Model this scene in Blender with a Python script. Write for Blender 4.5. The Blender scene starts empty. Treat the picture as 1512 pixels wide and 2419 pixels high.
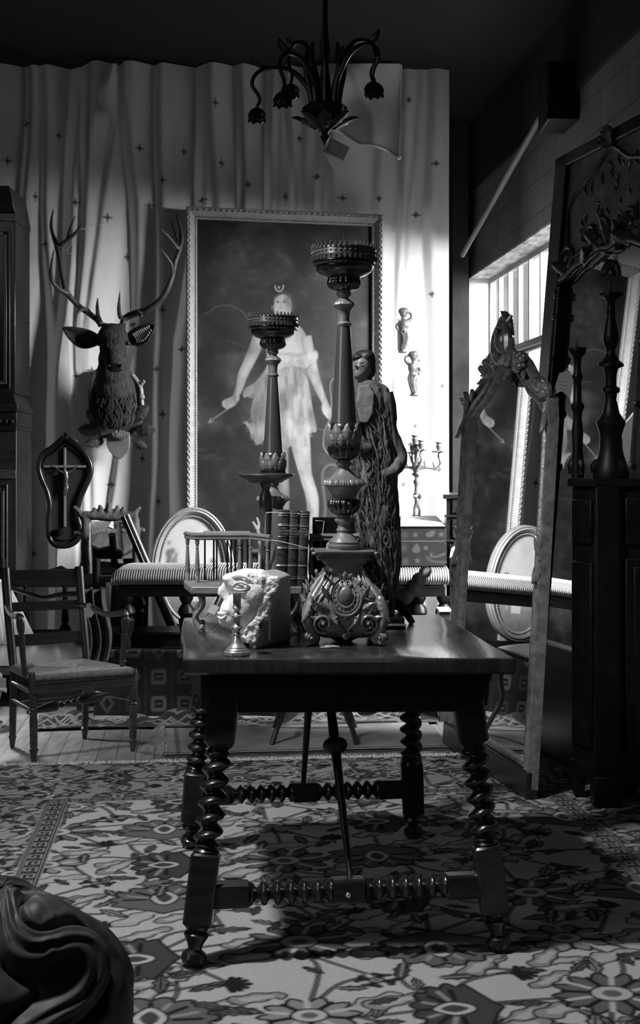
import bpy, bmesh, math, random
import numpy as np
from mathutils import Vector, Matrix
random.seed(7); rng = np.random.default_rng(7)
sc = bpy.context.scene
C = sc.collection
PI = math.pi
F = 3000.0            # focal length in pixels of the 1512x2419 frame
CX, CY = 756.0, 1100.0
HC = 1.30             # eye height
def zz(py, Y): return HC - (py - CY) / F * Y
def xx(px, Y): return (px - CX) / F * Y
def at(px, py, Y): return Vector((xx(px, Y), Y, zz(py, Y)))

# ------------------------------------------------------------------ camera, world, lights
cam = bpy.data.cameras.new('camera'); co = bpy.data.objects.new('camera', cam); C.objects.link(co)
co.location = (0, 0, HC); co.rotation_euler = (PI/2, 0, 0)
cam.sensor_fit = 'VERTICAL'; cam.sensor_height = 36.0; cam.sensor_width = 36.0
cam.lens = 36.0 * F / 2419.0
cam.shift_y = -(1209.5 - CY) / 2419.0
cam.clip_start = 0.05; cam.clip_end = 60
sc.camera = co
sc.view_settings.view_transform = 'Standard'; sc.view_settings.look = 'None'
sc.view_settings.exposure = 0.0; sc.view_settings.gamma = 1.0
sc.view_settings.use_curve_mapping = False
w = bpy.data.worlds.new('world'); sc.world = w; w.use_nodes = True
w.node_tree.nodes['Background'].inputs[0].default_value = (1, 1, 1, 1)
w.node_tree.nodes['Background'].inputs[1].default_value = 5.0
_n = w.node_tree; _t = _n.nodes.new('ShaderNodeTexCoord'); _s = _n.nodes.new('ShaderNodeSeparateXYZ'); _r = _n.nodes.new('ShaderNodeMapRange')
_r.inputs['From Min'].default_value = -.10; _r.inputs['From Max'].default_value = -.04; _r.inputs['To Min'].default_value = .08; _r.inputs['To Max'].default_value = 1.0   # dim ground below a bright overcast sky
_n.links.new(_t.outputs['Generated'], _s.inputs[0]); _n.links.new(_s.outputs['Z'], _r.inputs['Value']); _n.links.new(_r.outputs[0], _n.nodes['Background'].inputs[0])
def aim(o, target):
    o.rotation_euler = (Vector(target) - Vector(o.location)).to_track_quat('-Z', 'Y').to_euler()
def area(name, loc, target, sx, sy, power):
    l = bpy.data.lights.new(name, 'AREA'); l.shape = 'RECTANGLE'; l.size = sx; l.size_y = sy; l.energy = power
    o = bpy.data.objects.new(name, l); C.objects.link(o); o.location = loc; aim(o, target); return o
area('daylight_outside_window', (3.0, 5.35, 3.15), (-0.3, 7.7, 1.2), 1.5, 1.7, 2200)
area('daylight_behind_curtain_edge', (2.7, 9.0, 2.5), (0.5, 8.3, 1.4), 1.2, 1.5, 150)
def spot(name, loc, target, power, angle, rad, blend=0.5):
    l = bpy.data.lights.new(name, 'SPOT'); l.energy = power; l.spot_size = angle; l.spot_blend = blend; l.shadow_soft_size = rad
    o = bpy.data.objects.new(name, l); C.objects.link(o); o.location = loc; aim(o, target); return o
spot('ceiling_lamp_over_table', (-1.25, 2.85, 3.45), (0.0, 3.5, 0.3), 450, 1.58, 0.10, 0.9)
area('fill_light_left', (-2.9, 3.6, 3.3), (-0.4, 7.5, 0.9), 1.2, 1.2, 3)  # added weak fill from upper left; the ceiling has no skylight
area('fill_light_front_left', (-3.2, 0.9, 2.7), (0.1, 3.7, 0.95), 1.1, 1.1, 3).data.spread = math.radians(62)  # added soft fill for the upright faces; no window is built here

# ------------------------------------------------------------------ materials
MATS = {}
def mat(name, v=0.1, rough=0.5, metal=0.0, noise=0.0, nscale=20.0, bump=0.0, bscale=40.0, stretch=(1,1,1), attr=None, spec=0.5, coat=0.0, wave=None, sheen=0.0, trans=0.0):
    if name in MATS: return MATS[name]
    m = bpy.data.materials.new(name); m.use_nodes = True; nt = m.node_tree; N = nt.nodes; L = nt.links
    b = N['Principled BSDF']
    b.inputs['Roughness'].default_value = rough; b.inputs['Metallic'].default_value = metal
    b.inputs['Specular IOR Level'].default_value = spec
    b.inputs['Coat Weight'].default_value = coat; b.inputs['Coat Roughness'].default_value = 0.15
    if trans: b.inputs['Transmission Weight'].default_value = trans
    tc = N.new('ShaderNodeTexCoord'); mp = N.new('ShaderNodeMapping'); mp.inputs['Scale'].default_value = stretch
    L.new(tc.outputs['Object'], mp.inputs['Vector'])
    col = None
    if attr:
        a = N.new('ShaderNodeAttribute'); a.attribute_name = attr; col = a.outputs['Color']
    if noise > 0:
        n = N.new('ShaderNodeTexNoise'); n.inputs['Scale'].default_value = nscale; n.inputs['Detail'].default_value = 6
        L.new(mp.outputs[0], n.inputs['Vector'])
        r = N.new('ShaderNodeMapRange'); r.inputs['From Min'].default_value = 0.3; r.inputs['From Max'].default_value = 0.7
        r.inputs['To Min'].default_value = 1 - noise; r.inputs['To Max'].default_value = 1 + noise
        L.new(n.outputs['Fac'], r.inputs['Value'])
        mx = N.new('ShaderNodeMix'); mx.data_type = 'RGBA'; mx.blend_type = 'MULTIPLY'; mx.inputs[0].default_value = 1
        if col: L.new(col, mx.inputs[6])
        else: mx.inputs[6].default_value = (v, v, v, 1)
        L.new(r.outputs[0], mx.inputs[7]); col = mx.outputs[2]
    if col: L.new(col, b.inputs['Base Color'])
    else: b.inputs['Base Color'].default_value = (v, v, v, 1)
    if bump > 0:
        bp = N.new('ShaderNodeBump'); bp.inputs['Strength'].default_value = min(1.0, bump); bp.inputs['Distance'].default_value = 0.004 * max(1.0, bump)
        if wave:
            n2 = N.new('ShaderNodeTexWave'); n2.inputs['Scale'].default_value = wave[0]; n2.inputs['Distortion'].default_value = wave[1]; n2.inputs['Detail'].default_value = 2
            n2.bands_direction = wave[2]; out = n2.outputs['Fac']
        else:
            n2 = N.new('ShaderNodeTexNoise'); n2.inputs['Scale'].default_value = bscale; n2.inputs['Detail'].default_value = 5; out = n2.outputs['Fac']
        L.new(mp.outputs[0], n2.inputs['Vector']); L.new(out, bp.inputs['Height']); L.new(bp.outputs[0], b.inputs['Normal'])
    MATS[name] = m; return m
M_floor = mat('floorboards', 0.17, 0.45, noise=0.35, nscale=6, stretch=(6, 1, 1), bump=0.2, bscale=30)
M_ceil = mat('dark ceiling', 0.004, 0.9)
M_block = mat('painted block wall', 0.20, 0.8, noise=0.12, nscale=5, bump=0.6, bscale=35)
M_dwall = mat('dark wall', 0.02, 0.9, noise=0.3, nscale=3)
M_white = mat('white paint', 0.75, 0.6, noise=0.1, nscale=12)
M_curtain = mat('curtain cloth', 0.6, 0.9, attr='Col', bump=0.15, bscale=300, spec=0.1)
nt = M_curtain.node_tree; tl = nt.nodes.new('ShaderNodeBsdfTranslucent'); ms = nt.nodes.new('ShaderNodeMixShader'); ms.inputs[0].default_value = .25
an = nt.nodes.new('ShaderNodeAttribute'); an.attribute_name = 'Col'; nt.links.new(an.outputs['Color'], tl.inputs[0])
nt.links.new(nt.nodes['Principled BSDF'].outputs[0], ms.inputs[1]); nt.links.new(tl.outputs[0], ms.inputs[2]); nt.links.new(ms.outputs[0], nt.nodes['Material Output'].inputs[0])
M_canvas = mat('oil painting', 0.3, 0.55, attr='Col', bump=0.1, bscale=150, spec=0.3)
M_rug = mat('rug pile', 0.3, 0.95, attr='Col', noise=0.18, nscale=400, bump=0.8, bscale=500, spec=0.05)
M_gilt = mat('pale gilt frame', 0.22, 0.45, noise=0.15, nscale=25, bump=0.25, bscale=90)
M_dkgilt = mat('dark gilt', 0.32, 0.30, metal=0.5, noise=0.4, nscale=30, bump=0.4, bscale=80)
M_bronze = mat('dark polished bronze', 0.10, 0.22, metal=0.85, noise=0.3, nscale=20, bump=0.1, bscale=60)
M_bronze2 = mat('carved pedestal', 0.21, 0.34, metal=0.3, noise=0.25, nscale=18, bump=0.3, bscale=70)
M_brass = mat('polished brass', 0.66, 0.26, metal=.8, noise=0.08, nscale=10)
M_wood = mat('dark oak', 0.011, 0.28, noise=0.5, nscale=14, stretch=(1, 1, 6), bump=0.15, bscale=30, coat=0.3)
M_black = mat('near black wood', 0.004, 0.45, noise=0.5, nscale=14, bump=0.15, bscale=30, spec=0.22)
M_top = mat('worn table top', 0.028, 0.26, noise=0.45, nscale=7, stretch=(6, 1, 1), bump=0.25, bscale=18, coat=0.4)
M_midwood = mat('brown wood', 0.048, 0.35, noise=0.4, nscale=20, stretch=(1, 1, 5), bump=0.15, bscale=40, coat=0.2)
M_ltwood = mat('light wood', 0.20, 0.38, noise=0.3, nscale=20, stretch=(1, 1, 5), bump=0.1, bscale=40)
M_stone = mat('carved stone', 0.80, 0.92, noise=0.2, nscale=22, bump=0.9, bscale=60, spec=0.2)
M_stonerough = mat('broken stone', 0.72, 0.95, noise=0.3, nscale=40, bump=3.0, bscale=55, spec=0.1)
M_fur = mat('deer fur', 0.032, 0.8, noise=0.6, nscale=40, stretch=(3, 3, .6), bump=2.5, bscale=28, spec=0.2)
M_antler = mat('antler', 0.045, 0.5, noise=0.4, nscale=25, bump=0.5, bscale=60)
M_iron = mat('black iron', 0.012, 0.45, metal=0.3)
M_paper = mat('paper tag', 0.72, 0.8, noise=0.06, nscale=15)
M_ink = mat('ink', 0.03, 0.8)
M_string = mat('string', 0.6, 0.9)
M_leather = mat('book leather', 0.045, 0.42, noise=0.4, nscale=30, bump=0.3, bscale=80)
M_leather2 = mat('worn book board', 0.12, 0.6, noise=0.4, nscale=14, bump=0.2, bscale=60)
M_goldleaf = mat('gold tooling', 0.42, 0.4, metal=0.5)
M_page = mat('page edges', 0.35, 0.9, noise=0.2, nscale=80)
M_shade = mat('pleated lampshade', 0.85, 0.8)
M_rush = mat('rush seat', 0.30, 0.6, noise=0.3, nscale=60, bump=1.0, wave=(60, 1.0, 'X'))
M_dcloth = mat('dark cloth', 0.05, 0.9, noise=0.5, nscale=18, bump=0.5, bscale=60)
M_drape = mat('matted drapery', 0.10, 0.9, noise=0.75, nscale=16, stretch=(3.5, 3.5, 1), bump=1.2, bscale=30)
M_skin = mat('painted face', 0.17, 0.45, noise=0.2, nscale=20)
M_hair = mat('painted hair', 0.02, 0.5)
M_silver = mat('silvered metal', 0.16, 0.3, metal=0.6, noise=0.35, nscale=50, bump=0.4, bscale=120)
M_carve = mat('carved dark wood', 0.035, 0.6, noise=0.3, nscale=9, bump=.5, wave=(6, 5, 'DIAGONAL'))
M_mirror = mat('mirror glass', 0.80, 0.015, metal=1.0)
M_olive = mat('carved gilt petals', 0.60, 0.45, noise=0.25, nscale=25, bump=0.3, bscale=60)
M_attr = mat('patterned cloth', 0.2, 0.9, attr='Col', bump=0.5, bscale=200, spec=0.1)
M_attrw = mat('painted surface', 0.2, 0.5, attr='Col')
M_rustic = mat('rustic wood', 0.06, 0.75, noise=0.5, nscale=22, bump=1.2, bscale=45)

# ------------------------------------------------------------------ object helpers
WM = {}
def thing(name, label, cat, loc=(0, 0, 0), group=None, rz=0.0):
    o = bpy.data.objects.new(name, None); C.objects.link(o)
    o.empty_display_size = 0.1
    o.location = loc; o.rotation_euler = (0, 0, rz); o['label'] = label; o['category'] = cat
    if group: o['group'] = group
    WM[o.name] = Matrix.Translation(Vector(loc)) @ Matrix.Rotation(rz, 4, 'Z')
    return o
def tag(o, label, cat, group=None):
    o['label'] = label; o['category'] = cat
    if group: o['group'] = group
    return o
class MB:
    def __init__(s, xf=None): s.v = []; s.f = []; s.xf = xf
    def add(s, vs, fs):
        n = len(s.v)
        if s.xf is not None: vs = [s.xf @ Vector(v) for v in vs]
        s.v.extend([tuple(v) for v in vs]); s.f.extend([tuple(n + i for i in f) for f in fs])
        return s
    def box(s, x0, x1, y0, y1, z0, z1, m=None):
        vs = [Vector((x, y, z)) for z in (z0, z1) for y in (y0, y1) for x in (x0, x1)]
        if m is not None: vs = [m @ v for v in vs]
        return s.add(vs, [(0,2,3,1),(4,5,7,6),(0,1,5,4),(2,6,7,3),(0,4,6,2),(1,3,7,5)])
    def hexa(s, b, t):  # bottom quad and top quad (ccw)
        return s.add(list(b) + list(t), [(3,2,1,0),(4,5,6,7),(0,1,5,4),(1,2,6,5),(2,3,7,6),(3,0,4,7)])
    def lathe(s, prof, c=(0,0,0), seg=28, mod=None, m=None, capb=True, capt=True):
        vs = []; fs = []; k = len(prof)
        for i, (r, z) in enumerate(prof):
            for j in range(seg):
                a = 2*PI*j/seg; rr = r*(mod(a, z, i) if mod else 1.0)
                v = Vector((rr*math.cos(a), rr*math.sin(a), z))
                if m is not None: v = m @ v
                vs.append(v + Vector(c))
        for i in range(k-1):
            for j in range(seg):
                q = (i*seg+j, i*seg+(j+1) % seg, (i+1)*seg+(j+1) % seg, (i+1)*seg+j)
                fs.append(q if prof[-1][1] > prof[0][1] else q[::-1])
        up = prof[-1][1] > prof[0][1]
        if capb: fs.append(tuple(range(seg))[::-1] if up else tuple(range(seg)))
        if capt: fs.append(tuple(range((k-1)*seg, k*seg)) if up else tuple(range((k-1)*seg, k*seg))[::-1])
        return s.add(vs, fs)
    def tube(s, pts, rad, seg=8, flat=1.0, closed=False):
        pts = [Vector(p) for p in pts]; n = len(pts)
        if not hasattr(rad, '__len__'): rad = [rad]*n
        if len(rad) != n: rad = list(np.interp(np.linspace(0, 1, n), np.linspace(0, 1, len(rad)), rad))
        T = []
        for i in range(n):
            if closed: t = pts[(i+1) % n] - pts[i-1]
            else: t = pts[min(i+1, n-1)] - pts[max(i-1, 0)]
            T.append(t.normalized() if t.length > 1e-9 else Vector((0,0,1)))
        u = T[0].orthogonal().normalized(); vs = []; fs = []
        for i in range(n):
            u = (u - T[i]*u.dot(T[i]))
            u = u.normalized() if u.length > 1e-6 else T[i].orthogonal().normalized()
            w_ = T[i].cross(u)
            for j in range(seg):
                a = 2*PI*j/seg
                vs.append(pts[i] + u*(rad[i]*math.cos(a)) + w_*(rad[i]*flat*math.sin(a)))
        for i in range(n if closed else n-1):
            k = (i+1) % n
            for j in range(seg):
                fs.append((i*seg+j, i*seg+(j+1) % seg, k*seg+(j+1) % seg, k*seg+j))
        if not closed:
            fs.append(tuple(range(seg))[::-1]); fs.append(tuple(range((n-1)*seg, n*seg)))
        return s.add(vs, fs)
    def ell(s, c, r, seg=16, rings=10, m=None):
        if not hasattr(r, '__len__'): r = (r, r, r)
        vs = [Vector((0,0,-r[2]))]; 
        for i in range(1, rings):
            p = -PI/2 + PI*i/rings
            for j in range(seg):
                a = 2*PI*j/seg; vs.append(Vector((r[0]*math.cos(p)*math.cos(a), r[1]*math.cos(p)*math.sin(a), r[2]*math.sin(p))))
        vs.append(Vector((0,0,r[2]))); fs = []
        for j in range(seg): fs.append((0, 1+(j+1) % seg, 1+j))
        for i in range(rings-2):
            for j in range(seg):
                a = 1+i*seg; fs.append((a+j, a+(j+1) % seg, a+seg+(j+1) % seg, a+seg+j))
        l = len(vs)-1; a = 1+(rings-2)*seg
        for j in range(seg): fs.append((a+j, a+(j+1) % seg, l))
        if m is not None: vs = [m @ v for v in vs]
        return s.add([v + Vector(c) for v in vs], fs)
    def prism(s, poly, o, u, v, n):   # poly in (u,v) from origin o, thickness vector n
        o, u, v, n = Vector(o), Vector(u), Vector(v), Vector(n); k = len(poly)
        a = [o + u*p[0] + v*p[1] for p in poly]; b = [p + n for p in a]
        return s.add(a + b, [tuple(range(k))[::-1], tuple(range(k, 2*k))] + [(i, (i+1) % k, k+(i+1) % k, k+i) for i in range(k)])
    def sweep(s, path, prof, frames, closed=False):
        # path points, frames = list of (a,b) unit vectors; prof = [(pa,pb)]
        n = len(path); k = len(prof); vs = []; fs = []
        for i in range(n):
            A, B = frames[i]
            for (p, q) in prof: vs.append(Vector(path[i]) + Vector(A)*p + Vector(B)*q)
        for i in range(n if closed else n-1):
            ii = (i+1) % n
            for j in range(k): fs.append((i*k+j, i*k+(j+1) % k, ii*k+(j+1) % k, ii*k+j))
        if not closed: fs.append(tuple(range(k))); fs.append(tuple(range((n-1)*k, n*k)))
        return s.add(vs, fs)
    def build(s, name, m, parent=None, smooth=True, ang=0.7, remesh=0, sm=0, bevel=0, disp=0, dscale=0.05, sub=0):
        vs = s.v
        if parent is not None:
            iv = WM[parent.name].inverted(); vs = [iv @ Vector(v) for v in vs]
        me = bpy.data.meshes.new(name); me.from_pydata([tuple(v) for v in vs], [], s.f); me.update()
        bm = bmesh.new(); bm.from_mesh(me); bmesh.ops.recalc_face_normals(bm, faces=bm.faces); bm.to_mesh(me); bm.free()
        me.materials.append(m)
        o = bpy.data.objects.new(name, me); C.objects.link(o)
        if parent is not None: o.parent = parent; WM[o.name] = WM[parent.name]
        else: WM[o.name] = Matrix.Identity(4)
        if smooth:
            me.shade_smooth()
            if not remesh: me.set_sharp_from_angle(angle=ang)
        if remesh:
            r = o.modifiers.new('r', 'REMESH'); r.mode = 'VOXEL'; r.voxel_size = remesh; r.use_smooth_shade = True
            if sm: q = o.modifiers.new('s', 'SMOOTH'); q.iterations = sm; q.factor = 0.6
        if bevel:
            b = o.modifiers.new('b', 'BEVEL'); b.width = bevel; b.segments = 2; b.limit_method = 'ANGLE'
        if sub:
            b = o.modifiers.new('u', 'SUBSURF'); b.levels = sub; b.render_levels = sub
        if disp:
            t = bpy.data.textures.new(name + '_d', 'CLOUDS'); t.noise_scale = dscale; t.noise_depth = 3
            d = o.modifiers.new('d', 'DISPLACE'); d.texture = t; d.strength = disp; d.mid_level = 0.5; d.texture_coords = 'LOCAL'
        return o
def root_mesh(o, c):
    """give a one-mesh thing an origin at c without moving it"""
    c = Vector(c)
    o.data.transform(Matrix.Translation(-c)); o.location = c; WM[o.name] = Matrix.Translation(c)
    return o
def dup(o, dloc=None, label=None, group=None, parent=None):
    kids = [k for k in bpy.data.objects if k.parent == o]
    r = o.copy(); C.objects.link(r)
    if dloc is not None: r.location = dloc
    if parent is not None: r.parent = parent
    if label: r['label'] = label
    if group: r['group'] = group
    for k in kids: dup(k, parent=r)
    return r
def structure(o): o['kind'] = 'structure'; return o

def smoothpath(pts, n=8, closed=False):
    """Catmull-Rom through points"""
    P = [Vector(p) for p in pts]; out = []
    N = len(P)
    for i in range(N if closed else N-1):
        p0 = P[(i-1) % N] if (closed or i > 0) else P[0]; p1 = P[i]; p2 = P[(i+1) % N]
        p3 = P[(i+2) % N] if (closed or i+2 < N) else P[-1]
        for k in range(n):
            t = k/n
            out.append(0.5*((2*p1) + (p2-p0)*t + (2*p0-5*p1+4*p2-p3)*t*t + (3*p1-p0-3*p2+p3)*t**3))
    if not closed: out.append(P[-1])
    return out
def spiral(c, u, v, r0, r1, a0, turns, n=26):
    c, u, v = Vector(c), Vector(u), Vector(v); out = []
    for i in range(n+1):
        t = i/n; r = r0*(r1/r0)**t; a = a0 + turns*2*PI*t
        out.append(c + u*(r*math.cos(a)) + v*(r*math.sin(a)))
    return out
def leaf(mb, base, d, side, nrm, L, W, curl=0.3, lobes=5, th=0.15):
    """a carved acanthus leaf: a curled lobed strip with thickness"""
    base, d, side, nrm = Vector(base), Vector(d).normalized(), Vector(side).normalized(), Vector(nrm).normalized()
    n = 14; rows = []
    for i in range(n+1):
        t = i/n
        w_ = W*0.5*math.sin(PI*min(1, (0.12+0.88*t)))**0.7*(0.72+0.28*abs(math.sin(t*lobes*PI)))
        h = curl*L*(t**2.5) + 0.10*L*math.sin(PI*t)
        c = base + d*(L*(t - 0.25*curl*t**3)) + nrm*h
        rows.append([c - side*w_ - nrm*(0.10*W), c - side*w_*0.5 + nrm*0.03*W, c + nrm*0.12*W*(1-t*.5), c + side*w_*0.5 + nrm*0.03*W, c + side*w_ - nrm*(0.10*W)])
    vs = [p for r in rows for p in r]; m_ = len(vs)
    vs2 = [p - nrm*(th*W) for p in vs]; fs = []
    for i in range(n):
        for j in range(4):
            a = i*5+j; fs.append((a, a+1, a+6, a+5)); fs.append((m_+a+5, m_+a+6, m_+a+1, m_+a))
        fs.append((i*5, (i+1)*5, m_+(i+1)*5, m_+i*5)); fs.append((i*5+4, m_+i*5+4, m_+(i+1)*5+4, (i+1)*5+4))
    fs.append((0, m_, m_+1, 1)); fs.append((1, m_+1, m_+2, 2)); fs.append((2, m_+2, m_+3, 3)); fs.append((3, m_+3, m_+4, 4))
    for j in range(4): fs.append((n*5+j, n*5+j+1, m_+n*5+j+1, m_+n*5+j))
    mb.add(vs + vs2, fs)

# ------------------------------------------------------------------ raster painting in numpy (vertex colours for painted surfaces)
def vnoise(shape, cell, seed=0, octs=4):
    r = np.random.default_rng(seed); H, W = shape; out = np.zeros(shape); amp = 1; tot = 0
    cy, cx = (cell if hasattr(cell, '__len__') else (cell, cell))
    for o in range(octs):
        gy, gx = max(2, int(H/cy)+2), max(2, int(W/cx)+2); g = r.random((gy+1, gx+1))
        y = np.linspace(0, gy-1.001, H); x = np.linspace(0, gx-1.001, W)
        yi = y.astype(int); xi = x.astype(int); fy = (y-yi)[:, None]; fx = (x-xi)[None, :]
        fy = fy*fy*(3-2*fy); fx = fx*fx*(3-2*fx)
        a = g[yi][:, xi]; b = g[yi][:, xi+1]; c = g[yi+1][:, xi]; d = g[yi+1][:, xi+1]
        out += amp*((a*(1-fx)+b*fx)*(1-fy)+(c*(1-fx)+d*fx)*fy); tot += amp; amp *= .5; cy = max(1, cy/2); cx = max(1, cx/2)
    return out/tot
class Ras:
    def __init__(s, x0, x1, y0, y1, step, base=0.3):
        s.x0, s.y0 = x0, y0; s.nx = int(round((x1-x0)/step))+1; s.ny = int(round((y1-y0)/step))+1
        s.sx = (x1-x0)/(s.nx-1); s.sy = (y1-y0)/(s.ny-1)
        s.a = np.full((s.ny, s.nx), float(base)); s.X, s.Y = np.meshgrid(np.linspace(x0, x1, s.nx), np.linspace(y0, y1, s.ny))
    def win(s, xa, xb, ya, yb):
        i0 = max(0, int((xa-s.x0)/s.sx)-1); i1 = min(s.nx, int((xb-s.x0)/s.sx)+3)
        j0 = max(0, int((ya-s.y0)/s.sy)-1); j1 = min(s.ny, int((yb-s.y0)/s.sy)+3)
        return slice(j0, max(j0, j1)), slice(i0, max(i0, i1))
    def put(s, w, mask, val, al=1.0):
        m = mask*al; s.a[w] = s.a[w]*(1-m) + val*m
    def polymask(s, P, soft):
        P = np.array(P, float); w = s.win(P[:,0].min()-soft*2, P[:,0].max()+soft*2, P[:,1].min()-soft*2, P[:,1].max()+soft*2)
        X, Y = s.X[w], s.Y[w]
        if X.size == 0: return w, X
        ins = np.zeros(X.shape, bool); dist = np.full(X.shape, 1e9); n = len(P)
        for i in range(n):
            x1, y1 = P[i]; x2, y2 = P[(i+1) % n]
            if y1 != y2:
                c = ((y1 > Y) != (y2 > Y)) & (X < (x2-x1)*(Y-y1)/(y2-y1)+x1); ins ^= c
            dx, dy = x2-x1, y2-y1; L2 = dx*dx+dy*dy+1e-12
            t = np.clip(((X-x1)*dx+(Y-y1)*dy)/L2, 0, 1); dist = np.minimum(dist, np.hypot(X-x1-t*dx, Y-y1-t*dy))
        sd = np.where(ins, dist, -dist); return w, np.clip(0.5+sd/soft, 0, 1)
    def poly(s, P, val, soft=1.0, al=1.0, smooth=True, outline=None, ow=1.5):
        if smooth: P = [(p[0], p[1]) for p in smoothpath([(q[0], q[1], 0) for q in P], 4, True)]
        w, m = s.polymask(P, soft)
        if m.size == 0: return
        s.put(w, m, val, al)
        if outline is not None: s.line(P + [P[0]], ow, outline, soft=soft)
        return w, m
    def line(s, P, width, val, soft=1.0, al=1.0, smooth=False):
        if smooth: P = [(p[0], p[1]) for p in smoothpath([(q[0], q[1], 0) for q in P], 5)]
        P = np.array(P, float); wd = width
        w = s.win(P[:,0].min()-wd*2, P[:,0].max()+wd*2, P[:,1].min()-wd*2, P[:,1].max()+wd*2); X, Y = s.X[w], s.Y[w]
        if X.size == 0: return
        dist = np.full(X.shape, 1e9)
        for i in range(len(P)-1):
            x1, y1 = P[i]; x2, y2 = P[i+1]; dx, dy = x2-x1, y2-y1; L2 = dx*dx+dy*dy+1e-12
            t = np.clip(((X-x1)*dx+(Y-y1)*dy)/L2, 0, 1); dist = np.minimum(dist, np.hypot(X-x1-t*dx, Y-y1-t*dy))
        s.put(w, np.clip(0.5+(wd/2-dist)/soft, 0, 1), val, al)
    def blob(s, cx, cy, rx, ry, val, al=1.0, ang=0.0, power=1.0):
        R = max(rx, ry)*2.2; w = s.win(cx-R, cx+R, cy-R, cy+R); X, Y = s.X[w]-cx, s.Y[w]-cy
        c, n = math.cos(ang), math.sin(ang); u = (X*c+Y*n)/rx; v = (-X*n+Y*c)/ry
        s.put(w, np.exp(-(u*u+v*v)*1.2)**power, val, al)
def grid_obj(name, P, colv, m, parent=None):
    """P (ny,nx,3) array of points, colv (ny,nx) luminance"""
    ny, nx = P.shape[:2]; vs = P.reshape(-1, 3).astype(np.float64)
    if parent is not None:
        iv = np.array(WM[parent.name].inverted()); vs = vs @ iv[:3,:3].T + iv[:3,3]
    idx = np.arange(ny*nx).reshape(ny, nx)
    q = np.stack([idx[:-1,:-1], idx[:-1,1:], idx[1:,1:], idx[1:,:-1]], -1).reshape(-1, 4)
    me = bpy.data.meshes.new(name); me.vertices.add(len(vs)); me.vertices.foreach_set('co', vs.ravel().astype(np.float32))
    me.loops.add(q.size); me.loops.foreach_set('vertex_index', q.ravel().astype(np.int32))
    me.polygons.add(len(q)); me.polygons.foreach_set('loop_start', np.arange(0, q.size, 4, dtype=np.int32))
    me.update(calc_edges=True); me.shade_smooth()
    if colv is not None:
        a = me.color_attributes.new('Col', 'FLOAT_COLOR', 'POINT'); c = np.clip(colv, 0, 1).ravel()
        cc = np.stack([c, c, c, np.ones_like(c)], -1).astype(np.float32); a.data.foreach_set('color', cc.ravel())
    me.materials.append(m); o = bpy.data.objects.new(name, me); C.objects.link(o)
    if parent is not None: o.parent = parent
    WM[o.name] = WM[parent.name] if parent is not None else Matrix.Identity(4)
    return o

# ------------------------------------------------------------------ the room (its depth axis runs 5.8 degrees left of the view)
TA = 0.1019
ED = Vector((-TA, 1, 0)).normalized(); EW = Vector((1, TA, 0)).normalized()
UP = Vector((0, 0, 1))
def xw(Y): return 1.10 + TA*(9.5 - Y)            # the window wall's inner face
ZC = 3.78
mb = MB(); mb.add([(-4.2,-2.5,-.02),(4.6,-2.5,-.02),(4.6,10.5,-.02),(-4.2,10.5,-.02),(-4.2,-2.5,0),(4.6,-2.5,0),(4.6,10.5,0),(-4.2,10.5,0)],
       [(0,3,2,1),(4,5,6,7),(0,1,5,4),(1,2,6,5),(2,3,7,6),(3,0,4,7)])
flo = structure(mb.build('floor', M_floor, smooth=False))
# plank joints in the floor material
nt = M_floor.node_tree; bk = nt.nodes.new('ShaderNodeTexBrick'); tcn = nt.nodes.new('ShaderNodeTexCoord')
mpn = nt.nodes.new('ShaderNodeMapping'); mpn.inputs['Rotation'].default_value = (0, 0, PI/2 - 0.10)
bk.inputs['Scale'].default_value = 1.0; bk.inputs['Brick Width'].default_value = 0.55; bk.inputs['Row Height'].default_value = 0.085
bk.inputs['Mortar Size'].default_value = 0.0025; bk.inputs['Color1'].default_value = (.85,.85,.85,1); bk.inputs['Color2'].default_value = (1.25,1.25,1.25,1); bk.inputs['Mortar'].default_value = (.35,.35,.35,1)
nt.links.new(tcn.outputs['Object'], mpn.inputs[0]); nt.links.new(mpn.outputs[0], bk.inputs[0])
b = nt.nodes['Principled BSDF']; src = b.inputs['Base Color'].links[0].from_socket
mx = nt.nodes.new('ShaderNodeMix'); mx.data_type = 'RGBA'; mx.blend_type = 'MULTIPLY'; mx.inputs[0].default_value = 1
nt.links.new(src, mx.inputs[6]); nt.links.new(bk.outputs[0], mx.inputs[7]); nt.links.new(mx.outputs[2], b.inputs['Base Color'])
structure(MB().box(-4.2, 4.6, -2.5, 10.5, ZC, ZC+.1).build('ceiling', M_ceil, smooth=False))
structure(MB().box(-4.3, -4.2, -2.5, 10.5, 0, ZC).build('wall_left', M_dwall, smooth=False))
structure(MB().box(-4.2, 4.6, -2.6, -2.5, 0, ZC).build('wall_front', M_dwall, smooth=False))
bl = Vector((xw(9.5), 9.5, 0))
def quadwall(p, q, t, z0, z1, mb):   # wall slab from p to q with thickness vector t
    p, q, t = Vector((p[0], p[1], 0)), Vector((q[0], q[1], 0)), Vector((t[0], t[1], 0))
    mb.hexa([p+UP*z0, q+UP*z0, q+t+UP*z0, p+t+UP*z0], [p+UP*z1, q+UP*z1, q+t+UP*z1, p+t+UP*z1]); return mb
structure(quadwall((-4.2, 9.5-TA*5.3), (1.6, 9.5+TA*.5), (0, .15), 0, ZC, MB()).build('wall_back', M_dwall, smooth=False))
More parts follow.
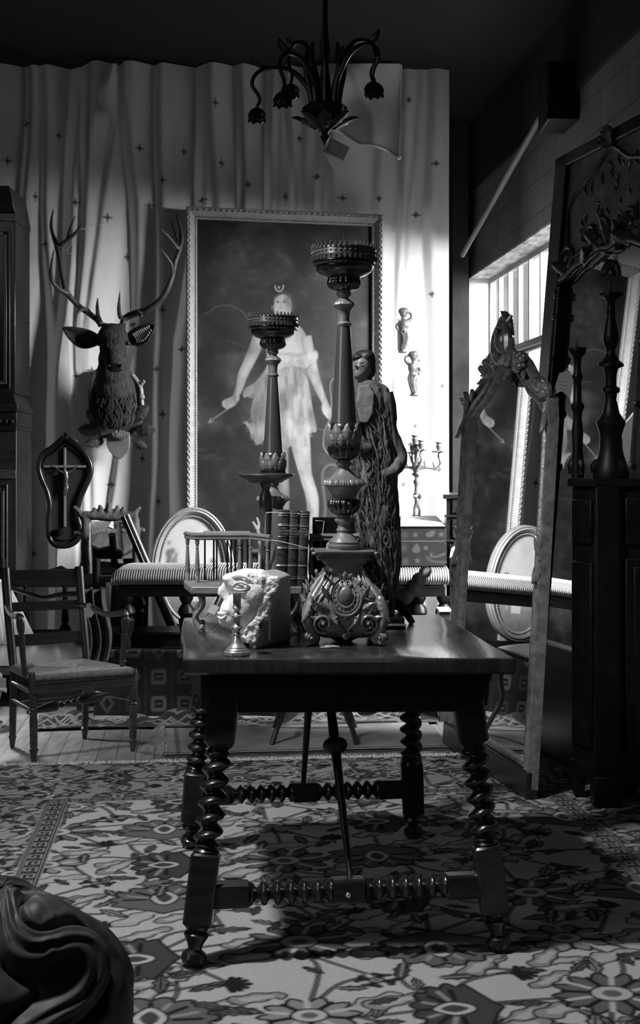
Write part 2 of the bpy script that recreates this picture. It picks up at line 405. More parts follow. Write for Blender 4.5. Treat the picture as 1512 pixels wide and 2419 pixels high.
# right wall with the window opening
YB, YA = 9.44, 5.75; ZL, ZS = 2.70, 0.95; TH = 0.20
def wp(Y, off=0.0): return (xw(Y)+off, Y)
m = MB()
quadwall(wp(-2.5), wp(YA), (TH, 0), 0, ZC, m); quadwall(wp(YB), wp(9.7), (TH, 0), 0, ZC, m)
quadwall(wp(YA), wp(YB), (TH, 0), 0, ZS, m); quadwall(wp(YA), wp(YB), (TH, 0), ZL, ZC, m)
wr = structure(m.build('wall_right', M_block, smooth=False))
# block joints on the painted wall
nt = M_block.node_tree; b = nt.nodes['Principled BSDF']; tcn = nt.nodes.new('ShaderNodeTexCoord'); sp = nt.nodes.new('ShaderNodeSeparateXYZ'); cb = nt.nodes.new('ShaderNodeCombineXYZ')
nt.links.new(tcn.outputs['Object'], sp.inputs[0]); nt.links.new(sp.outputs['Y'], cb.inputs['X']); nt.links.new(sp.outputs['Z'], cb.inputs['Y'])
bk = nt.nodes.new('ShaderNodeTexBrick'); bk.inputs['Scale'].default_value = 1; bk.inputs['Brick Width'].default_value = .40; bk.inputs['Row Height'].default_value = .20; bk.inputs['Mortar Size'].default_value = .006
bk.inputs['Color1'].default_value = (1,1,1,1); bk.inputs['Color2'].default_value = (.93,.93,.93,1); bk.inputs['Mortar'].default_value = (.6,.6,.6,1)
nt.links.new(cb.outputs[0], bk.inputs[0]); src = b.inputs['Base Color'].links[0].from_socket
mx = nt.nodes.new('ShaderNodeMix'); mx.data_type = 'RGBA'; mx.blend_type = 'MULTIPLY'; mx.inputs[0].default_value = 1
nt.links.new(src, mx.inputs[6]); nt.links.new(bk.outputs[0], mx.inputs[7]); nt.links.new(mx.outputs[2], b.inputs['Base Color'])
# white painted reveal lining
m = MB(); e = 0.012
quadwall(wp(YB-e), wp(YB), (TH, 0), ZS, ZL, m); quadwall(wp(YA), wp(YA+e), (TH, 0), ZS, ZL, m)
structure(m.build('trim_1', M_white, smooth=False))
m = MB(); quadwall(wp(YA), wp(YB), (TH, 0), ZL-e, ZL, m); quadwall(wp(YA), wp(YB), (TH, 0), ZS, ZS+e, m)
structure(m.build('trim_2', mat('flaking lintel paint', 0.5, 0.8, noise=0.6, nscale=7, stretch=(3, 1, 1), bump=1.5, bscale=20), smooth=False))
# window: ribbed upper lights, a transom and an opened lower casement
win = thing('window_1', 'steel window with ribbed upper lights beside the curtain', 'window', (xw(8)+TH-.03, 8, ZS)); win['kind'] = 'structure'; del win['category']
m = MB(); o1 = TH-.05
def wbar(Y0, Y1, z0, z1, dp=.035, off=0.0):
    quadwall(wp(Y0, o1+off), wp(Y1, o1+off), (dp, 0), z0, z1, m)
wbar(YA, YB, ZL-.05, ZL-e); wbar(YA, YB, ZS+e, ZS+.06); wbar(YB-.05, YB-e, ZS, ZL); wbar(YA+e, YA+.05, ZS, ZL)
wbar(YA, YB, 2.06, 2.12, .05, -.015)
k = 0
Yv = YB-.30
while Yv > YA+.1:
    wbar(Yv-.012, Yv+.012, 2.10, ZL-.03, .03); Yv -= .27
for Yv in (8.35, 7.4, 6.7): wbar(Yv-.02, Yv+.02, ZS, 2.1)
m.build('window_frame', mat('old window paint', 0.35, 0.6, noise=.3, nscale=20), win, smooth=False)
m = MB()
# tilted open casement leaf
qa = Vector((xw(8.9)+.06, 8.9, 0)); 
for (a_, b_) in (((8.95, ZS+.05), (8.95, 2.04)), ((8.95, 2.04), (7.6, 2.04)), ((7.6, 2.04), (7.6, ZS+.05))):
    m.tube([Vector((xw(a_[0])+.10-.02, a_[0], a_[1])), Vector((xw(b_[0])+.10-.02, b_[0], b_[1]))], .018, 6)
m.build('casement', mat('casement steel', 0.12, 0.5), win)
pane = MB(); quadwall(wp(YA+.04, o1+.015), wp(YB-.04, o1+.015), (.004, 0), ZS+.04, ZL-.03, pane)
mg = bpy.data.materials.new('window glass'); mg.use_nodes = True; nt = mg.node_tree; nt.nodes.clear()
o_ = nt.nodes.new('ShaderNodeOutputMaterial'); tr = nt.nodes.new('ShaderNodeBsdfTransparent'); gl = nt.nodes.new('ShaderNodeBsdfGlossy'); mxs = nt.nodes.new('ShaderNodeMixShader')
mxs.inputs[0].default_value = .06; gl.inputs['Roughness'].default_value = .1; tr.inputs[0].default_value = (.95,.95,.95,1)
nt.links.new(tr.outputs[0], mxs.inputs[1]); nt.links.new(gl.outputs[0], mxs.inputs[2]); nt.links.new(mxs.outputs[0], o_.inputs[0])
pane.build('pane', mg, win, smooth=False)
# dark beam and steelwork high on the right wall, dark painted upper wall
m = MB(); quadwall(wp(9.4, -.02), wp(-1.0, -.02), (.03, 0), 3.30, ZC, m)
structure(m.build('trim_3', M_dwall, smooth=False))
structure(MB().box(xx(1290,6.8), xx(1398,6.8), 6.75, 7.05, zz(288,6.8), zz(150,6.8)).build('trim_4', M_black, smooth=False, bevel=.01))
# dark brick pier between the curtain and the window
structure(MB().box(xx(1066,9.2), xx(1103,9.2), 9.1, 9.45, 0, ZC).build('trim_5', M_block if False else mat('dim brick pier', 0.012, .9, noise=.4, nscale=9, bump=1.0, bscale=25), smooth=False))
tag(MB().tube([at(1092, 603, 8.6), at(1285, 262, 7.0)], .018, 8).build('pole', mat('grey pole', .16, .6)), 'long thin grey pole leaning diagonally across the window wall up to the beam', 'pole')
# ------------------------------------------------------------------ starry curtain
def cY(u): return 7.87/(1 - TA*(u-CX)/F)
def smooth1(a, s, axis=1):
    n = int(3*s); k = np.exp(-0.5*(np.arange(-n, n+1)/s)**2); k /= k.sum()
    p = [(0,0),(0,0)]; p[axis] = (n, n); b = np.pad(a, p, mode='edge')
    return np.apply_along_axis(lambda r: np.convolve(r, k, 'valid'), axis, b)
ROWS = [200, 480, 800, 1200]
BANDS = [((-40,-10),(-30,-12),(-20,-5),(-30,-5)), ((55,75),(42,62),(45,52),(55,70)), ((93,108),(97,112),(102,128),(102,150)),
 ((158,186),(145,177),(132,158),(122,146)), ((190,232),(192,207),(180,187),(193,199)), ((278,300),(232,247),(200,207),(214,222)),
 ((284,306),(300,328),(309,320),(248,262)), ((366,384),(366,384),(366,382),(350,367)), ((458,488),(458,490),(405,440),(398,440)),
 ((492,506),(497,518),(495,518),(495,518)), ((556,577),(556,578),(556,578),(556,578)), ((630,648),(621,640),(620,640),(620,640)),
 ((658,664),(655,663),(655,662),(655,662)), ((670,684),(684,698),(684,698),(684,698)), ((716,730),(712,723),(712,723),(712,723)),
 ((745,760),(742,756),(742,756),(742,756)), ((772,786),(770,788),(770,788),(770,788)), ((905,925),(880,895),(890,905),(900,915)),
 ((935,958),(945,957),(926,934),(926,931)), ((990,1000),(962,968),(958,962),(975,980)), ((1010,1026),(1003,1020),(1008,1030),(1004,1038))]
AMP = [.8,.9,1,.9,1.1,.7,.9,1.1,1,.7,1,1.2,.8,.9,.8,.9,.9,.5,.8,.5,.7]
U = np.arange(-70, 1063.1, 2.6); V = np.arange(150, 1652, 3.2); UU, VV = np.meshgrid(U, V)
S = np.zeros_like(UU)
for bnd, am in zip(BANDS, AMP):
    l = np.interp(VV, ROWS, [b[0] for b in bnd]); r = np.interp(VV, ROWS, [b[1] for b in bnd]); wob = 3*np.sin(VV/90. + bnd[0][0])
    l = l+wob; r = r+wob
    s = 1/(1+np.exp(-(UU-l)/1.6)) * 1/(1+np.exp((UU-r)/3.0)); S -= 2.1*am*s
S = S - smooth1(S, 40)                     # the gentle rising faces between the sharp ones
D = np.cumsum(S, 1)*2.6*0.00262; D = D - smooth1(D, 50)
D = np.maximum(D, -.075)
D += 0.02*(vnoise(UU.shape, (90, 22), 3) - .5) + 0.05*(vnoise(UU.shape, (160, 60), 5)-.5)
Yb = 7.87/(1 - TA*(UU-CX)/F); Xc = (UU-CX)/F*Yb; Zc = HC-(VV-CY)/F*Yb; Zc = np.minimum(np.maximum(Zc, 0.02), ZC-.005)
Pc = np.stack([Xc, Yb+D+.02, Zc], -1)
R = Ras(-70, 1063, 150, 1652, 2.6, .62); 
stars = [(16,378),(135,315),(58,287),(81,462),(331,351),(432,353),(385,426),(352,483),(523,385),(586,436),(708,325),(477,470),(180,480),(255,515),(296,603),(104,575),(60,760),(382,730),(185,890),(218,877),(366,870),(382,978),(333,1083),(262,1145),(372,1185),(74,1310),(674,462),(748,415),(808,470),(896,468),(984,505),(1029,387),(1021,695),(1046,912),(1037,1110),(990,850),(510,245),(311,765),(430,825),(983,1005),(955,1145),(47,1043),(946,756),(966,235),(18,1120),(460,640)]
def star_mask(X, Y, cx, cy, R_=13):
    x = np.abs(X-cx); y = np.abs(Y-cy); m = np.zeros_like(X)
    for (a, b, L, wd) in ((x, y, R_, 2.6), (y, x, R_, 2.6), ((x+y)/1.414, np.abs(x-y)/1.414, R_*.55, 2.6)):
        m = np.maximum(m, np.clip((wd*(1-a/L) - b)/1.0 + .5, 0, 1)*(a < L))
    return np.maximum(m, np.clip(4.2-np.hypot(x, y), 0, 1))
colC = np.full(UU.shape, .64) * (0.94+.12*vnoise(UU.shape, 14, 8))
for cx, cy in stars:
    i0 = max(0, np.searchsorted(U, cx-16)); i1 = np.searchsorted(U, cx+16); j0 = max(0, np.searchsorted(V, cy-16)); j1 = np.searchsorted(V, cy+16)
    mk = star_mask(UU[j0:j1, i0:i1], VV[j0:j1, i0:i1], cx, cy); colC[j0:j1, i0:i1] = colC[j0:j1, i0:i1]*(1-mk)+.10*mk
cur = thing('star_curtain', 'pale curtain printed with small dark stars covering the back wall', 'curtain', (xx(500, 7.9), 7.9, 0))
grid_obj('curtain_cloth', Pc, colC, M_curtain, cur)
# sharp turned-over edge at the upper left, and the swag pinned up at the right
def patch(name, poly_fn, n=40, m_=40, mt=M_curtain, col=.62, seed=1, parent=cur):
    P = np.zeros((m_+1, n+1, 3))
    for j in range(m_+1):
        for i in range(n+1):
            P[j, i] = poly_fn(i/n, j/m_)
    return grid_obj(name, P, np.full((m_+1, n+1), col)*(0.95+.1*vnoise((m_+1, n+1), 6, seed)), mt, parent)
def flap(s, t):
    v = 150+150*t; l = np.interp(v, [150,180,205,228,240,262,300], [262,255,238,229,232,246,275]); r = 277
    u = l+(r-l)*s; Y = cY(u)-.10-.03*math.sin(s*PI)+.05*s; p = at(u, v, Y); return (p.x, p.y, min(p.z, ZC-.01))
patch('turned_edge', flap, 16, 40)
def swag(s, t):
    bot = np.interp(s, [0, .25, .45, .62, .8, 1], [300, 318, 338, 342, 352, 372]); u = 775+s*(173-6*t); v = 150+(bot-150)*t
    d = .05*math.sin(s*3.2*PI+t*2.4)*t + .04*math.sin((s*.7+t)*5) + .035*math.exp(-((s-.55-.35*(t-.6))/.08)**2)
    Y = cY(u)-.13-d; p = at(u, v, Y); return (p.x, p.y, min(p.z, ZC-.01))
patch('pinned_swag', swag, 60, 50)
m = MB(); pts = [Vector(swag(s, 1.0)) for s in np.linspace(0.0, 1, 30)]; m.tube(pts, .009, 6)
m.tube([Vector(swag(1.0, t)) for t in np.linspace(1, 0.02, 24)], .007, 6)
m.ell(Vector(swag(1, 1)), .016); m.build('hem', mat('curtain hem', .5, .9), cur)

# ------------------------------------------------------------------ big framed painting of a draped huntress, leaning on the curtain
def PY(px, py):   # its plane
    return 7.77 + TA*xx(px, 7.77) - (py-500)*0.00016
PT = (442, 489, 904, 509, 1590)   # left x, left top y, right x, right top y, bottom y
R = Ras(462, 880, 512, 1600, 1.15, .06)
X, Y = R.X, R.Y
nz = vnoise(R.a.shape, (60, 80), 11, 6); nz2 = vnoise(R.a.shape, (22, 26), 12, 5)
R.a[:] = .03 + .20*np.clip((nz-.42)*2.6, 0, 1)*(.4+.6*nz2*1.4) + .10*np.clip(nz2-.48, 0, 1)
for (cx, cy, rx, ry, v, al) in ((560,690,90,90,.11,.6),(800,720,70,110,.11,.6),(640,600,80,60,.10,.5),(500,650,40,70,.09,.5),(520,560,60,40,.025,.7),(700,560,50,50,.03,.6),(830,560,40,40,.03,.6),(560,1130,120,60,.02,.9),(800,1150,60,70,.035,.7),(490,900,40,100,.03,.6),(600,770,60,40,.12,.4)):
    R.blob(cx, cy, rx, ry, v, al)
R.a += .03*(vnoise(R.a.shape, (7, 9), 14, 3)-.5)
for (x0, y0) in ((474,1062),(486,1082),(500,1076),(516,1085)): R.blob(x0, y0, 14, 4, .16, .6)
# blowing scarf
R.poly([(480,742),(505,724),(540,722),(575,735),(600,760),(612,800),(600,830),(575,805),(548,770),(515,765)], .10, 6, .45)
R.line([(482,742),(497,735),(510,724),(545,722),(575,738),(583,752)], 2.2, .30, 1.5, .8, True)
R.line([(535,803),(560,812),(590,828),(602,838)], 2.5, .22, 2, .6, True)
SK = .56
def limb(P, W, v, sh=.7, soft=2.2):
    Q = smoothpath([(p[0], p[1], 0) for p in P], 8); Wd = np.interp(np.linspace(0,1,len(Q)), np.linspace(0,1,len(W)), W)
    L_ = []; R_ = []
    for i, q in enumerate(Q):
        t = (Q[min(i+1,len(Q)-1)]-Q[max(i-1,0)]).normalized(); n = Vector((-t.y, t.x, 0))
        L_.append(q+n*Wd[i]); R_.append(q-n*Wd[i])
    R.poly([(p.x,p.y) for p in L_+R_[::-1]], v*sh, soft, 1, False)
    for k, (wf, vf, a) in enumerate(((.72, .88, .7), (.42, 1.0, .7))):
        off = -.15
        A = [(Q[i] + (L_[i]-Q[i])*(wf+off)) for i in range(len(Q))]; B = [(Q[i] - (L_[i]-Q[i])*(wf-off)) for i in range(len(Q))]
        R.poly([(p.x,p.y) for p in A+B[::-1]], v*vf, soft*2.2, a, False)
# legs
limb([(665,1020),(668,1110),(672,1200),(668,1300),(655,1400)], [17,14,12,13,8], SK*.62)
limb([(705,1000),(712,1060),(722,1120),(738,1180),(738,1250),(733,1330)], [27,22,15,15,12,9], SK)
# torso, shoulders
R.poly([(612,772),(640,752),(662,748),(690,758),(715,778),(726,806),(722,850),(640,862),(628,820),(610,800)], SK*.92, 3)
R.poly([(640,762),(690,765),(712,790),(712,830),(668,842),(640,835)], SK*1.12, 9, .8)
R.blob(706,812,16,18,SK*.6,.35); R.blob(694,800,14,15,SK*1.15,.7)
limb([(655,720),(658,740),(662,760)], [15,13,20], SK*.95)
# arms
limb([(618,782),(606,815),(590,852),(574,885),(566,915),(556,938)], [17,15,13,12,9,6], SK*1.08)
limb([(722,795),(732,840),(742,885),(756,925),(768,952),(778,975)], [14,13,12,9,7,6], SK*1.0)
R.poly([(560,930),(545,938),(527,946),(525,958),(535,966),(548,962),(558,955),(566,940)], SK*.95, 2)
R.poly([(764,948),(776,955),(784,975),(780,992),(770,985),(760,968)], SK*.9, 2)
# head, hair, crescent
R.poly([(650,706),(655,692),(675,684),(698,686),(708,700),(708,722),(698,735),(680,728),(660,712)], .07, 3)
R.poly([(648,712),(652,700),(668,695),(684,702),(690,722),(684,745),(668,758),(655,748),(648,730)], SK*.98, 2.5)
R.line([(649,705),(658,697),(672,692),(688,699)], 5, .2, 3, .8, True)
for ex in (656, 672): R.blob(ex, 713, 4.5, 2.6, .08, .9); R.line([(ex-5,708),(ex+4,707)], 1.2, .28, 1.6)
R.blob(688, 722, 9, 22, .2, .6); R.blob(664, 752, 12, 7, .25, .5)
R.line([(664,714),(662,726),(666,729)], 1.3, .3, 1.2); R.line([(660,739),(669,739)], 2.2, .2, 1.5)
R.line([(650,675),(651,682),(657,688),(664,687),(669,681),(669,674)], 2.6, .75, 1, 1, True); R.blob(659, 679, 2.5, 3.5, .8, 1)
# drapery
R.poly([(640,842),(690,832),(728,842),(745,826),(752,842),(742,862),(715,876),(728,900),(738,960),(748,1015),(735,1022),(712,1028),(690,1052),(676,1056),(660,1040),(650,1056),(628,1040),(606,1052),(598,1030),(585,1005),(580,995),(596,1000),(592,970),(600,930),(578,940),(574,928),(582,915),(600,905),(622,880),(632,860)], .42, 2.5)
rs = np.random.default_rng(4)
for k in range(34):
    xs = 640+rs.random()*70; xe = 600+(xs-640)*2.0+rs.normal()*8; R.line([(xs,872),((xs+xe)/2+rs.normal()*5,940),(xe,1015+rs.random()*25)], 1.5+2.5*rs.random(), .30+.42*rs.random(), 3, .45, True)
R.poly([(690,940),(715,935),(730,985),(735,1015),(700,1035),(682,1010),(678,970)], SK*1.2, 12, .8)
R.poly([(646,958),(668,925),(680,960),(664,975)], .2, 10, .5)
R.poly([(640,850),(665,838),(700,845),(745,830),(748,846),(720,868),(690,862),(660,872),(640,866)], .62, 4, .9)
for k in range(12): R.line([(640+9*k,868-6*math.sin(k)),(650+8.5*k,852)], 2, .28+.3*(k%2), 2, .6)
R.poly([(574,925),(590,915),(612,900),(612,925),(600,940),(585,938)], .36, 2.5, .8)
for k in range(10): R.line([(600+rs.random()*20,960+k*5),(578+rs.random()*15,985+k*6)], 2, .5, 2, .5)
R.line([(575,998),(584,1004),(592,1020),(600,1040),(620,1048)], 2.5, .6, 2, .8, True)
R.line([(735,1020),(748,1012),(765,1018),(772,1024)], 2, .3, 2, .6, True)
# arrow and bow
R.line([(550,958),(495,996)], 1.8, .6, 1); R.line([(492,999),(498,988)], 1.8, .6, 1); R.line([(492,999),(504,996)], 1.8, .6, 1)
R.line([(790,893),(780,908),(783,950),(781,985),(768,1015),(764,1050),(772,1068),(782,1075)], 3.5, .33, 2, .9, True)
R.line([(797,1100),(778,1098),(764,1112),(762,1140),(768,1190),(766,1240)], 6, .22, 3, .9, True)
def blur(a, k=1):
    for _ in range(k):
        b = a.copy(); b[1:-1, 1:-1] = (a[1:-1, 1:-1]*4+a[:-2, 1:-1]*2+a[2:, 1:-1]*2+a[1:-1, :-2]*2+a[1:-1, 2:]*2+a[:-2, :-2]+a[2:, 2:]+a[:-2, 2:]+a[2:, :-2])/16; a = b
    return a
# soften the figure's edges into the ground, darken the turned-away side of the forms as the painter did
fig = np.clip((R.a-.17)/.2, 0, 1); tone = vnoise(R.a.shape, (34, 20), 55, 4); fold = vnoise(R.a.shape, (60, 7), 56, 3)
skirt = (Y > 868) & (Y < 1056); R.a = np.where(skirt, R.a*(1-fig*.32*np.clip((fold-.45)*3, 0, 1)), R.a)
R.a = R.a*(1-fig*.50*np.clip((tone-.40)*2.4, 0, 1)); R.a = blur(R.a, 1)
leafy = vnoise(R.a.shape, (16, 20), 77, 5); R.a = R.a*(1-(1-fig)*.0)+(1-fig)*.12*np.clip((leafy-.52)*3, 0, 1)*np.clip((nz-.40)*4, 0, 1)
R.a *= .38*(.50+.50*np.clip(blur(fig, 2), 0, 1))
R.a *= 1 + .10*(vnoise(R.a.shape, 3, 21, 2)-.5)
def pp(px, py, off=0.0):
    Yp = PY(px, py)+off; return at(px, py, Yp)
pt = thing('framed_painting', 'tall gilt framed painting of a draped huntress holding an arrow, against the curtain', 'painting', (xx(670, 7.6), 7.6, zz(1590, 7.5)))
Pg = np.zeros(R.a.shape+(3,)); Yp = 7.77+TA*(R.X-CX)/F*7.77-(R.Y-500)*.00016-.012
Pg[...,0] = (R.X-CX)/F*Yp; Pg[...,1] = Yp; Pg[...,2] = HC-(R.Y-CY)/F*Yp
grid_obj('canvas', Pg, R.a, M_canvas, pt)
def frame_poly(corners, prof, m, nrm):
    """mitred frame moulding; corners are inner-edge points (loop), prof=[(out, fwd)]"""
    n = len(corners); cs = [Vector(c) for c in corners]; cen = sum(cs, Vector())/n; fr = []
    for i in range(n):
        a = (cs[i]-cs[i-1]).normalized(); b = (cs[(i+1) % n]-cs[i]).normalized()
        na = a.cross(nrm).normalized(); nb = b.cross(nrm).normalized()
        if na.dot(cs[i]-cen) < 0: na = -na
        if nb.dot(cs[i]-cen) < 0: nb = -nb
        mm = (na+nb); mm = mm/ max(.2, (mm.dot(na)))
        fr.append((mm, Vector(nrm)))
    m.sweep(cs, prof, fr, True); return m
cor = [pp(466, 1566, -.02), pp(877, 1566, -.02), pp(877, 535, -.02), pp(466, 518, -.02)]
nrm = Vector((TA, -1, 0)).normalized()
m = MB(); frame_poly(cor, [(0,-.03),(0,.012),(.006,.02),(.012,.014),(.02,.022),(.038,.045),(.044,.05),(.05,.044),(.058,.055),(.066,.05),(.068,-.03)], m, nrm)
pfr = m.build('frame', M_gilt, pt, ang=.5)
m = MB()
def studs(m, a, b, off, fwd, step, r):
    a, b = Vector(a), Vector(b); L = (b-a).length; n = int(L/step); d = (b-a).normalized()
    for i in range(n+1): m.ell(a + (b-a)*(i/n) + off + nrm*fwd, r, 6, 4)
outc = [(Vector((-1,-TA,0)), 0), (Vector((1,TA,0)), 1)]
dx = EW*.052; 
for a_, b_, o_, st_, r_ in ((cor[3]-dx+UP*.05, cor[0]-dx, .05, .034, (.008,.008,.013)), (cor[2]+dx+UP*.05, cor[1]+dx, .05, .034, (.008,.008,.013)), (cor[3]+UP*.052-dx, cor[2]+UP*.052+dx, .05, .034, (.013,.008,.008)),
        (cor[3]-EW*.012, cor[0]-EW*.012, .02, .016, .0045), (cor[2]+EW*.012, cor[1]+EW*.012, .02, .016, .0045), (cor[3]+UP*.012, cor[2]+UP*.012, .02, .016, .0045)):
    m = MB(); studs(m, a_, b_, Vector(), o_, st_, r_); m.build('beading', M_gilt, pfr)

# ------------------------------------------------------------------ oval landscape painting
YO = 7.34; oc = at(455, 1345, YO); ra, rb = 97/F*YO, (zz(1345, YO)-.343)
ov = thing('oval_painting', 'oval landscape painting in a pale moulded frame standing behind the striped bench', 'painting', (oc.x, oc.y, oc.z-rb-.02))
R = Ras(-1, 1, -1, 1, .012, .42)
R.a += .12*(vnoise(R.a.shape, 30, 31)-.5); R.blob(.2, .1, .5, .3, .5, .5)
R.a[R.Y < -.45] = .12+.1*vnoise(R.a.shape, 14, 33)[R.Y < -.45]
R.blob(0, -.45, 1.2, .12, .22, .8)
for k in range(60):
    a = rs.random(); R.blob(-.85+.33*a*rs.random()+.06, -.5+1.1*rs.random()*(1-a*.3), .08, .05, .10, .75, rs.random())
for k in range(26): R.blob(.55+.3*rs.random(), -.4+.55*rs.random(), .07, .06, .13, .7)
R.poly([(.45,-.55),(.45,-.2),(.5,-.2),(.5,-.55)], .3, .02, smooth=False); R.poly([(.4,-.2),(.52,-.1),(.64,-.2)], .33, .02, smooth=False)
R.poly([(-.05,-.62),(-.05,-.38),(.12,-.28),(.30,-.38),(.30,-.62)], .42, .02, smooth=False)
rr = np.hypot(R.X, R.Y)+1e-9; k_ = np.maximum(np.abs(R.X), np.abs(R.Y))/rr     # square -> disc
Pg = np.zeros(R.a.shape+(3,)); gx, gy = R.X*k_, R.Y*k_
ra2, rb2 = ra-.055, rb-.055
Pg[...,0] = oc.x+gx*ra2; Pg[...,1] = oc.y+gx*ra2*TA-.0; Pg[...,2] = oc.z+gy*rb2
Rs = np.clip(((gx+1)/2*(R.nx-1)), 0, R.nx-1).astype(int); Rt = np.clip(((gy+1)/2*(R.ny-1)), 0, R.ny-1).astype(int)
grid_obj('canvas', Pg, R.a[Rt, Rs], M_canvas, ov)
m = MB(); path = []; fr = []
for i in range(64):
    a = 2*PI*i/64; n_ = (EW*math.cos(a)/ra + UP*math.sin(a)/rb).normalized(); path.append(oc+EW*math.cos(a)*ra2+UP*math.sin(a)*rb2); fr.append((n_, nrm))
m.sweep(path, [(-.004,-.03),(-.004,.008),(.004,.014),(.012,.008),(.022,.022),(.034,.03),(.042,.022),(.05,.026),(.057,.018),(.057,-.03)], fr, True)
ofr = m.build('frame', M_gilt, ov, ang=.5)
m = MB(); [m.ell(oc+EW*math.cos(a)*(ra2+.004)+UP*math.sin(a)*(rb2+.004)+nrm*.012, .005, 6, 4) for a in np.linspace(0, 2*PI, 90, endpoint=False)]
m.build('beading', M_gilt, ofr)

# ------------------------------------------------------------------ the large rug (s across, t along the room)
def st(p): return p.x*EW.x+p.y*EW.y, p.x*ED.x+p.y*ED.y
def inv(s, t): return EW*s+ED*t
CRM, LG, MG, DG, BK = .40, .23, .11, .055, .016
sL, sR = -.47, 1.385      # inner edges of the striped borders
tF = 4.94                 # far edge of the field
s0, s1, t0, t1 = -1.55, 2.0, 2.15, 5.56
RU = Ras(s0, s1, t0, t1, .0052, CRM)
R = RU; sf = .006; ow = .009
r2 = np.random.default_rng(19)
def T(P, c, ang, k=1.0): 
    ca, sa = math.cos(ang), math.sin(ang); return [(c[0]+k*(p[0]*ca-p[1]*sa), c[1]+k*(p[0]*sa+p[1]*ca)) for p in P]
def flower(c, r, n, v1, v2, ang=0, asp=.8):
    P = []
    for i in range(n*6):
        a = 2*PI*i/(n*6); q = r*(.86+.14*math.cos(n*a)); P.append((q*math.cos(a), q*math.sin(a)*asp))
    R.poly(T(P, c, ang), v1, sf, outline=BK, ow=ow, smooth=False)
    for i in range(n):
        a = 2*PI*(i+.5)/n; R.line(T([(r*.32*math.cos(a), r*.32*math.sin(a)*asp), (r*.8*math.cos(a), r*.8*math.sin(a)*asp)], c, ang), ow*1.6, BK if i % 2 else CRM, sf)
    E = [(r*.36*math.cos(a), r*.36*asp*math.sin(a)) for a in np.linspace(0, 2*PI, 14, endpoint=False)]
    R.poly(T(E, c, ang), v2, sf, outline=BK, ow=ow*.8, smooth=False); E = [(p[0]*.45, p[1]*.45) for p in E]; R.poly(T(E, c, ang), MG, sf, smooth=False)
def palmette(c, r, ang, v=MG):
    n = 9; P = []
    for i in range(n*5):
        a = -PI*.62+PI*1.24*i/(n*5-1); q = r*(.82+.18*abs(math.sin(n*a*.8))); P.append((q*math.sin(a), q*math.cos(a)*.8))
    P.append((-r*.12, -r*.65)) if False else None
    P += [(r*.2, -r*.62), (0, -r*.75), (-r*.2, -r*.62)]
    R.poly(T(P, c, ang), v, sf, outline=BK, ow=ow, smooth=False)
    for i in range(n):
        a = -PI*.5+PI*i/(n-1); R.line(T([(r*.35*math.sin(a), r*.35*math.cos(a)*.8), (r*.72*math.sin(a), r*.72*math.cos(a)*.8)], c, ang), ow*1.5, LG if i % 2 else BK, sf)
    R.poly(T([(0,r*.45),(r*.26,r*.12),(r*.16,-r*.2),(0,-r*.3),(-r*.16,-r*.2),(-r*.26,r*.12)], c, ang), CRM, sf, outline=BK, ow=ow*.8)
    R.poly(T([(0,r*.3),(r*.14,r*.08),(0,-r*.16),(-r*.14,r*.08)], c, ang), DG, sf)
def sleaf(c, L, ang, v, wd=.34):
    P = []; n = 7
    for i in range(n+1):
        t = i/n; P.append((t*L, wd*L*.5*math.sin(PI*t)**.7*(1.15 if i % 2 else .7)))
    for i in range(n, -1, -1):
        t = i/n; P.append((t*L, -wd*L*.5*math.sin(PI*t)**.7*(1.15 if i % 2 else .7)))
    R.poly(T(P, c, ang), v, sf, outline=BK, ow=ow*.8, smooth=False); R.line(T([(0,0),(L*.8,0)], c, ang), ow*.7, BK if v > DG else LG, sf)
def cloud(c, r, ang, v=LG):
    P = [(-1,0),(-.8,.35),(-.35,.3),(0,.45),(.4,.3),(.9,.35),(1.15,.0),(.85,-.22),(.55,-.1),(.2,-.3),(-.2,-.28),(-.6,-.4)]
    P = [(p[0]*r*(1+.08*r2.normal()), p[1]*r*(1+.08*r2.normal())) for p in P]
    R.poly(T(P, c, ang), v, sf, outline=BK, ow=ow*.7); R.poly(T([(p[0]*.6, p[1]*.5) for p in P], c, ang), CRM*.92, sf)
def sprig(c, r, ang):
    for k in range(7):
        a = ang+(k-3)*.42; R.line([c, (c[0]+r*math.cos(a)*(1-.08*abs(k-3)), c[1]+r*math.sin(a)*(1-.08*abs(k-3)))], ow*2.1, BK, sf)
    R.line([c, (c[0]-r*.8*math.cos(ang), c[1]-r*.8*math.sin(ang))], ow, BK, sf)
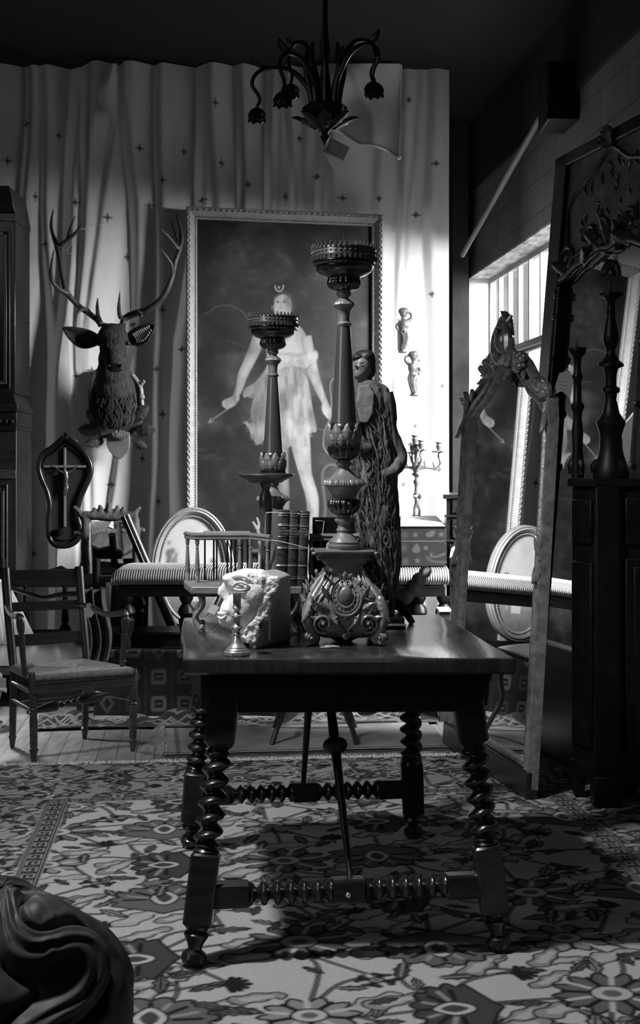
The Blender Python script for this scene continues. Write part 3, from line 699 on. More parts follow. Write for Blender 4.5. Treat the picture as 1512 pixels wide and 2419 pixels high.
def field(sa, sb, ta, tb, ds, dt, scl, dense=1.0, dark=0):
    # vines
    ns = int(round((sb-sa)/ds)); nt_ = int(round((tb-ta)/dt)); ds = (sb-sa)/ns; dt = (tb-ta)/nt_
    for i in range(ns+1):
        for j in range(nt_+1):
            c = (sa+i*ds, ta+j*dt)
            for (di, dj) in ((1,0),(0,1),(.5,.5),(.5,-.5)):
                e = (c[0]+di*ds, c[1]+dj*dt); mid = ((c[0]+e[0])/2+.06*scl*r2.normal(), (c[1]+e[1])/2+.06*scl*r2.normal())
                R.line([c, mid, e], ow*1.7, BK, sf, .9, True); R.line([c, mid, e], ow*.7, MG, sf, .9, True)
    for i in range(ns+1):
        for j in range(nt_+1):
            c = (sa+i*ds+.02*r2.normal()*scl, ta+j*dt+.02*r2.normal()*scl); k = (i+2*j) % 4
            for q in range(5):
                a = r2.random()*2*PI; cloud((c[0]+ds*.42*math.cos(a), c[1]+dt*.42*math.sin(a)), .075*scl*(.8+.5*r2.random()), r2.random()*PI*.3, LG if r2.random() > .3 else .32)
            for q in range(9):
                a = r2.random()*2*PI; d = .28+.26*r2.random(); sleaf((c[0]+ds*d*math.cos(a), c[1]+dt*d*math.sin(a)), .09*scl*(.7+.6*r2.random()), a+r2.normal(), (MG, DG, MG, LG)[q % 4])
            if k == 0: flower(c, .15*scl, 12, MG, CRM, asp=.85)
            elif k == 1: palmette(c, .165*scl, PI if j % 2 else 0, MG)
            elif k == 2: flower(c, .125*scl, 10, LG, CRM)
            else: palmette(c, .145*scl, PI*.5*(1 if i % 2 else -1), DG)
            c2 = (c[0]+ds*.5, c[1]+dt*.5+.02*r2.normal())
            if (i+j) % 2: sprig(c2, .055*scl, PI/2 if j % 2 else 0)
            else: flower(c2, .055*scl, 8, DG, LG)
field(sL, sR, t0+.05, tF, .37, .39, 1.0)
# outer borders (a darker ground)
def borderbox(sa, sb, ta, tb, scl, seed):
    mk = (R.X >= sa) & (R.X <= sb) & (R.Y >= ta) & (R.Y <= tb)
    keep = R.a.copy(); R.a[mk] = .25
    field(sa, sb, ta, tb, .25, .25, scl); R.a[~mk] = keep[~mk]
SB = .078
borderbox(s0, sL-SB, t0, t1, .62, 1); borderbox(sR+SB, s1, t0, t1, .62, 2); borderbox(sL-SB-.001, sR+SB+.001, tF+SB*.6, t1, .6, 3)
def stripe(P, wd):
    (a, b) = P; R.line([a, b], wd, BK*1.6, sf)
    L = math.hypot(b[0]-a[0], b[1]-a[1]); d = ((b[0]-a[0])/L, (b[1]-a[1])/L); n = (-d[1], d[0]); N = int(L/(wd*.95))
    for k in range(N):
        c = (a[0]+d[0]*L*(k+.5)/N, a[1]+d[1]*L*(k+.5)/N); h = wd*.27; q = wd*.30
        def X_(u, v): return (c[0]+d[0]*u*q+n[0]*v*h, c[1]+d[1]*u*q+n[1]*v*h)
        sgn = 1 if k % 2 else -1
        R.line([X_(-1,-sgn), X_(1,-sgn), X_(1,sgn), X_(-.6,sgn), X_(-.6,0), X_(.3,0)], wd*.09, LG*1.25, sf*.8)
        R.line([X_(-1.35,sgn), X_(-1.35,-sgn*.4)], wd*.07, MG, sf*.8)
    for e_ in (-.5, .5):
        o_ = n[0]*wd*e_, n[1]*wd*e_
        R.line([(a[0]+o_[0], a[1]+o_[1]), (b[0]+o_[0], b[1]+o_[1])], wd*.22, LG, sf); R.line([(a[0]+o_[0], a[1]+o_[1]), (b[0]+o_[0], b[1]+o_[1])], wd*.08, BK, sf*.7)
stripe(((sL-SB/2, t0), (sL-SB/2, tF+SB*.3)), SB*.9); stripe(((sR+SB/2, t0), (sR+SB/2, tF+SB*.3)), SB*.9); stripe(((sL-SB, tF+SB*.3), (sR+SB, tF+SB*.3)), SB*.55)
R.a *= .95+.1*vnoise(R.a.shape, 60, 5)
Pg = np.zeros(R.a.shape+(3,)); Pg[...,0] = EW.x*R.X+ED.x*R.Y; Pg[...,1] = EW.y*R.X+ED.y*R.Y
Pg[...,2] = .011+.004*(vnoise(R.a.shape, 70, 9)-.5)
rug = thing('patterned_rug', 'large pale floral rug with dark striped borders under the spiral legged table', 'rug', tuple(inv(.4, 3.9)))
grid_obj('pile', Pg, R.a, M_rug, rug)
m = MB(); m.add([inv(s0,t0)+UP*.001, inv(s1,t0)+UP*.001, inv(s1,t1)+UP*.001, inv(s0,t1)+UP*.001, inv(s0,t0)+UP*.008, inv(s1,t0)+UP*.008, inv(s1,t1)+UP*.008, inv(s0,t1)+UP*.008],
      [(0,3,2,1),(4,5,6,7),(0,1,5,4),(1,2,6,5),(2,3,7,6),(3,0,4,7)]); m.build('backing', M_dcloth, rug, smooth=False)
def fringe(parent, a, b, L, n, m_, up=.006, name='fringe'):
    m = MB(); a, b = Vector(a), Vector(b); d = (b-a).normalized(); q = Vector((-d.y, d.x, 0))
    for i in range(n):
        c = a+(b-a)*(i+random.random())/n; aa = random.gauss(0, .55); l = L*(.5+random.random()*.7)
        e = c+q*l*math.cos(aa)+d*l*math.sin(aa); mid = (c+e)/2+UP*(up*2+random.random()*.008); m.tube([c+UP*up, mid, e+UP*(up*.5+random.random()*.006)], [.0024,.0022,.0012], 3)
    o = m.build(name, m_, parent); o['kind'] = 'stuff'; return o
fringe(rug, inv(s0, t1-.005), inv(s1, t1-.005), .055, 1700, mat('pale fringe', .55, .9))
# small faded carpet on the boards
cp = thing('faded_carpet', 'small worn pale carpet lying on the bare boards behind the big rug', 'rug', (.1, 6.05, 0))
A_ = [(395,1792,0),(1050,1768,0),(1005,1702,0),(392,1712,0)]
def fl(px, py): Yf = HC*F/(py-CY); return Vector((xx(px, Yf), Yf, 0))
q = [fl(395,1790), fl(1065,1772), fl(1010,1713), fl(390,1727)]
n_, m_ = 180, 60; U_, V_ = np.meshgrid(np.linspace(0,1,n_), np.linspace(0,1,m_)); Q = [np.array(p) for p in q]
Pg = ((1-U_)*(1-V_))[...,None]*Q[0]+(U_*(1-V_))[...,None]*Q[1]+(U_*V_)[...,None]*Q[2]+((1-U_)*V_)[...,None]*Q[3]
Pg[...,2] = .012+.006*vnoise(U_.shape, 30, 2); c_ = .15+.22*np.clip(vnoise(U_.shape, (14, 22), 41, 5)-.25, 0, 1); c_[:, 6:9] *= .5; c_[3:5] *= .5
grid_obj('pile', Pg, c_, M_rug, cp); MB().hexa([p+UP*.001 for p in q], [p+UP*.010 for p in q]).build('backing', M_dcloth, cp, smooth=False)
fringe(cp, q[0], q[3], .05, 130, mat('dim fringe', .3, .9), .012)
# ------------------------------------------------------------------ the old table with spiral legs
ZT = .80
tNL, tNR, tFR, tFL = Vector((-.357,3.28,0)), Vector((.512,3.30,0)), Vector((.403,4.27,0)), Vector((-.453,4.18,0))
tb = thing('spiral_leg_table', 'heavy dark antique table with spiral turned splayed legs standing on the patterned rug', 'table', (.03, 3.8, .012))
n_ = 60; m = MB()
def chip(p, i): return p + Vector((0, .006*math.sin(i*1.7)+.004*math.sin(i*.6), 0)) 
top = MB()
def ring(z, ins):
    out = []; cs = [tNL, tNR, tFR, tFL]; cen = sum(cs, Vector())/4
    for k in range(4):
        a, b = cs[k], cs[(k+1) % 4]
        for i in range(12):
            p = a+(b-a)*i/12; p = p + (cen-p).normalized()*ins
            wob = .0025*math.sin(13*i+k*5)+.002*math.sin(7*i+z*200); out.append(Vector((p.x+wob, p.y+wob, z)))
    return out
rs_ = [ring(ZT-.043, .012), ring(ZT-.036, .002), ring(ZT-.010, .0), ring(ZT-.003, .003), ring(ZT, .010)]
vs = [p for r in rs_ for p in r]; k = 48; fs = [tuple(range(k))[::-1], tuple(range(4*k, 5*k))]
for i in range(4):
    for j in range(k): fs.append((i*k+j, i*k+(j+1) % k, (i+1)*k+(j+1) % k, (i+1)*k+j))
top.add(vs, fs); top.build('tabletop', M_top, tb, ang=.5)
def board(px0, py, name_pts, Ya, Yb_, m):   # apron board cut as a silhouette
    pass
def apron(a, b, t, name):
    """a,b end points (inset), shaped lower corners"""
    a, b, t = Vector(a), Vector(b), Vector(t); L = (b-a).length; u = (b-a).normalized(); H = .105; zt = ZT-.043
    P = [(0,0),(L,0),(L-.004,-.02),(L-.018,-.045),(L-.018,-.062),(L-.03,-.085),(L-.045,-H),(.045,-H),(.03,-.085),(.018,-.062),(.018,-.045),(.004,-.02)]
    mm = MB().prism(P, a+UP*zt, u, UP, t); mm.box(0,0,0,0,0,0) if False else None
    return mm.build(name, M_black, tb, bevel=.003)
ins = .045
fa, fb = Vector((-.315,3.325,0)), Vector((.455,3.345,0)); ba, bb = Vector((-.405,4.125,0)), Vector((.355,4.21,0))
apron(fa, fb, (0,.03,0), 'apron'); apron(ba, bb, (0,-.03,0), 'apron')
apron(fa+Vector((0,.03,0)), ba-Vector((0,.03,0)), (.03,0,0), 'apron'); apron(fb+Vector((0,.03,0)), bb-Vector((0,.03,0)), (-.03,0,0), 'apron')
def axis_m(a, b):
    d = (Vector(b)-Vector(a)).normalized(); q = Vector((0,0,1)).rotation_difference(d); return q.to_matrix(), (Vector(b)-Vector(a)).length
def spiral_seg(m, a, b, r0, r1, turns, hand=1, seg=20):
    R3, L = axis_m(a, b); n = int(turns*14); prof = []
    m.lathe([(1.0, L*i/n) for i in range(n+1)], a, seg, mod=lambda an, z, i: (r0+(r1-r0)*(.5+.5*math.cos(2*PI*turns*z/L-hand*an))**.8)*min(1, .75+8*min(z/L, 1-z/L)), m=R3)
def sqblock(m, a, b, w_, rot=0.0, w2=None):
    R3, L = axis_m(a, b); M4 = Matrix.Translation(Vector(a)) @ R3.to_4x4() @ Matrix.Rotation(rot, 4, 'Z'); w2 = w2 or w_
    c = .006; P = []
    for z in (0, .006, L-.006, L):
        h = w_/2 if 0 < z < L else w_/2-.005
        for (x, y) in ((-h,-h+c),(-h+c,-h),(h-c,-h),(h,-h+c),(h,h-c),(h-c,h),(-h+c,h),(-h,h-c)): P.append(M4 @ Vector((x, y*(w2/w_), z)))
    fs = [tuple(range(8))[::-1], tuple(range(24, 32))]
    for i in range(3):
        for j in range(8): fs.append((i*8+j, i*8+(j+1) % 8, (i+1)*8+(j+1) % 8, (i+1)*8+j))
    m.add(P, fs)
def table_leg(foot, topp):
    f, t = Vector(foot), Vector(topp); P = lambda z: f+(t-f)*((z-f.z)/(t.z-f.z)); R3, _ = axis_m(f, t)
    m = MB()
    m.lathe([(.012,0),(.028,.006),(.034,.020),(.030,.034),(.018,.042),(.019,.050),(.024,.062),(.030,.072),(.034,.080),(.026,.088),(.030,.094),(.036,.104),(.034,.112),(.02,.118)], f, 24, m=R3)
    sqblock(m, P(.10+.012), P(.292), .074); m.lathe([(.030,0),(.034,.006),(.028,.014),(.033,.02),(.022,.028)], P(.290), 22, m=R3)
    spiral_seg(m, P(.305), P(.545), .017, .038, 5.6); m.lathe([(.024,0),(.034,.010),(.026,.018),(.036,.028),(.036,.036)], P(.535), 22, m=R3)
    sqblock(m, P(.565), P(ZT-.05), .080); return m.build('leg', M_wood, tb, ang=.6)
LG4 = [((-.328,3.27,.012),(-.245,3.375,ZT-.05)), ((.478,3.38,.012),(.385,3.40,ZT-.05)), ((-.44,4.30,.012),(-.36,4.09,ZT-.05)), ((.325,4.41,.012),(.29,4.17,ZT-.05))]
for f, t in LG4: table_leg(f, t)
def atz(k, z):
    f, t = Vector(LG4[k][0]), Vector(LG4[k][1]); return f+(t-f)*((z-f.z)/(t.z-f.z))
def stretcher(ka, kb, z):
    a, b = atz(ka, z), atz(kb, z); d = b-a; P = lambda t: a+d*t; m = MB()
    for (t0_, t1_) in ((.02,.165),(.44,.56),(.835,.98)): sqblock(m, P(t0_), P(t1_), .062, 0)
    for (t0_, t1_) in ((.165,.44),(.56,.835)):
        R3, L = axis_m(P(t0_), P(t1_)); pr = []; n = 60
        for i in range(n+1):
            q = i/n; pr.append((.014+.018*(.5+.5*math.cos(2*PI*6*q))**.7, L*q))
        m.lathe(pr, P(t0_), 18, m=R3)
    o = m.build('stretcher', M_wood, tb, ang=.6); return a, b
sa, sb_ = stretcher(0, 1, .185); stretcher(2, 3, .195)
m = MB(); cpt = sa+(sb_-sa)*.5; m.ell(cpt+Vector((.0,-.033,-.004)), (.007,.004,.007), 12, 8); m.build('brass_pin', M_brass, tb)
m = MB()
def brace(a, b, ball, bigr):
    a, b = Vector(a), Vector(b); d = b-a; R3, L = axis_m(a, b)
    pr = [(.008,0),(.009,L*.1),(.013,L*(ball-.06)),(.014,L*(ball-.035))]+[(.014+(bigr-.014)*math.sin(PI*q), L*(ball-.035+.07*q)) for q in np.linspace(.1,.9,9)]+[(.015,L*(ball+.035)),(.012,L*(ball+.2)),(.017,L*(ball+.45 if ball < .5 else .97)),(.016,L)]
    m.lathe(pr, a, 14, m=R3)
brace(at(828, 2078, 3.36), (xx(765,3.80), 3.80, ZT-.04), .545, .036); brace(at(716, 1858, 4.33), (xx(740,3.95), 3.95, ZT-.04), .66, .030)
m.build('iron_brace', M_iron, tb)

# ------------------------------------------------------------------ tall altar candlesticks
def candlestick(name, label, cx, cy, k, spike=True, turn=0.0, ped=True, group=None):
    z0 = ZT+.0005; s = 3.62/F*k
    t = thing(name, label, 'candlestick', (cx, cy, z0), group, turn)
    W_ = WM[t.name]
    def MBx(): return MB(W_)
    def pz(y): return (1529-y)*s if y > 1299 else (1514.3-y)*s
    base0 = 1514.3
    pz = lambda y: max(0, (base0-y)*s)
    pr = lambda L: [(h*s, pz(y)) for h, y in L]
    # shaft
    m = MBx(); m.lathe(pr([(37,1300),(37,1293),(40,1290),(40,1287),(36,1286),(36,1281),(37,1280),(32,1275),(20,1262),(15,1258),(18,1253),(18,1251),(15,1247),(15.5,1238),(22,1231),(22,1226),(15,1222),(17,1217)]), seg=40)
    m.build('stem_foot', M_bronze2, t)
    m = MBx(); g = lambda n, a: (lambda an, z, i: 1+a*(abs(math.cos(n*an/2))-.5))
    m.lathe(pr([(17,1217),(24,1213),(31,1207),(36,1199),(37.5,1191),(36,1184),(31,1180),(28,1179)]), seg=96, mod=g(16, .13)); m.build('gadrooned_knop', M_bronze, t, ang=1.2)
    m = MBx(); m.lathe(pr([(29,1179),(29,1176),(32,1166),(41,1152),(48,1147),(50,1146)]), seg=40)
    m.lathe(pr([(50,1146),(50,1142),(46,1135),(44,1134)]), seg=120, mod=lambda an, z, i: 1+.03*math.cos(50*an)); m.lathe(pr([(44,1134),(33,1128),(24,1119),(17,1111),(14,1108),(14,1102),(19,1098),(19,1094),(15,1091),(16,1088)]), seg=40)
    m.build('vase_knop', M_bronze2, t)
    m = MBx(); m.lathe(pr([(16,1088),(25,1083),(33,1075),(37,1065),(37,1060)]), seg=90, mod=g(14, .12)); m.lathe(pr([(37,1060),(38.5,1058),(38.5,1055),(35,1053),(36,1045),(38,1028),(36,1010),(32,1000),(28,998)]), seg=40); lcup = m.build('leaf_cup', M_bronze, t, ang=1.0)
    m = MBx()
    for q in range(8):
        a = 2*PI*q/8+.2; d = Vector((math.cos(a), math.sin(a), 0)); sd = Vector((-math.sin(a), math.cos(a), 0))
        leaf(m, d*(33*s)+UP*pz(1054), UP, sd, d, 54*s, 31*s, .07, 4, .12)
        d2 = Vector((math.cos(a+PI/8), math.sin(a+PI/8), 0)); sd2 = Vector((-math.sin(a+PI/8), math.cos(a+PI/8), 0))
        leaf(m, d2*(36*s)+UP*pz(1054), UP, sd2, d2, 30*s, 24*s, .14, 3, .12)
    m.build('acanthus_leaves', M_bronze2, lcup)
    m = MBx(); m.lathe(pr([(30,1000),(29,993),(23.5,900),(19,830),(15.5,775),(14.5,771)]), seg=48); m.build('shaft', mat('shaft lacquer', .075, .28, metal=.3, noise=.15, nscale=12, coat=.4), t)
    m = MBx(); m.lathe(pr([(15,772),(18,768),(18,765),(14,761),(14,745),(16,733),(22,727),(24,723)]), seg=40); m.lathe(pr([(24,723),(25,721),(23,716),(21,714)]), seg=90, mod=lambda an, z, i: 1+.02*math.cos(40*an))
    m.lathe(pr([(21,714),(11,706),(13,702),(18,697),(18,694),(16,690),(17,688)]), seg=40); m.build('collar', M_bronze2, t)
    m = MBx(); m.lathe(pr([(17,688),(30,684),(36,678),(39,671),(38,664),(36,660),(37,658)]), seg=96, mod=g(18, .10)); m.build('gadrooned_bulb', M_bronze, t, ang=1.2)
    m = MBx(); m.lathe(pr([(36,659),(40,655),(54,650),(64,643),(68,636),(68,632),(72,631),(73,626),(70,624),(74,622),(74,618),(30,614),(6,612)]), seg=64); pan = m.build('drip_pan', M_bronze, t)
    m = MBx(); rr_ = 75*s
    m.lathe([(rr_, pz(620)),(rr_*1.01, pz(612)),(rr_*1.02, pz(608)),(rr_*1.0, pz(607)),(rr_*1.0, pz(595)),(rr_*1.02, pz(594)),(rr_*1.01, pz(590)),(rr_*.985, pz(590)),(rr_*.985, pz(620))], seg=72, capb=False, capt=False)
    N_ = 40
    for q in range(N_):
        a = 2*PI*q/N_; d = Vector((math.cos(a), math.sin(a), 0))
        c = d*rr_*1.01; m.ell(c+UP*pz(601), 2.5*s, 8, 6)
        m.lathe([(3.6*s,0),(3.8*s,3*s),(2.2*s,7*s),(2.4*s,9*s),(.3*s,13*s)], c+UP*pz(592), 6)
        m.lathe([(.3*s,-10*s),(2.6*s,-8*s),(2.0*s,-5*s),(3.8*s,-1*s),(3.6*s,0)], c+UP*pz(611), 6)
        if q % 1 == 0: m.ell(d*rr_*.98+UP*pz(629), 1.5*s, 6, 4)
    m.build('pierced_crown', mat('crown metal', .17, .3, metal=.8, noise=.3, nscale=30), pan)
    m = MBx(); m.lathe([(3.2*s, pz(612)),(2.6*s, pz(585)),(.3*s, pz(548))], seg=8); m.build('pricket', M_iron, pan)
    if not ped: return t
    # square bombe pedestal
    LV = [(60,1500),(74,1494),(88,1482),(98,1465),(101,1448),(99,1425),(90,1400),(78,1380),(62,1362),(50,1350),(47,1340),(48,1333),(54,1329),(56,1322),(62,1315),(64,1308),(73,1305),(76,1302),(76,1299),(70,1298.5)]
    m = MBx(); seg = 64; vs = []; fs = []
    def hw(z): 
        ys = [pz(y) for h, y in LV]; return float(np.interp(z, ys, [h*s*.93 for h, y in LV]))
    for h, y in LV:
        p = 4.5 if y > 1330 else 14
        for j in range(seg):
            a = 2*PI*j/seg; c, s_ = math.cos(a), math.sin(a); q = h*s*.93/((abs(c)**p+abs(s_)**p)**(1/p)); vs.append((q*c, q*s_, pz(y)))
    for i in range(len(LV)-1):
        for j in range(seg): fs.append((i*seg+j, i*seg+(j+1) % seg, (i+1)*seg+(j+1) % seg, (i+1)*seg+j))
    fs.append(tuple(range(seg))[::-1]); fs.append(tuple(range((len(LV)-1)*seg, len(LV)*seg))); m.add(vs, fs)
    ped_ = m.build('pedestal', M_bronze2, t, ang=.9)
    # egg moulding under the cornice
    m = MBx()
    for f_ in range(4):
        Rz = Matrix.Rotation(f_*PI/2, 4, 'Z')
        for q in range(-8, 9): m.ell(Rz @ Vector((q*7*s, -61*s, pz(1317))), (2.8*s, 2.2*s, 3.6*s), 6, 4)
        for e_ in (-1, 1): m.ell(Rz @ Vector((e_*74*s, -71*s, pz(1303))), (5*s, 5*s, 4*s), 8, 6)
    m.build('cornice_moulding', M_bronze2, ped_)
    for f_ in range(4):
        m = MBx(); Rz = Matrix.Rotation(f_*PI/2, 4, 'Z')
        def S_(u, y, off=0.0):
            z = pz(y); return Rz @ Vector((u*s, -hw(z)-off*s+abs(u*s)**2*.5, z))
        U_ = Rz @ Vector((1,0,0)); Nn = Rz @ Vector((0,-1,.25)).normalized(); Vv = UP
        # cabochon and its rings
        m.ell(S_(0, 1400, 3), (17*s, 9*s, 22*s), 24, 16, m=Rz.to_3x3())
        def loop(rx, ry, cy, r, off=2, a0=0, a1=2*PI, n=40): m.tube([S_(rx*math.cos(a), cy-ry*math.sin(a), off) for a in np.linspace(a0, a1, n)], r*s, 6)
        loop(20, 25, 1400, 2.2); loop(36, 42, 1402, 3.0, 2, PI*.62, PI*2.38); loop(30, 34, 1402, 1.2, 2)
        for q in range(18):
            a = 2*PI*q/18; m.tube([S_(23*math.cos(a), 1400-28*math.sin(a), 2), S_(30*math.cos(a), 1402-34*math.sin(a), 2)], .8*s, 5)
        # crest: paired volutes with a palmette
        for e_ in (-1, 1):
            m.tube([S_(e_*(6+9*math.cos(a)*t_), 1372-9*math.sin(a)*t_, 6) for t_, a in zip(np.linspace(1, .2, 22), np.linspace(PI*1.0, PI*4.2, 22))], [3.2*s, 1.6*s], 6)
            leaf(m, S_(e_*4, 1364, 3), Rz @ Vector((e_*.8, -.1, .8)), Rz @ Vector((.7, 0, -.6*e_)), Nn, 20*s, 12*s, .3, 3, .2)
            # side acanthus sprays
            for (u, y, du, dz, L, W) in ((34,1412,.5,1,34,13),(38,1430,.9,.5,32,14),(30,1440,-.4,-1,30,12),(46,1400,.35,1,28,10),(24,1378,.8,.8,22,9),(52,1440,.6,.9,34,14),(58,1452,1,.2,26,12)):
                dd = Rz @ Vector((e_*du, 0, dz)).normalized(); leaf(m, S_(e_*u, y, 1), dd, dd.cross(Nn), Nn, L*s, W*s, .28, 4, .25)
            # big corner volutes
            m.tube([S_(e_*(52+22*math.cos(a)*t_), 1462-22*math.sin(a)*t_, 5) for t_, a in zip(np.linspace(1.05, .15, 36), np.linspace(-PI*.6, PI*3.2, 36))], [4.2*s, 2.6*s], 7)
            m.ell(S_(e_*52, 1462, 7), 5*s, 10, 8)
            m.tube([S_(e_*u, y, 2) for u, y in ((30,1352),(36,1372),(48,1392),(62,1412),(72,1432))], [3*s, 3.5*s, 2*s], 6)
            m.tube([S_(e_*u, y, 1.5) for u, y in ((37,1348),(44,1368),(58,1388),(74,1410))], 1.6*s, 6)
            # lower strapwork
            m.tube(smoothpath([S_(e_*u, y, 3) for u, y in ((20,1446),(24,1452),(14,1468),(6,1478),(10,1488),(18,1484))], 5), 2.6*s, 6)
            m.tube([S_(e_*(9+7*math.cos(a)*t_), 1488-7*math.sin(a)*t_, 4) for t_, a in zip(np.linspace(1, .2, 18), np.linspace(0, PI*3, 18))], 2.2*s, 6)
            for q in range(5): m.ell(S_(e_*(40+q*7), 1385+q*14, 1.5), 1.8*s, 6, 4)
        m.ell(S_(0, 1449, 1), 3.5*s, 8, 6); leaf(m, S_(0, 1366, 3), UP, U_, Nn, 22*s, 16*s, .15, 3, .2)
        leaf(m, S_(0, 1484, 2), -UP, U_, Nn, 18*s, 18*s, .15, 3, .2)
        m.build('carved_relief', M_bronze2, ped_)
    for f_ in range(4):
        m = MBx(); a = PI/4+f_*PI/2; d = Vector((math.cos(a), math.sin(a), 0)); sd = Vector((-math.sin(a), math.cos(a), 0))
        path = smoothpath([d*(62*s)+UP*pz(1345), d*(74*s)+UP*pz(1370), d*(104*s)+UP*pz(1405), d*(124*s)+UP*pz(1445), d*(115*s)+UP*pz(1478), d*(96*s)+UP*(18*s), d*(98*s)+UP*(9*s), d*(112*s)+UP*(8.0*s), d*(126*s)+UP*(10*s)], 6)
        m.tube(path, [5*s, 8*s, 10*s, 12*s, 12*s, 10*s, 8*s, 8*s, 8*s], 10)
        m.tube(spiral(d*(122*s)+UP*(19*s), -d, UP, 14*s, 3*s, -PI/2, 1.5), [6*s, 5*s, 3*s], 10)
        for e_ in (-1, 1):
            m.tube([p+sd*e_*7*s for p in spiral(d*(122*s)+UP*(19*s), -d, UP, 13*s, 3*s, -PI/2, 1.4)], [4*s, 2*s], 8)
            m.ell(d*(122*s)+UP*(19*s)+sd*e_*11*s, 4.5*s, 10, 8)
        leaf(m, d*(118*s)+UP*pz(1400), (-UP+d*.2).normalized(), sd, d, 62*s, 26*s, .2, 5, .2)
        m.build('scroll_foot', M_bronze2, t)
    m = MBx(); m.lathe([(18*s,.0),(30*s,6*s),(33*s,18*s),(24*s,26*s),(40*s, pz(1490))], seg=20); m.build('centre_boss', M_black, t)
    return t
candlestick('altar_candlestick', 'tallest dark carved candlestick with a pierced crown on the table beside the wrapped statue', xx(812.5, 3.62), 3.62, 1.0, turn=.03)
candlestick('altar_candlestick', 'smaller dark crowned candlestick rising behind the round tray and the row of books', xx(645, 4.08), 4.08, .875, turn=.05)

# ------------------------------------------------------------------ broken stone head
sh = thing('stone_head', 'pale broken stone carving of a face in profile on the table', 'sculpture', (xx(600,3.52), 3.52, ZT+.001))
SY = 3.52
def sp_(px, py, Y): return at(px, max(-9999, py), Y)
m = MB()
def slab(poly, Y0, Y1): m.prism([(xx(p[0],SY), zz(p[1],SY)) for p in poly], (0,Y0,0), (1,0,0), (0,0,1), (0,Y1-Y0,0))
# face core facing left
sil = [(545,1356),(575,1347),(620,1350),(640,1365),(640,1515),(600,1519),(566,1519),(549,1519),(545,1500),(552,1490),(540,1484),(522,1478),(516,1466),(520,1458),(517,1449),(520,1440),(523,1428),(530,1417),(524,1410),(514,1404),(516,1394),(527,1378),(537,1366)]
slab(sil, 3.505, 3.60)
for (px, py, Y, rx, ry, rz) in ((566,1375,3.50,.040,.045,.030),(578,1430,3.49,.045,.045,.06),(546,1462,3.51,.030,.035,.026),(552,1366,3.50,.032,.04,.016),(530,1396,3.53,.020,.018,.016),(600,1400,3.49,.05,.05,.05),(590,1480,3.50,.035,.04,.03),(548,1440,3.50,.028,.03,.02)):
    m.ell(at(px, py, Y), (rx, ry, rz), 16, 10)
face_ = m.build('carved_face', M_stone, sh, remesh=.004, sm=5, disp=.0025, dscale=.02)
m = MB()
m.tube(smoothpath([at(x, y, Y) for x, y, Y in ((549,1385,3.462),(560,1377,3.450),(572,1376,3.444),(585,1383,3.444),(592,1389,3.448))], 4), [.0025,.004,.004,.0025], 8)
m.tube(smoothpath([at(x, y, Y) for x, y, Y in ((552,1390,3.458),(562,1394,3.448),(575,1394,3.444),(588,1390,3.446))], 4), [.002,.0035,.002], 8)
m.ell(at(567, 1385.5, 3.458), (.014,.012,.0075), 14, 8)
m.tube(smoothpath([at(x, y, Y) for x, y, Y in ((541,1370,3.478),(555,1362,3.462),(575,1362,3.452),(596,1372,3.448))], 4), [.003,.006,.005,.002], 8)
m.build('eye', M_stone, face_); m = MB()
m.tube(smoothpath([at(x, y, Y) for x, y, Y in ((516,1448,3.515),(524,1450,3.49),(535,1448,3.478))], 4), [.004,.005,.002], 8)
m.tube(smoothpath([at(x, y, Y) for x, y, Y in ((517,1457,3.515),(525,1461,3.488),(534,1454,3.478))], 4), [.004,.0055,.002], 8)
m.build('lips', M_stone, face_)
# sawn block behind the face: shade of its right flank is put into a darker grey
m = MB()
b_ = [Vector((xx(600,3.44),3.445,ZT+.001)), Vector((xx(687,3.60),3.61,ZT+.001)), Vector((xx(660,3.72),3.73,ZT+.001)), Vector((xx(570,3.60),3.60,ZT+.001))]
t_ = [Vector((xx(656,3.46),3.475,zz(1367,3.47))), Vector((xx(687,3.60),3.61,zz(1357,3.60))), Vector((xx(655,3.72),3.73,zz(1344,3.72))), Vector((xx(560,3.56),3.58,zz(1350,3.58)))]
m.hexa(b_, t_); m.build('sawn_block', mat('shaded stone flank', .30, .9, noise=.2, nscale=12, bump=.3, bscale=50), sh, remesh=.006, sm=1)
m = MB()
slabp = [(585,1356),(655,1366),(662,1372),(658,1388),(650,1400),(640,1408),(640,1430),(634,1452),(632,1468),(622,1464),(614,1474),(612,1500),(606,1518),(582,1519),(572,1505),(580,1488),(592,1470),(604,1462),(611,1440),(612,1418),(596,1408),(588,1390),(580,1372)]
def fy(px): return 3.50-.04*min(1, max(0, (px-560)/90))
P0 = [(xx(p[0],3.46), zz(p[1],3.46)) for p in slabp]; m.prism(P0, (0,3.452,0), (1,0,0), (0,0,1), (0,.05,0))
m.build('broken_surface', M_stonerough, sh, remesh=.0035, sm=1, disp=.012, dscale=.012)

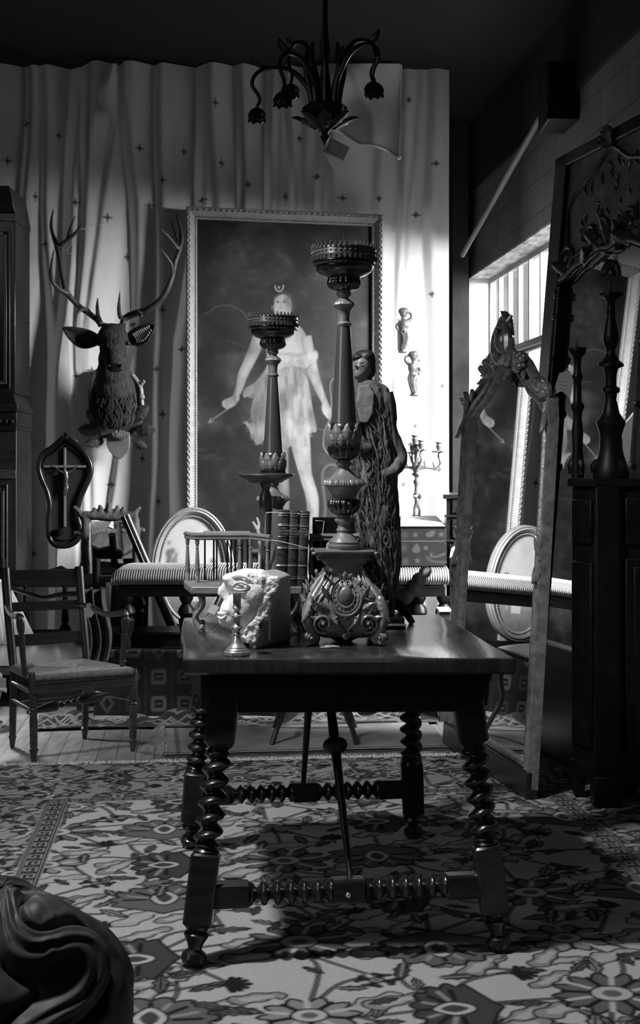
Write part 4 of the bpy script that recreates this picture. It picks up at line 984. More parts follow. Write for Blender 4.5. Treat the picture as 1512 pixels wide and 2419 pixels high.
# ------------------------------------------------------------------ brass candlestick
bs = thing('brass_candlestick', 'small polished brass candlestick with a square foot in front of the stone head', 'candlestick', (xx(560,3.35), 3.35, ZT+.001))
s = 3.35/F; pr = lambda L: [(h*s, ZT+.001+(1548-y)*s) for h, y in L]
m = MB(); M8 = Matrix.Rotation(PI/8, 3, 'Z'); m.lathe(pr([(32,1548),(32.5,1546),(32,1539),(29,1538)]), (xx(560,3.35),3.35,0), 8, m=M8); m.build('foot_plate', M_brass, bs, bevel=.0012)
m = MB(); m.lathe(pr([(27,1538),(26,1534),(22,1531),(22,1529),(16,1524),(12,1518),(9,1508),(7.5,1503),(9,1500),(10,1498),(7,1495),(6,1493),(8,1489),(14,1484),(15,1482),(9,1478),(7,1474),(7.5,1468),(9,1460),(14,1457),(15,1455),(8,1451),(6,1448),(6,1444),(9,1439),(11.5,1436),(9.5,1433),(9.5,1430)]), (xx(560,3.35),3.35,0), 36); m.build('stem', M_brass, bs)
m = MB(); m.lathe(pr([(9.5,1431),(9.5,1407),(11,1404),(20,1402),(20.5,1400.5),(8,1400),(8,1412),(1,1412.5)]), (xx(560,3.35),3.35,0), 36); m.build('candle_socket', M_brass, bs)

# ------------------------------------------------------------------ galleried stand holding books
PZ = zz(1387, 3.72); YG = 3.72
gs = thing('gallery_book_stand', 'low wooden stand with a turned baluster gallery holding the leather books', 'stand', (xx(640,3.85), 3.85, ZT+.001))
PL = [(434,3.95),(436,3.88),(452,3.73),(712,3.73),(722,3.795),(850,3.795),(850,3.925),(690,3.93),(640,3.965),(436,3.965)]
m = MB(); P2 = [(xx(p, y), y) for p, y in PL]; m.prism([(a, b) for a, b in P2], (0,0,PZ-.022), (1,0,0), (0,1,0), (0,0,.022)); m.build('platform', M_ltwood, gs, bevel=.003)
RZ = zz(1266, 3.80)
RAILS = [[(438,3.94),(460,3.86),(590,3.86),(640,3.745)], [(731,3.805),(848,3.805)], [(480,3.95),(590,3.95)]]
m = MB()
for r_ in RAILS:
    P_ = [Vector((xx(p,y), y, RZ)) for p, y in r_]; m.tube(P_, .007, 8, flat=1.0); m.tube([p-UP*.011 for p in P_], .005, 8)
m.build('rail', M_ltwood, gs)
def balus(px, Y, light=True):
    c = Vector((xx(px, Y), Y, PZ)); H = RZ-.012-PZ; mm = MB()
    if light: mm.lathe([(.0065,0),(.0065,.018*1),(.005,.020),(.0045,.024),(.0075,.036),(.0070,.06*1),(.0045,H*.74),(.004,H*.78),(.0065,H*.79),(.004,H*.81),(.005,H*.86),(.0065,H*.89),(.0065,H)], c, 12); mm.build('baluster', M_ltwood, gs)
    else: mm.lathe([(.0028,0),(.0028,H)], c, 8); mm.build('rod', M_black, gs)
for px, Y in ((443,3.93),(466,3.865),(567,3.86),(592,3.85),(632,3.75),(734,3.805),(800,3.805)): balus(px, Y)
for px in (484,505,512,537,546,556,572,585): balus(px, 3.95, False)
for (px, Y) in ((470,3.80),(695,3.79),(470,3.93),(800,3.90)):
    c = Vector((xx(px, Y), Y, 0)); mm = MB(); zt_ = PZ-.022
    mm.tube(smoothpath([c+UP*zt_, c+UP*(zt_-.035)+Vector((.012,-.01,0)), c+UP*(ZT+.045)+Vector((-.012,-.008,0)), c+UP*(ZT+.012)+Vector((.004,-.012,0))], 6), [.010,.009,.008,.009], 8)
    mm.tube(spiral(c+UP*(ZT+.017)+Vector((.010,-.016,0)), Vector((1,0,0)), UP, .013, .003, PI, 1.4), [.0045,.003], 8); mm.ell(c+UP*(ZT+.017)+Vector((.010,-.02,0)), .005, 8, 6)
    mm.build('scroll_foot', M_dkgilt, gs)
def text_obj(txt, size, loc, rx, ry, rz_, m_, parent, name='lettering', ext=.0003, spacing=1.0):
    cu = bpy.data.curves.new(name, 'FONT'); cu.body = txt; cu.size = size; cu.align_x = 'CENTER'; cu.align_y = 'CENTER'; cu.extrude = ext; cu.space_line = .95; cu.space_character = spacing
    o = bpy.data.objects.new('tmp', cu); C.objects.link(o); dg = bpy.context.evaluated_depsgraph_get(); me = bpy.data.meshes.new_from_object(o.evaluated_get(dg)); bpy.data.objects.remove(o)
    me.materials.clear(); me.materials.append(m_)
    M4 = Matrix.Translation(Vector(loc)) @ Matrix.Rotation(rz_, 4, 'Z') @ Matrix.Rotation(ry, 4, 'Y') @ Matrix.Rotation(rx, 4, 'X')
    if parent is not None: M4 = WM[parent.name].inverted() @ M4
    me.transform(M4); ob = bpy.data.objects.new(name, me); C.objects.link(ob)
    if parent is not None: ob.parent = parent; WM[ob.name] = WM[parent.name]
    return ob
LBL = ['leftmost of three upright leather books with its pale worn board showing, on the gallery stand', 'middle of the three upright leather books with banded spines on the gallery stand', 'rightmost of the three upright leather books, beside the single baluster']
rot = math.radians(9.5); lean = math.radians(2.6)
bx0 = Vector((xx(650,3.735), 3.74, PZ+.0008)); wds = (.0345, .0295, .0300); acc = 0
for k in range(3):
    wd = wds[k]-.001; H = (.224, .222, .220)[k]; Dp = .150
    o = bx0 + Vector((math.cos(-rot), math.sin(-rot), 0))*0; org = bx0+Vector((math.cos(rot)*acc, math.sin(rot)*acc*.25, 0)); acc += wds[k]+.0006
    bk = thing('leather_book', LBL[k], 'book', tuple(org), 'leather books upright on the gallery stand')
    M4 = Matrix.Translation(org) @ Matrix.Rotation(rot, 4, 'Z') @ Matrix.Shear('XY', 4, (0, 0)) 
    M4 = M4 @ Matrix(((1,0,math.tan(lean),0),(0,1,0,0),(0,0,1,0),(0,0,0,1)))
    m = MB(M4); m.box(0, .0028, .004, Dp, 0, H); m.box(wd-.0028, wd, .004, Dp, 0, H); m.build('boards', M_leather2 if k == 0 else M_leather, bk, smooth=False, bevel=.0008)
    m = MB(M4); m.box(.003, wd-.003, .008, Dp-.005, .004, H-.004); m.build('pages', M_page, bk, smooth=False)
    m = MB(M4); n = 9; vs = []; zs = [0, .003, H-.003, H]
    for z in zs:
        for j in range(n+1):
            a = PI*j/n; q = 1 if 0 < z < H else .9; vs.append((wd/2-(wd/2)*math.cos(a)*q, .006-.0085*math.sin(a)*q, z))
    fs = [(i*(n+1)+j, i*(n+1)+j+1, (i+1)*(n+1)+j+1, (i+1)*(n+1)+j) for i in range(3) for j in range(n)]; fs += [tuple(range(n+1)), tuple(range(3*(n+1), 4*(n+1)))]; fs += [tuple(i*(n+1) for i in range(4)), tuple(i*(n+1)+n for i in range(4))]
    m.add(vs, fs); spn = m.build('spine', M_leather, bk)
    for zf, th_ in ((.10,.0022),(.125,.001),(.27,.003),(.285,.001),(.50,.003),(.52,.001),(.655,.0012),(.80,.003),(.82,.001),(.93,.002),(.96,.003)):
        MB(M4).tube([(wd/2-(wd/2+.0006)*math.cos(a), .006-.0094*math.sin(a), H*zf) for a in np.linspace(.12*PI, .88*PI, 8)], th_*.5, 5).build('gilt_band', M_goldleaf, spn)
    lp = M4 @ Vector((wd/2, -.0036, H*.725)); text_obj('MRS\nCOWLEY\nWORKS', .0088, lp, PI/2, 0, rot, M_goldleaf, spn, 'title_lettering', .0005, .85)
lb = thing('large_dark_book', 'large dark book tied with string standing behind the candlestick pedestal', 'book', (xx(800,3.86), 3.86, PZ+.001))
m = MB(); m.box(xx(738,3.80), xx(838,3.80), 3.83, 3.835, PZ+.001, zz(1224,3.80)); m.box(xx(738,3.80), xx(838,3.80), 3.87, 3.875, PZ+.001, zz(1224,3.80)); m.build('boards', M_black, lb, smooth=False, bevel=.001)
MB().box(xx(740,3.8), xx(834,3.8), 3.8355, 3.8695, PZ+.004, zz(1227,3.8)).build('pages', M_page, lb, smooth=False)
m = MB(); m.tube([at(745,1230,3.827), at(766,1231,3.827), at(757,1300,3.827)], .0012, 6); m.build('string', M_string, lb)
m = MB(); m.tube(smoothpath([at(626,1290,3.79), at(627,1240,3.79), at(628,1216,3.78), at(633,1211,3.76), at(660,1210.5,3.75), at(700,1211,3.75), at(707,1215,3.74)], 5), .0011, 6)
m.tube(smoothpath([at(639,1276,3.727), at(662,1279,3.722), at(700,1288,3.724), at(728,1296,3.735)], 6), .0012, 6)
tag(root_mesh(m.build('binding_string', M_string), at(660,1280,3.73)), 'thin white string tied around the three upright books', 'string')
# paper slip
tag(root_mesh(MB().prism([(0,0),(.03,0),(.03,.03),(.012,.034),(0,.02)], at(771,1302,3.70), (1,0,0), (.0,0,1), (0,.001,0)).build('paper_slip', M_paper, smooth=False), at(775,1300,3.7)), 'small folded paper slip tucked behind the round candlestick plinth', 'paper')
# wooden tray on a turned stem
tr_ = thing('tray_stand', 'round wooden tray on a turned stem in front of the smaller crowned candlestick', 'stand', (xx(620,3.915), 3.915, PZ+.001))
s = 3.915/F; cc = (xx(628,3.915), 3.915, 0); z_ = lambda y: HC-(y-CY)*s
MB().lathe([(h*s, z_(y)) for h, y in ((12,1141),(38,1140),(46,1134),(64,1126),(67,1122),(66,1119),(62,1118.5),(60,1121),(5,1122))], cc, 48).build('tray', M_midwood, tr_)
MB().lathe([(.040, PZ+.001),(.042, PZ+.008),(.02, PZ+.02)]+[(h*s, z_(y)) for h, y in ((15,1250),(15,1215),(16,1190),(15,1172),(10,1162),(9,1156),(13,1146),(14,1141))], cc, 28).build('stem', M_midwood, tr_)
# forked pale finial
m = MB(); fb = Vector((xx(612,3.86), 3.86, PZ+.001)); m.tube(smoothpath([fb, at(614,1290,3.86), at(612,1258,3.86), at(606,1246,3.86), at(597,1232,3.86)], 5), [.004,.005,.006,.005,.003], 10); m.tube(smoothpath([at(611,1252,3.86), at(613,1240,3.86), at(607,1222,3.86)], 5), [.006,.005,.003], 10)
tag(root_mesh(m.build('forked_ornament', mat('bleached bone', .62, .6)), fb), 'small pale forked ornament left of the leather books', 'ornament')

# ------------------------------------------------------------------ draped statue
YS = 3.96; sx_ = YS/F
stt = thing('draped_statue', 'carved figure of a woman with dark hair wrapped in ragged drapery standing on the table', 'statue', (xx(900,YS), YS, ZT+.001))
body = [(1470,905,26),(1452,905,26),(1430,907,24),(1400,903,33),(1360,896,44),(1310,892,50),(1260,888,52),(1200,884,52),(1150,883,50),(1100,884,50),(1060,883,46),(1010,882,43),(970,882,42),(940,882,42),(918,880,38),(905,874,30),(898,866,18),(890,860,11),(878,858,10)]
m = MB(); seg = 72; vs = []; fs = []; ys = np.linspace(1470, 878, 120)
def bodyc(y): return (np.interp(-y, [-b[0] for b in body], [b[1] for b in body]), np.interp(-y, [-b[0] for b in body], [b[2] for b in body]))
for i, y in enumerate(ys):
    c, h = bodyc(y); c, h = float(c), float(h)
    for j in range(seg):
        a = 2*PI*j/seg; fold = .07*math.sin(5*a+y*.017+math.sin(y*.02))+.04*math.sin(11*a-y*.02+2)+.06*math.sin(3*a+y*.04) if y > 905 else 0
        fold *= min(1, (y-890)/60) if y > 890 else 0; r = h*sx_*(1+fold); vs.append(Vector((xx(c, YS)+r*math.cos(a), YS+r*.72*math.sin(a), HC-(y-CY)*sx_)))
for i in range(len(ys)-1):
    for j in range(seg): fs.append((i*seg+j, i*seg+(j+1) % seg, (i+1)*seg+(j+1) % seg, (i+1)*seg+j))
fs.append(tuple(range(seg))[::-1]); fs.append(tuple(range((len(ys)-1)*seg, len(ys)*seg))); m.add(vs, fs)
arm = smoothpath([at(908,930,YS), at(916,970,YS), at(920,1020,YS), at(946,1078,YS-.0), at(930,1110,YS-.03), at(905,1125,YS-.04)], 5); m.tube(arm, [.03,.03,.026,.022,.022,.018], 10)
m.tube(smoothpath([at(846,930,YS-.01), at(838,990,YS-.03), at(852,1050,YS-.05), at(875,1060,YS-.05)], 5), [.022,.022,.02,.014], 10)
m.build('drapery', M_drape, stt, disp=.012, dscale=.03, sub=0)
m = MB(); rs = np.random.default_rng(8)
for k in range(150):
    a0 = -PI*rs.random()*1.1+.1; y0 = 930+330*rs.random(); L = 120+200*rs.random(); P = []
    for q in range(12):
        y = min(1462, y0+L*q/11); c, h = bodyc(y); a = a0+.35*math.sin(q*.5+k)*rs.random()+.02*q; r = float(h)*sx_*(1.05+.06*math.sin(q+k)); P.append(Vector((xx(float(c), YS)+r*math.cos(a), YS+r*.75*math.sin(a), HC-(y-CY)*sx_)))
    w_ = .0015+.0045*rs.random()**2; m.tube(smoothpath(P, 3), [w_*.4, w_, w_, w_*.3], 5, flat=.5)
o = m.build('ragged_strips', mat('torn strips', .15, .9, noise=.6, nscale=20, bump=1.5, bscale=40), stt); o['kind'] = 'stuff'
m = MB(); m.prism([(xx(p[0],YS-.03), zz(p[1],YS-.03)) for p in ((846,912),(872,908),(884,930),(882,975),(868,1000),(850,1000),(842,960))], (0,YS-.052,0), (1,0,0), (0,0,1), (0,.04,0))
m.build('bodice', mat('pale bodice', .17, .8, noise=.4, nscale=30, bump=.6, bscale=60), stt, remesh=.004, sm=4)
m = MB(); hc = at(856, 866, YS)
m.ell(hc, (.0315,.036,.042), 24, 18); m.ell(at(849,882,YS-.006), (.022,.026,.022), 18, 12); m.ell(at(838,872,YS-.018), (.007,.008,.010), 12, 8); m.ell(at(846,888,YS-.018), (.012,.012,.008), 12, 8)
m.ell(at(850,866,YS-.026), (.016,.010,.008), 12, 8); m.ell(at(857,877,YS-.02), (.014,.014,.014), 12, 8); m.tube([at(858,880,YS), at(862,905,YS)], .017, 14)
hd_ = m.build('head', M_skin, stt, remesh=.0025, sm=5)
m = MB()
for ex, ey in ((841,865),(856,865)): m.ell(at(ex, ey, YS-.034), (.0055,.003,.0022), 10, 6)
m.tube(smoothpath([at(848,858,YS-.036), at(856,856,YS-.036), at(863,860,YS-.031)], 4), .0009, 5); m.tube([at(837,858,YS-.03), at(844,858,YS-.034)], .0009, 5)
m.tube([at(840,887,YS-.030), at(846,888,YS-.031)], .0008, 5); m.build('face_details', M_hair, hd_)
m = MB(); m.ell(at(860,852,YS+.006), (.037,.036,.034), 20, 14); m.ell(at(873,872,YS+.012), (.021,.028,.03), 16, 12); m.ell(at(868,842,YS), (.024,.03,.02), 14, 10); m.ell(at(845,845,YS-.006), (.02,.026,.012), 14, 10)
m.build('hair', M_hair, hd_, remesh=.003, sm=3, disp=.003, dscale=.01)
m = MB(); m.box(xx(868,YS), xx(956,3.86), 3.86, 4.05, ZT+.001, zz(1461,3.86)); m.box(xx(866,YS), xx(959,3.86), 3.857, 4.053, ZT+.001, ZT+.010)
pli = m.build('plinth', M_black, stt, bevel=.002)
m = MB(); [m.ell((x, 3.856, ZT+.016), .0045, 6, 4) for x in np.linspace(xx(872,3.86), xx(956,3.86), 14)]; m.build('plinth_beading', M_dkgilt, pli)
# carved gilt petal spray leaning by the statue
m = MB()
YQ = 4.02; PQ = [(1004,1352,13,15),(990,1370,16,17),(974,1390,18,19),(956,1408,19,22)]
for (px, py, a, b_) in PQ:
    Mt = Matrix.Rotation(-.75, 3, 'Y'); m.ell(at(px, py, YQ), (b_*YQ/F*1.1, .026, a*YQ/F*1.1), 18, 12, m=Mt); 
og = thing('carved_petal_spray', 'pale gilt carved spray of overlapping petals on a dark stem beside the statue', 'ornament', (xx(950,YQ), YQ, ZT+.001))
m.build('petals', M_olive, og)
m = MB(); m.tube(smoothpath([Vector((xx(975,YQ), YQ, ZT+.001)), at(962,1452,YQ), at(950,1436,YQ), at(944,1425,YQ), at(952,1412,YQ+.01), at(975,1390,YQ+.015), at(1004,1354,YQ+.012)], 6), [.010,.012,.018,.024,.02,.014,.008], 12); m.build('stem', M_black, og)
# knotted string on the table top
m = MB(); z = ZT+.004
for k in range(5):
    c = Vector((xx(780,3.50), 3.47, z)); P = [c+Vector((.032*math.cos(2.3*q+k)*(.5+.5*random.random()), .012*math.sin(1.9*q+k*1.3), .002*q)) for q in range(3)]; m.tube(smoothpath(P, 5), .0007, 5)
tag(root_mesh(m.build('string_tangle', M_string), (xx(780,3.5),3.47,ZT)), 'small tangle of white string on the table under the pedestal', 'string')
# ------------------------------------------------------------------ rug-draped platform, striped bench, things on and behind it
ZP = .34
pf = thing('draped_platform', 'low platform along the back draped with a dark geometric patterned rug', 'platform', (-.3, 7.0, 0))
xa, xb, ya, yb_ = xx(222,6.6), xx(1010,6.6), 6.60, 7.40
MB().box(xa+.02, xb-.02, ya+.02, yb_, 0, ZP-.012).build('box', M_black, pf, smooth=False)
R = Ras(0, 1.78, 0, 1.10, .006, .02); R.a += .02*(vnoise(R.a.shape, 6, 3)-.4); r2 = np.random.default_rng(3)
sf = .005; ow = .006
for i in range(13):
    for j in range(8):
        c = (.07+i*.138, .06+j*.14); v = (.10, .055, .13)[(i+j) % 3]
        if (i*3+j) % 4 == 0: R.poly([(c[0], c[1]-.055),(c[0]+.04,c[1]),(c[0],c[1]+.055),(c[0]-.04,c[1])], v, sf, smooth=False); R.poly([(c[0], c[1]-.03),(c[0]+.022,c[1]),(c[0],c[1]+.03),(c[0]-.022,c[1])], .02, sf, smooth=False)
        else:
            R.poly([(c[0]-.04,c[1]-.03),(c[0]-.03,c[1]-.04),(c[0]+.03,c[1]-.04),(c[0]+.04,c[1]-.03),(c[0]+.04,c[1]+.03),(c[0]+.03,c[1]+.04),(c[0]-.03,c[1]+.04),(c[0]-.04,c[1]+.03)], v, sf, smooth=False)
            R.poly([(c[0]-.022,c[1]-.02),(c[0]+.022,c[1]-.02),(c[0]+.022,c[1]+.02),(c[0]-.022,c[1]+.02)], .015, sf, smooth=False); R.line([(c[0]-.01,c[1]),(c[0]+.012,c[1])], .008, .14, sf)
        R.line([(c[0]+.069,c[1]-.06),(c[0]+.069,c[1]+.06)], .006, .05, sf)
H_, W_2 = R.a.shape; Pg = np.zeros((H_, W_2, 3)); s_ = np.linspace(0, 1.10, H_)[:, None]*np.ones((1, W_2)); fx = np.linspace(0, 1, W_2)[None, :]*np.ones((H_, 1))
drop = .335; up = np.clip(s_-drop, 0, 9); wv = .012*np.sin(fx*31)*np.clip(1-s_/drop, 0, 1)+.01*(vnoise((H_, W_2), 40, 8)-.5)
Pg[...,0] = xa+(xb-xa)*fx; Pg[...,1] = np.where(s_ < drop, ya-.006+wv, ya+np.minimum(up, yb_-ya-.01)); Pg[...,2] = np.minimum(s_+.004, ZP)-np.where(s_ < drop, 0, .0)
grid_obj('draped_rug', Pg, R.a*.42, M_attr, pf)
# rumpled patterned rug on the floor in front
fr_ = thing('rumpled_rug', 'dark patterned rug rumpled along the floor at the foot of the draped platform', 'rug', (-.35, 6.4, 0))
R = Ras(0, 2.25, 0, .42, .006, .03)
for i in range(130):
    x = r2.random()*2.25; y = r2.random()*.42; sgn = 1 if i % 2 else -1
    R.line([(x,y),(x+.05*sgn,y+.05),(x+.1*sgn,y),(x+.05*sgn,y-.04),(x+.03*sgn,y)], .011, .22, sf); R.line([(x-.05,y-.03),(x+.02,y+.05)], .008, .12, sf)
R.line([(0,.03),(2.25,.03)], .012, .18, sf); R.line([(0,.39),(2.25,.39)], .012, .16, sf)
H_, W_2 = R.a.shape; Pg = np.zeros((H_, W_2, 3)); t_ = np.linspace(0, 1, H_)[:, None]*np.ones((1, W_2)); fx = np.linspace(0, 1, W_2)[None, :]*np.ones((H_, 1))
lft, rgt = xx(85, 6.25), xx(1035, 6.45)
Pg[...,0] = lft+(rgt-lft)*fx; Pg[...,1] = 6.20+.17*fx+(t_*.20)+.02*np.sin(fx*9); hump = np.exp(-((t_-.62)/.2)**2)
Pg[...,2] = .012+hump*(.038+.018*np.sin(fx*19+1)+.012*np.sin(fx*47+t_*6)+.010*np.sin(fx*83))+.012*np.exp(-((t_-.1)/.08)**2)*(.5+.5*np.sin(fx*17))
Pg[...,2] = np.maximum(Pg[...,2], .008)
grid_obj('rug_cloth', Pg, R.a*.7, M_attr, fr_); MB().prism([(lft+.02,6.24),(rgt-.02,6.40),(rgt-.02,6.52),(lft+.02,6.36)], (0,0,.001), (1,0,0), (0,1,0), (0,0,.006)).build('underside', M_dcloth, fr_, smooth=False)
# striped bench
bn = thing('striped_bench', 'long bench with a ribbed striped cushion and dark turned legs on the draped platform', 'bench', (-.2, 6.8, ZP+.002))
bx0_, bx1 = xx(258,6.62), xx(1062,6.62); by0, by1 = 6.62, 7.12; zt, zb = .752, .668
nx = 1300; prof = []
for a in np.linspace(0, PI, 14): prof.append((by0+.02-.02*math.sin(a)*1.3, zb+.01+(zt-zb-.02)*(a/PI)))
prof += [(y, zt+.012*math.sin(PI*(y-by0)/(by1-by0))) for y in np.linspace(by0+.03, by1-.02, 10)]; prof += [(by1, zt-.03), (by1, zb)]
P_ = np.array(prof); X_ = np.linspace(bx0_, bx1, nx); Pg = np.zeros((len(prof), nx, 3)); Pg[...,0] = X_[None,:]
rib = .5+.5*np.cos(2*PI*(X_-bx0_)/.0128); endf = np.sqrt(np.clip(1-np.clip(1-(X_-bx0_)/.07, 0, 1)**2, 0, 1))
nrm2 = np.zeros_like(P_); nrm2[:,0] = np.where(np.arange(len(prof)) < 14, -1, 0); nrm2[:,1] = np.where(np.arange(len(prof)) < 14, 0, 1)
Pg[...,1] = P_[:,0][:,None]+nrm2[:,0][:,None]*(rib*.0045)[None,:]; Pg[...,2] = zb+(P_[:,1][:,None]-zb)*(.35+.65*endf)[None,:]+nrm2[:,1][:,None]*(rib*.0045)[None,:]
col_ = np.ones((len(prof), 1))*(.10+.24*rib)[None,:]
grid_obj('cushion', Pg, col_, M_attr, bn)
m = MB(); m.box(bx0_+.05, bx1-.02, by0+.015, by0+.05, .615, zb+.004); m.box(bx0_+.05, bx1-.02, by1-.05, by1-.015, .615, zb+.004); m.box(bx0_+.05, bx0_+.09, by0+.05, by1-.05, .615, zb+.004); m.box(bx1-.06, bx1-.02, by0+.05, by1-.05, .615, zb+.004); m.box(bx0_+.04, bx1-.02, by0+.02, by1-.02, zb-.006, zb+.004)
m.build('frame', M_black, bn, bevel=.004)
for (px, Y) in ((300,6.66),(440,6.66),(990,6.66),(1048,6.66),(300,7.06),(990,7.06)):
    c = (xx(px,6.66), Y, 0); MB().lathe([(.02,ZP+.002),(.024,ZP+.03),(.018,ZP+.05),(.034,ZP+.10),(.040,ZP+.15),(.030,ZP+.165),(.045,ZP+.19),(.038,ZP+.215),(.022,ZP+.235),(.036,ZP+.262),(.036,.616)], c, 20).build('leg', M_black, bn)
tag(root_mesh(MB().prism([(-.02,-.028),(.022,-.018),(.020,.030),(-.022,.022)], at(503,1440,6.55), Vector((.8,.0,-.6)), Vector((.6,0,.8)), (0,.001,0)).tube([at(503,1425,6.55), at(512,1408,6.64)], .0008, 5).build('paper_tag', M_paper, smooth=False), at(503,1440,6.55)), 'small square white tag hanging under the striped bench left of the stone head', 'tag')
# carved dark chest and dark picture at the left end of the platform
dc = thing('carved_low_chest', 'low dark carved chest at the left end of the draped platform behind the armchair', 'chest', (xx(330,6.72), 6.86, ZP+.002))
m = MB(); m.box(xx(243,6.62), xx(432,6.62), 6.73, 6.99, ZP+.002, zz(1512,6.62)); m.box(xx(236,6.62), xx(438,6.62), 6.72, 7.0, zz(1510,6.62), zz(1500,6.62)); m.build('body', M_black, dc, bevel=.004)
m = MB(); [m.ell((x, 6.722, zz(1504,6.62)), (.009,.006,.007), 8, 6) for x in np.linspace(xx(246,6.62), xx(430,6.62), 26)]; m.build('carved_edge', M_wood, dc)
dp = thing('dark_picture', 'dark framed picture leaning under the striped bench beside the slanting gilt frame', 'picture', (xx(310,7.15), 7.15, ZP+.002))
z0_ = ZP+.004; MB().hexa([Vector((xx(250,7.0),7.13,z0_)),Vector((xx(340,7.0),7.13,z0_)),Vector((xx(340,7.0),7.145,z0_)),Vector((xx(250,7.0),7.145,z0_))],[Vector((xx(250,7.0),7.20,.66)),Vector((xx(340,7.0),7.20,.66)),Vector((xx(340,7.0),7.215,.66)),Vector((xx(250,7.0),7.215,.66))]).build('frame', M_black, dp, smooth=False)
R = Ras(0,1,0,1,.02,.02); R.blob(.6,.4,.15,.4,.07); R.blob(.3,.6,.2,.2,.04); Pg = np.zeros(R.a.shape+(3,)); Pg[...,0] = xx(262,7.0)+R.X*(xx(334,7.0)-xx(262,7.0)); Pg[...,1] = 7.133+R.Y*.052-.006; Pg[...,2] = z0_+.03+R.Y*.26; grid_obj('canvas', Pg, R.a, M_canvas, dp)
# slanting gilt frame seen edge on
lf = thing('slanting_frame', 'narrow gilt frame leaning at a steep slant seen edge on behind the striped bench', 'frame', (xx(421,6.9), 6.9, ZP+.01))
b0, t0_ = at(419,1506,7.155), at(298,1217,7.155); d = (t0_-b0).normalized(); n_2 = Vector((-d.z, 0, d.x)); n_2 = -n_2 if n_2.x < 0 else n_2
if b0.z < ZP: b0.z = ZP+.006
m = MB(); W3 = .034
fr2 = [(n_2, Vector((0,-1,0)))]*2
m.sweep([b0, t0_], [(-W3/2,-.12),(-W3/2,0),(-W3/2+.006,.008),(-W3/2+.012,.002),(-.002,.0),(.004,.006),(W3/2-.006,.012),(W3/2,.004),(W3/2,-.02),(-.004,-.12)], fr2); m.build('gilt_moulding', M_gilt, lf, ang=.4)
m = MB(); m.sweep([b0-n_2*.026, t0_-n_2*.026], [(-.010,-.12),(-.010,-.012),(.010,-.004),(.010,-.12)], fr2); m.build('backing_board', M_black, lf, ang=.4)
# rustic mirror with branch stubs
YM = 7.335; rm = thing('rustic_mirror', 'small rustic mirror with stubby prongs behind the left end of the striped bench', 'mirror', (xx(265,YM), YM, ZP+.002))
m = MB()
def stub(P, r): m.tube(smoothpath([at(x, y, YM) for x, y in P], 5), [q*YM/F for q in r], 10)
stub([(203,1500),(203,1380),(201,1300),(203,1225)], [12,11,10,10]); stub([(322,1500),(322,1300),(320,1225)], [10,10,10]); stub([(200,1216),(260,1222),(325,1216)], [10,11,10]); stub([(203,1368),(320,1368)], [8,8])
for P, r in (([(226,1222),(223,1204),(221,1198)], [7,5,3.5]),([(240,1222),(238,1202),(236,1192)], [8,6,4]),([(257,1222),(257,1200),(258,1187)], [9,7,5]),([(270,1222),(276,1202),(278,1192)], [8,6,4]),([(285,1224),(291,1205),(293,1195)], [8,6,4]),
             ([(310,1220),(322,1208),(332,1197)], [10,7,5]),([(320,1252),(332,1252),(343,1253)], [9,6,5]),([(200,1225),(185,1208),(172,1196)], [9,7,5]),([(200,1262),(184,1260),(172,1260)], [9,7,6]),([(200,1330),(190,1340)], [9,5])): stub(P, r)
m.build('branch_frame', M_rustic, rm, remesh=.008, sm=3, disp=.008, dscale=.03)
m = MB(); m.prism([(xx(212,YM),zz(1362,YM)),(xx(312,YM),zz(1362,YM)),(xx(312,YM),zz(1232,YM)),(xx(212,YM),zz(1232,YM))], (0,YM+.215,0), (1,0,0), (0,-.20,1), (0,.008,0)); m.build('mirror_pane', M_mirror, rm, smooth=False)

# ------------------------------------------------------------------ rush seated armchair
ac = thing('rush_armchair', 'wooden ladder-back armchair with a woven rush seat standing on the bare boards at left', 'chair', (-1.15, 5.8, 0))
FL_, FR_, BL_, BR_ = Vector((-1.255,5.57,0)), Vector((-.853,5.78,0)), Vector((-1.42,5.86,0)), Vector((-1.12,6.04,0))
SZ = .375
def turned(a, b, pr, m, seg=14):
    R3, L = axis_m(a, b); m.lathe([(r, L*t) for r, t in pr], a, seg, m=R3)
for c, tl in ((FL_, at(78,1588,5.60)), (FR_, at(316,1580,5.80))):
    m = MB(); turned(c, tl, [(.010,0),(.013,.03),(.016,.10),(.022,.14),(.014,.155),(.017,.17),(.0185,.45),(.016,.52),(.021,.55),(.013,.565),(.018,.58),(.013,.60),(.020,.62),(.020,.96),(.014,1)], m); m.build('leg', M_midwood, ac)
bt = [(BL_, at(32,1580,5.90), at(12,1344,6.06)), (BR_, at(205,1565,6.08), at(186,1340,6.22))]
for a, b, c in bt:
    m = MB(); turned(a, b, [(.010,0),(.012,.04),(.015,.10),(.019,.14),(.014,.16),(.016,.18),(.018,1)], m); m.tube(smoothpath([b, b*.5+c*.5+Vector((0,-.01,0)), c], 6), [.019,.021,.021], 10); m.build('leg', M_midwood, ac)
pl, prr = (lambda t: bt[0][1].lerp(bt[0][2], t)), (lambda t: bt[1][1].lerp(bt[1][2], t))
for (ta, tb2) in ((.86,.985),(.56,.655),(.215,.33)):
    m = MB(); a0, a1, b0_, b1_ = pl(ta), pl(tb2), prr(ta), prr(tb2); y_ = Vector((0,.02,0))
    m.hexa([a0-y_*.4, b0_-y_*.4, b0_+y_*.4, a0+y_*.4], [a1-y_*.4, b1_-y_*.4, b1_+y_*.4, a1+y_*.4]); m.build('back_rail', M_midwood, ac, bevel=.003)
m = MB(); m.tube(smoothpath([pl(.82), at(60,1400,6.12), at(100,1412,6.14), at(140,1405,6.14), prr(.72)], 5), [.012,.013,.013,.013], 8, flat=.5); m.build('back_slat', M_wood, ac)
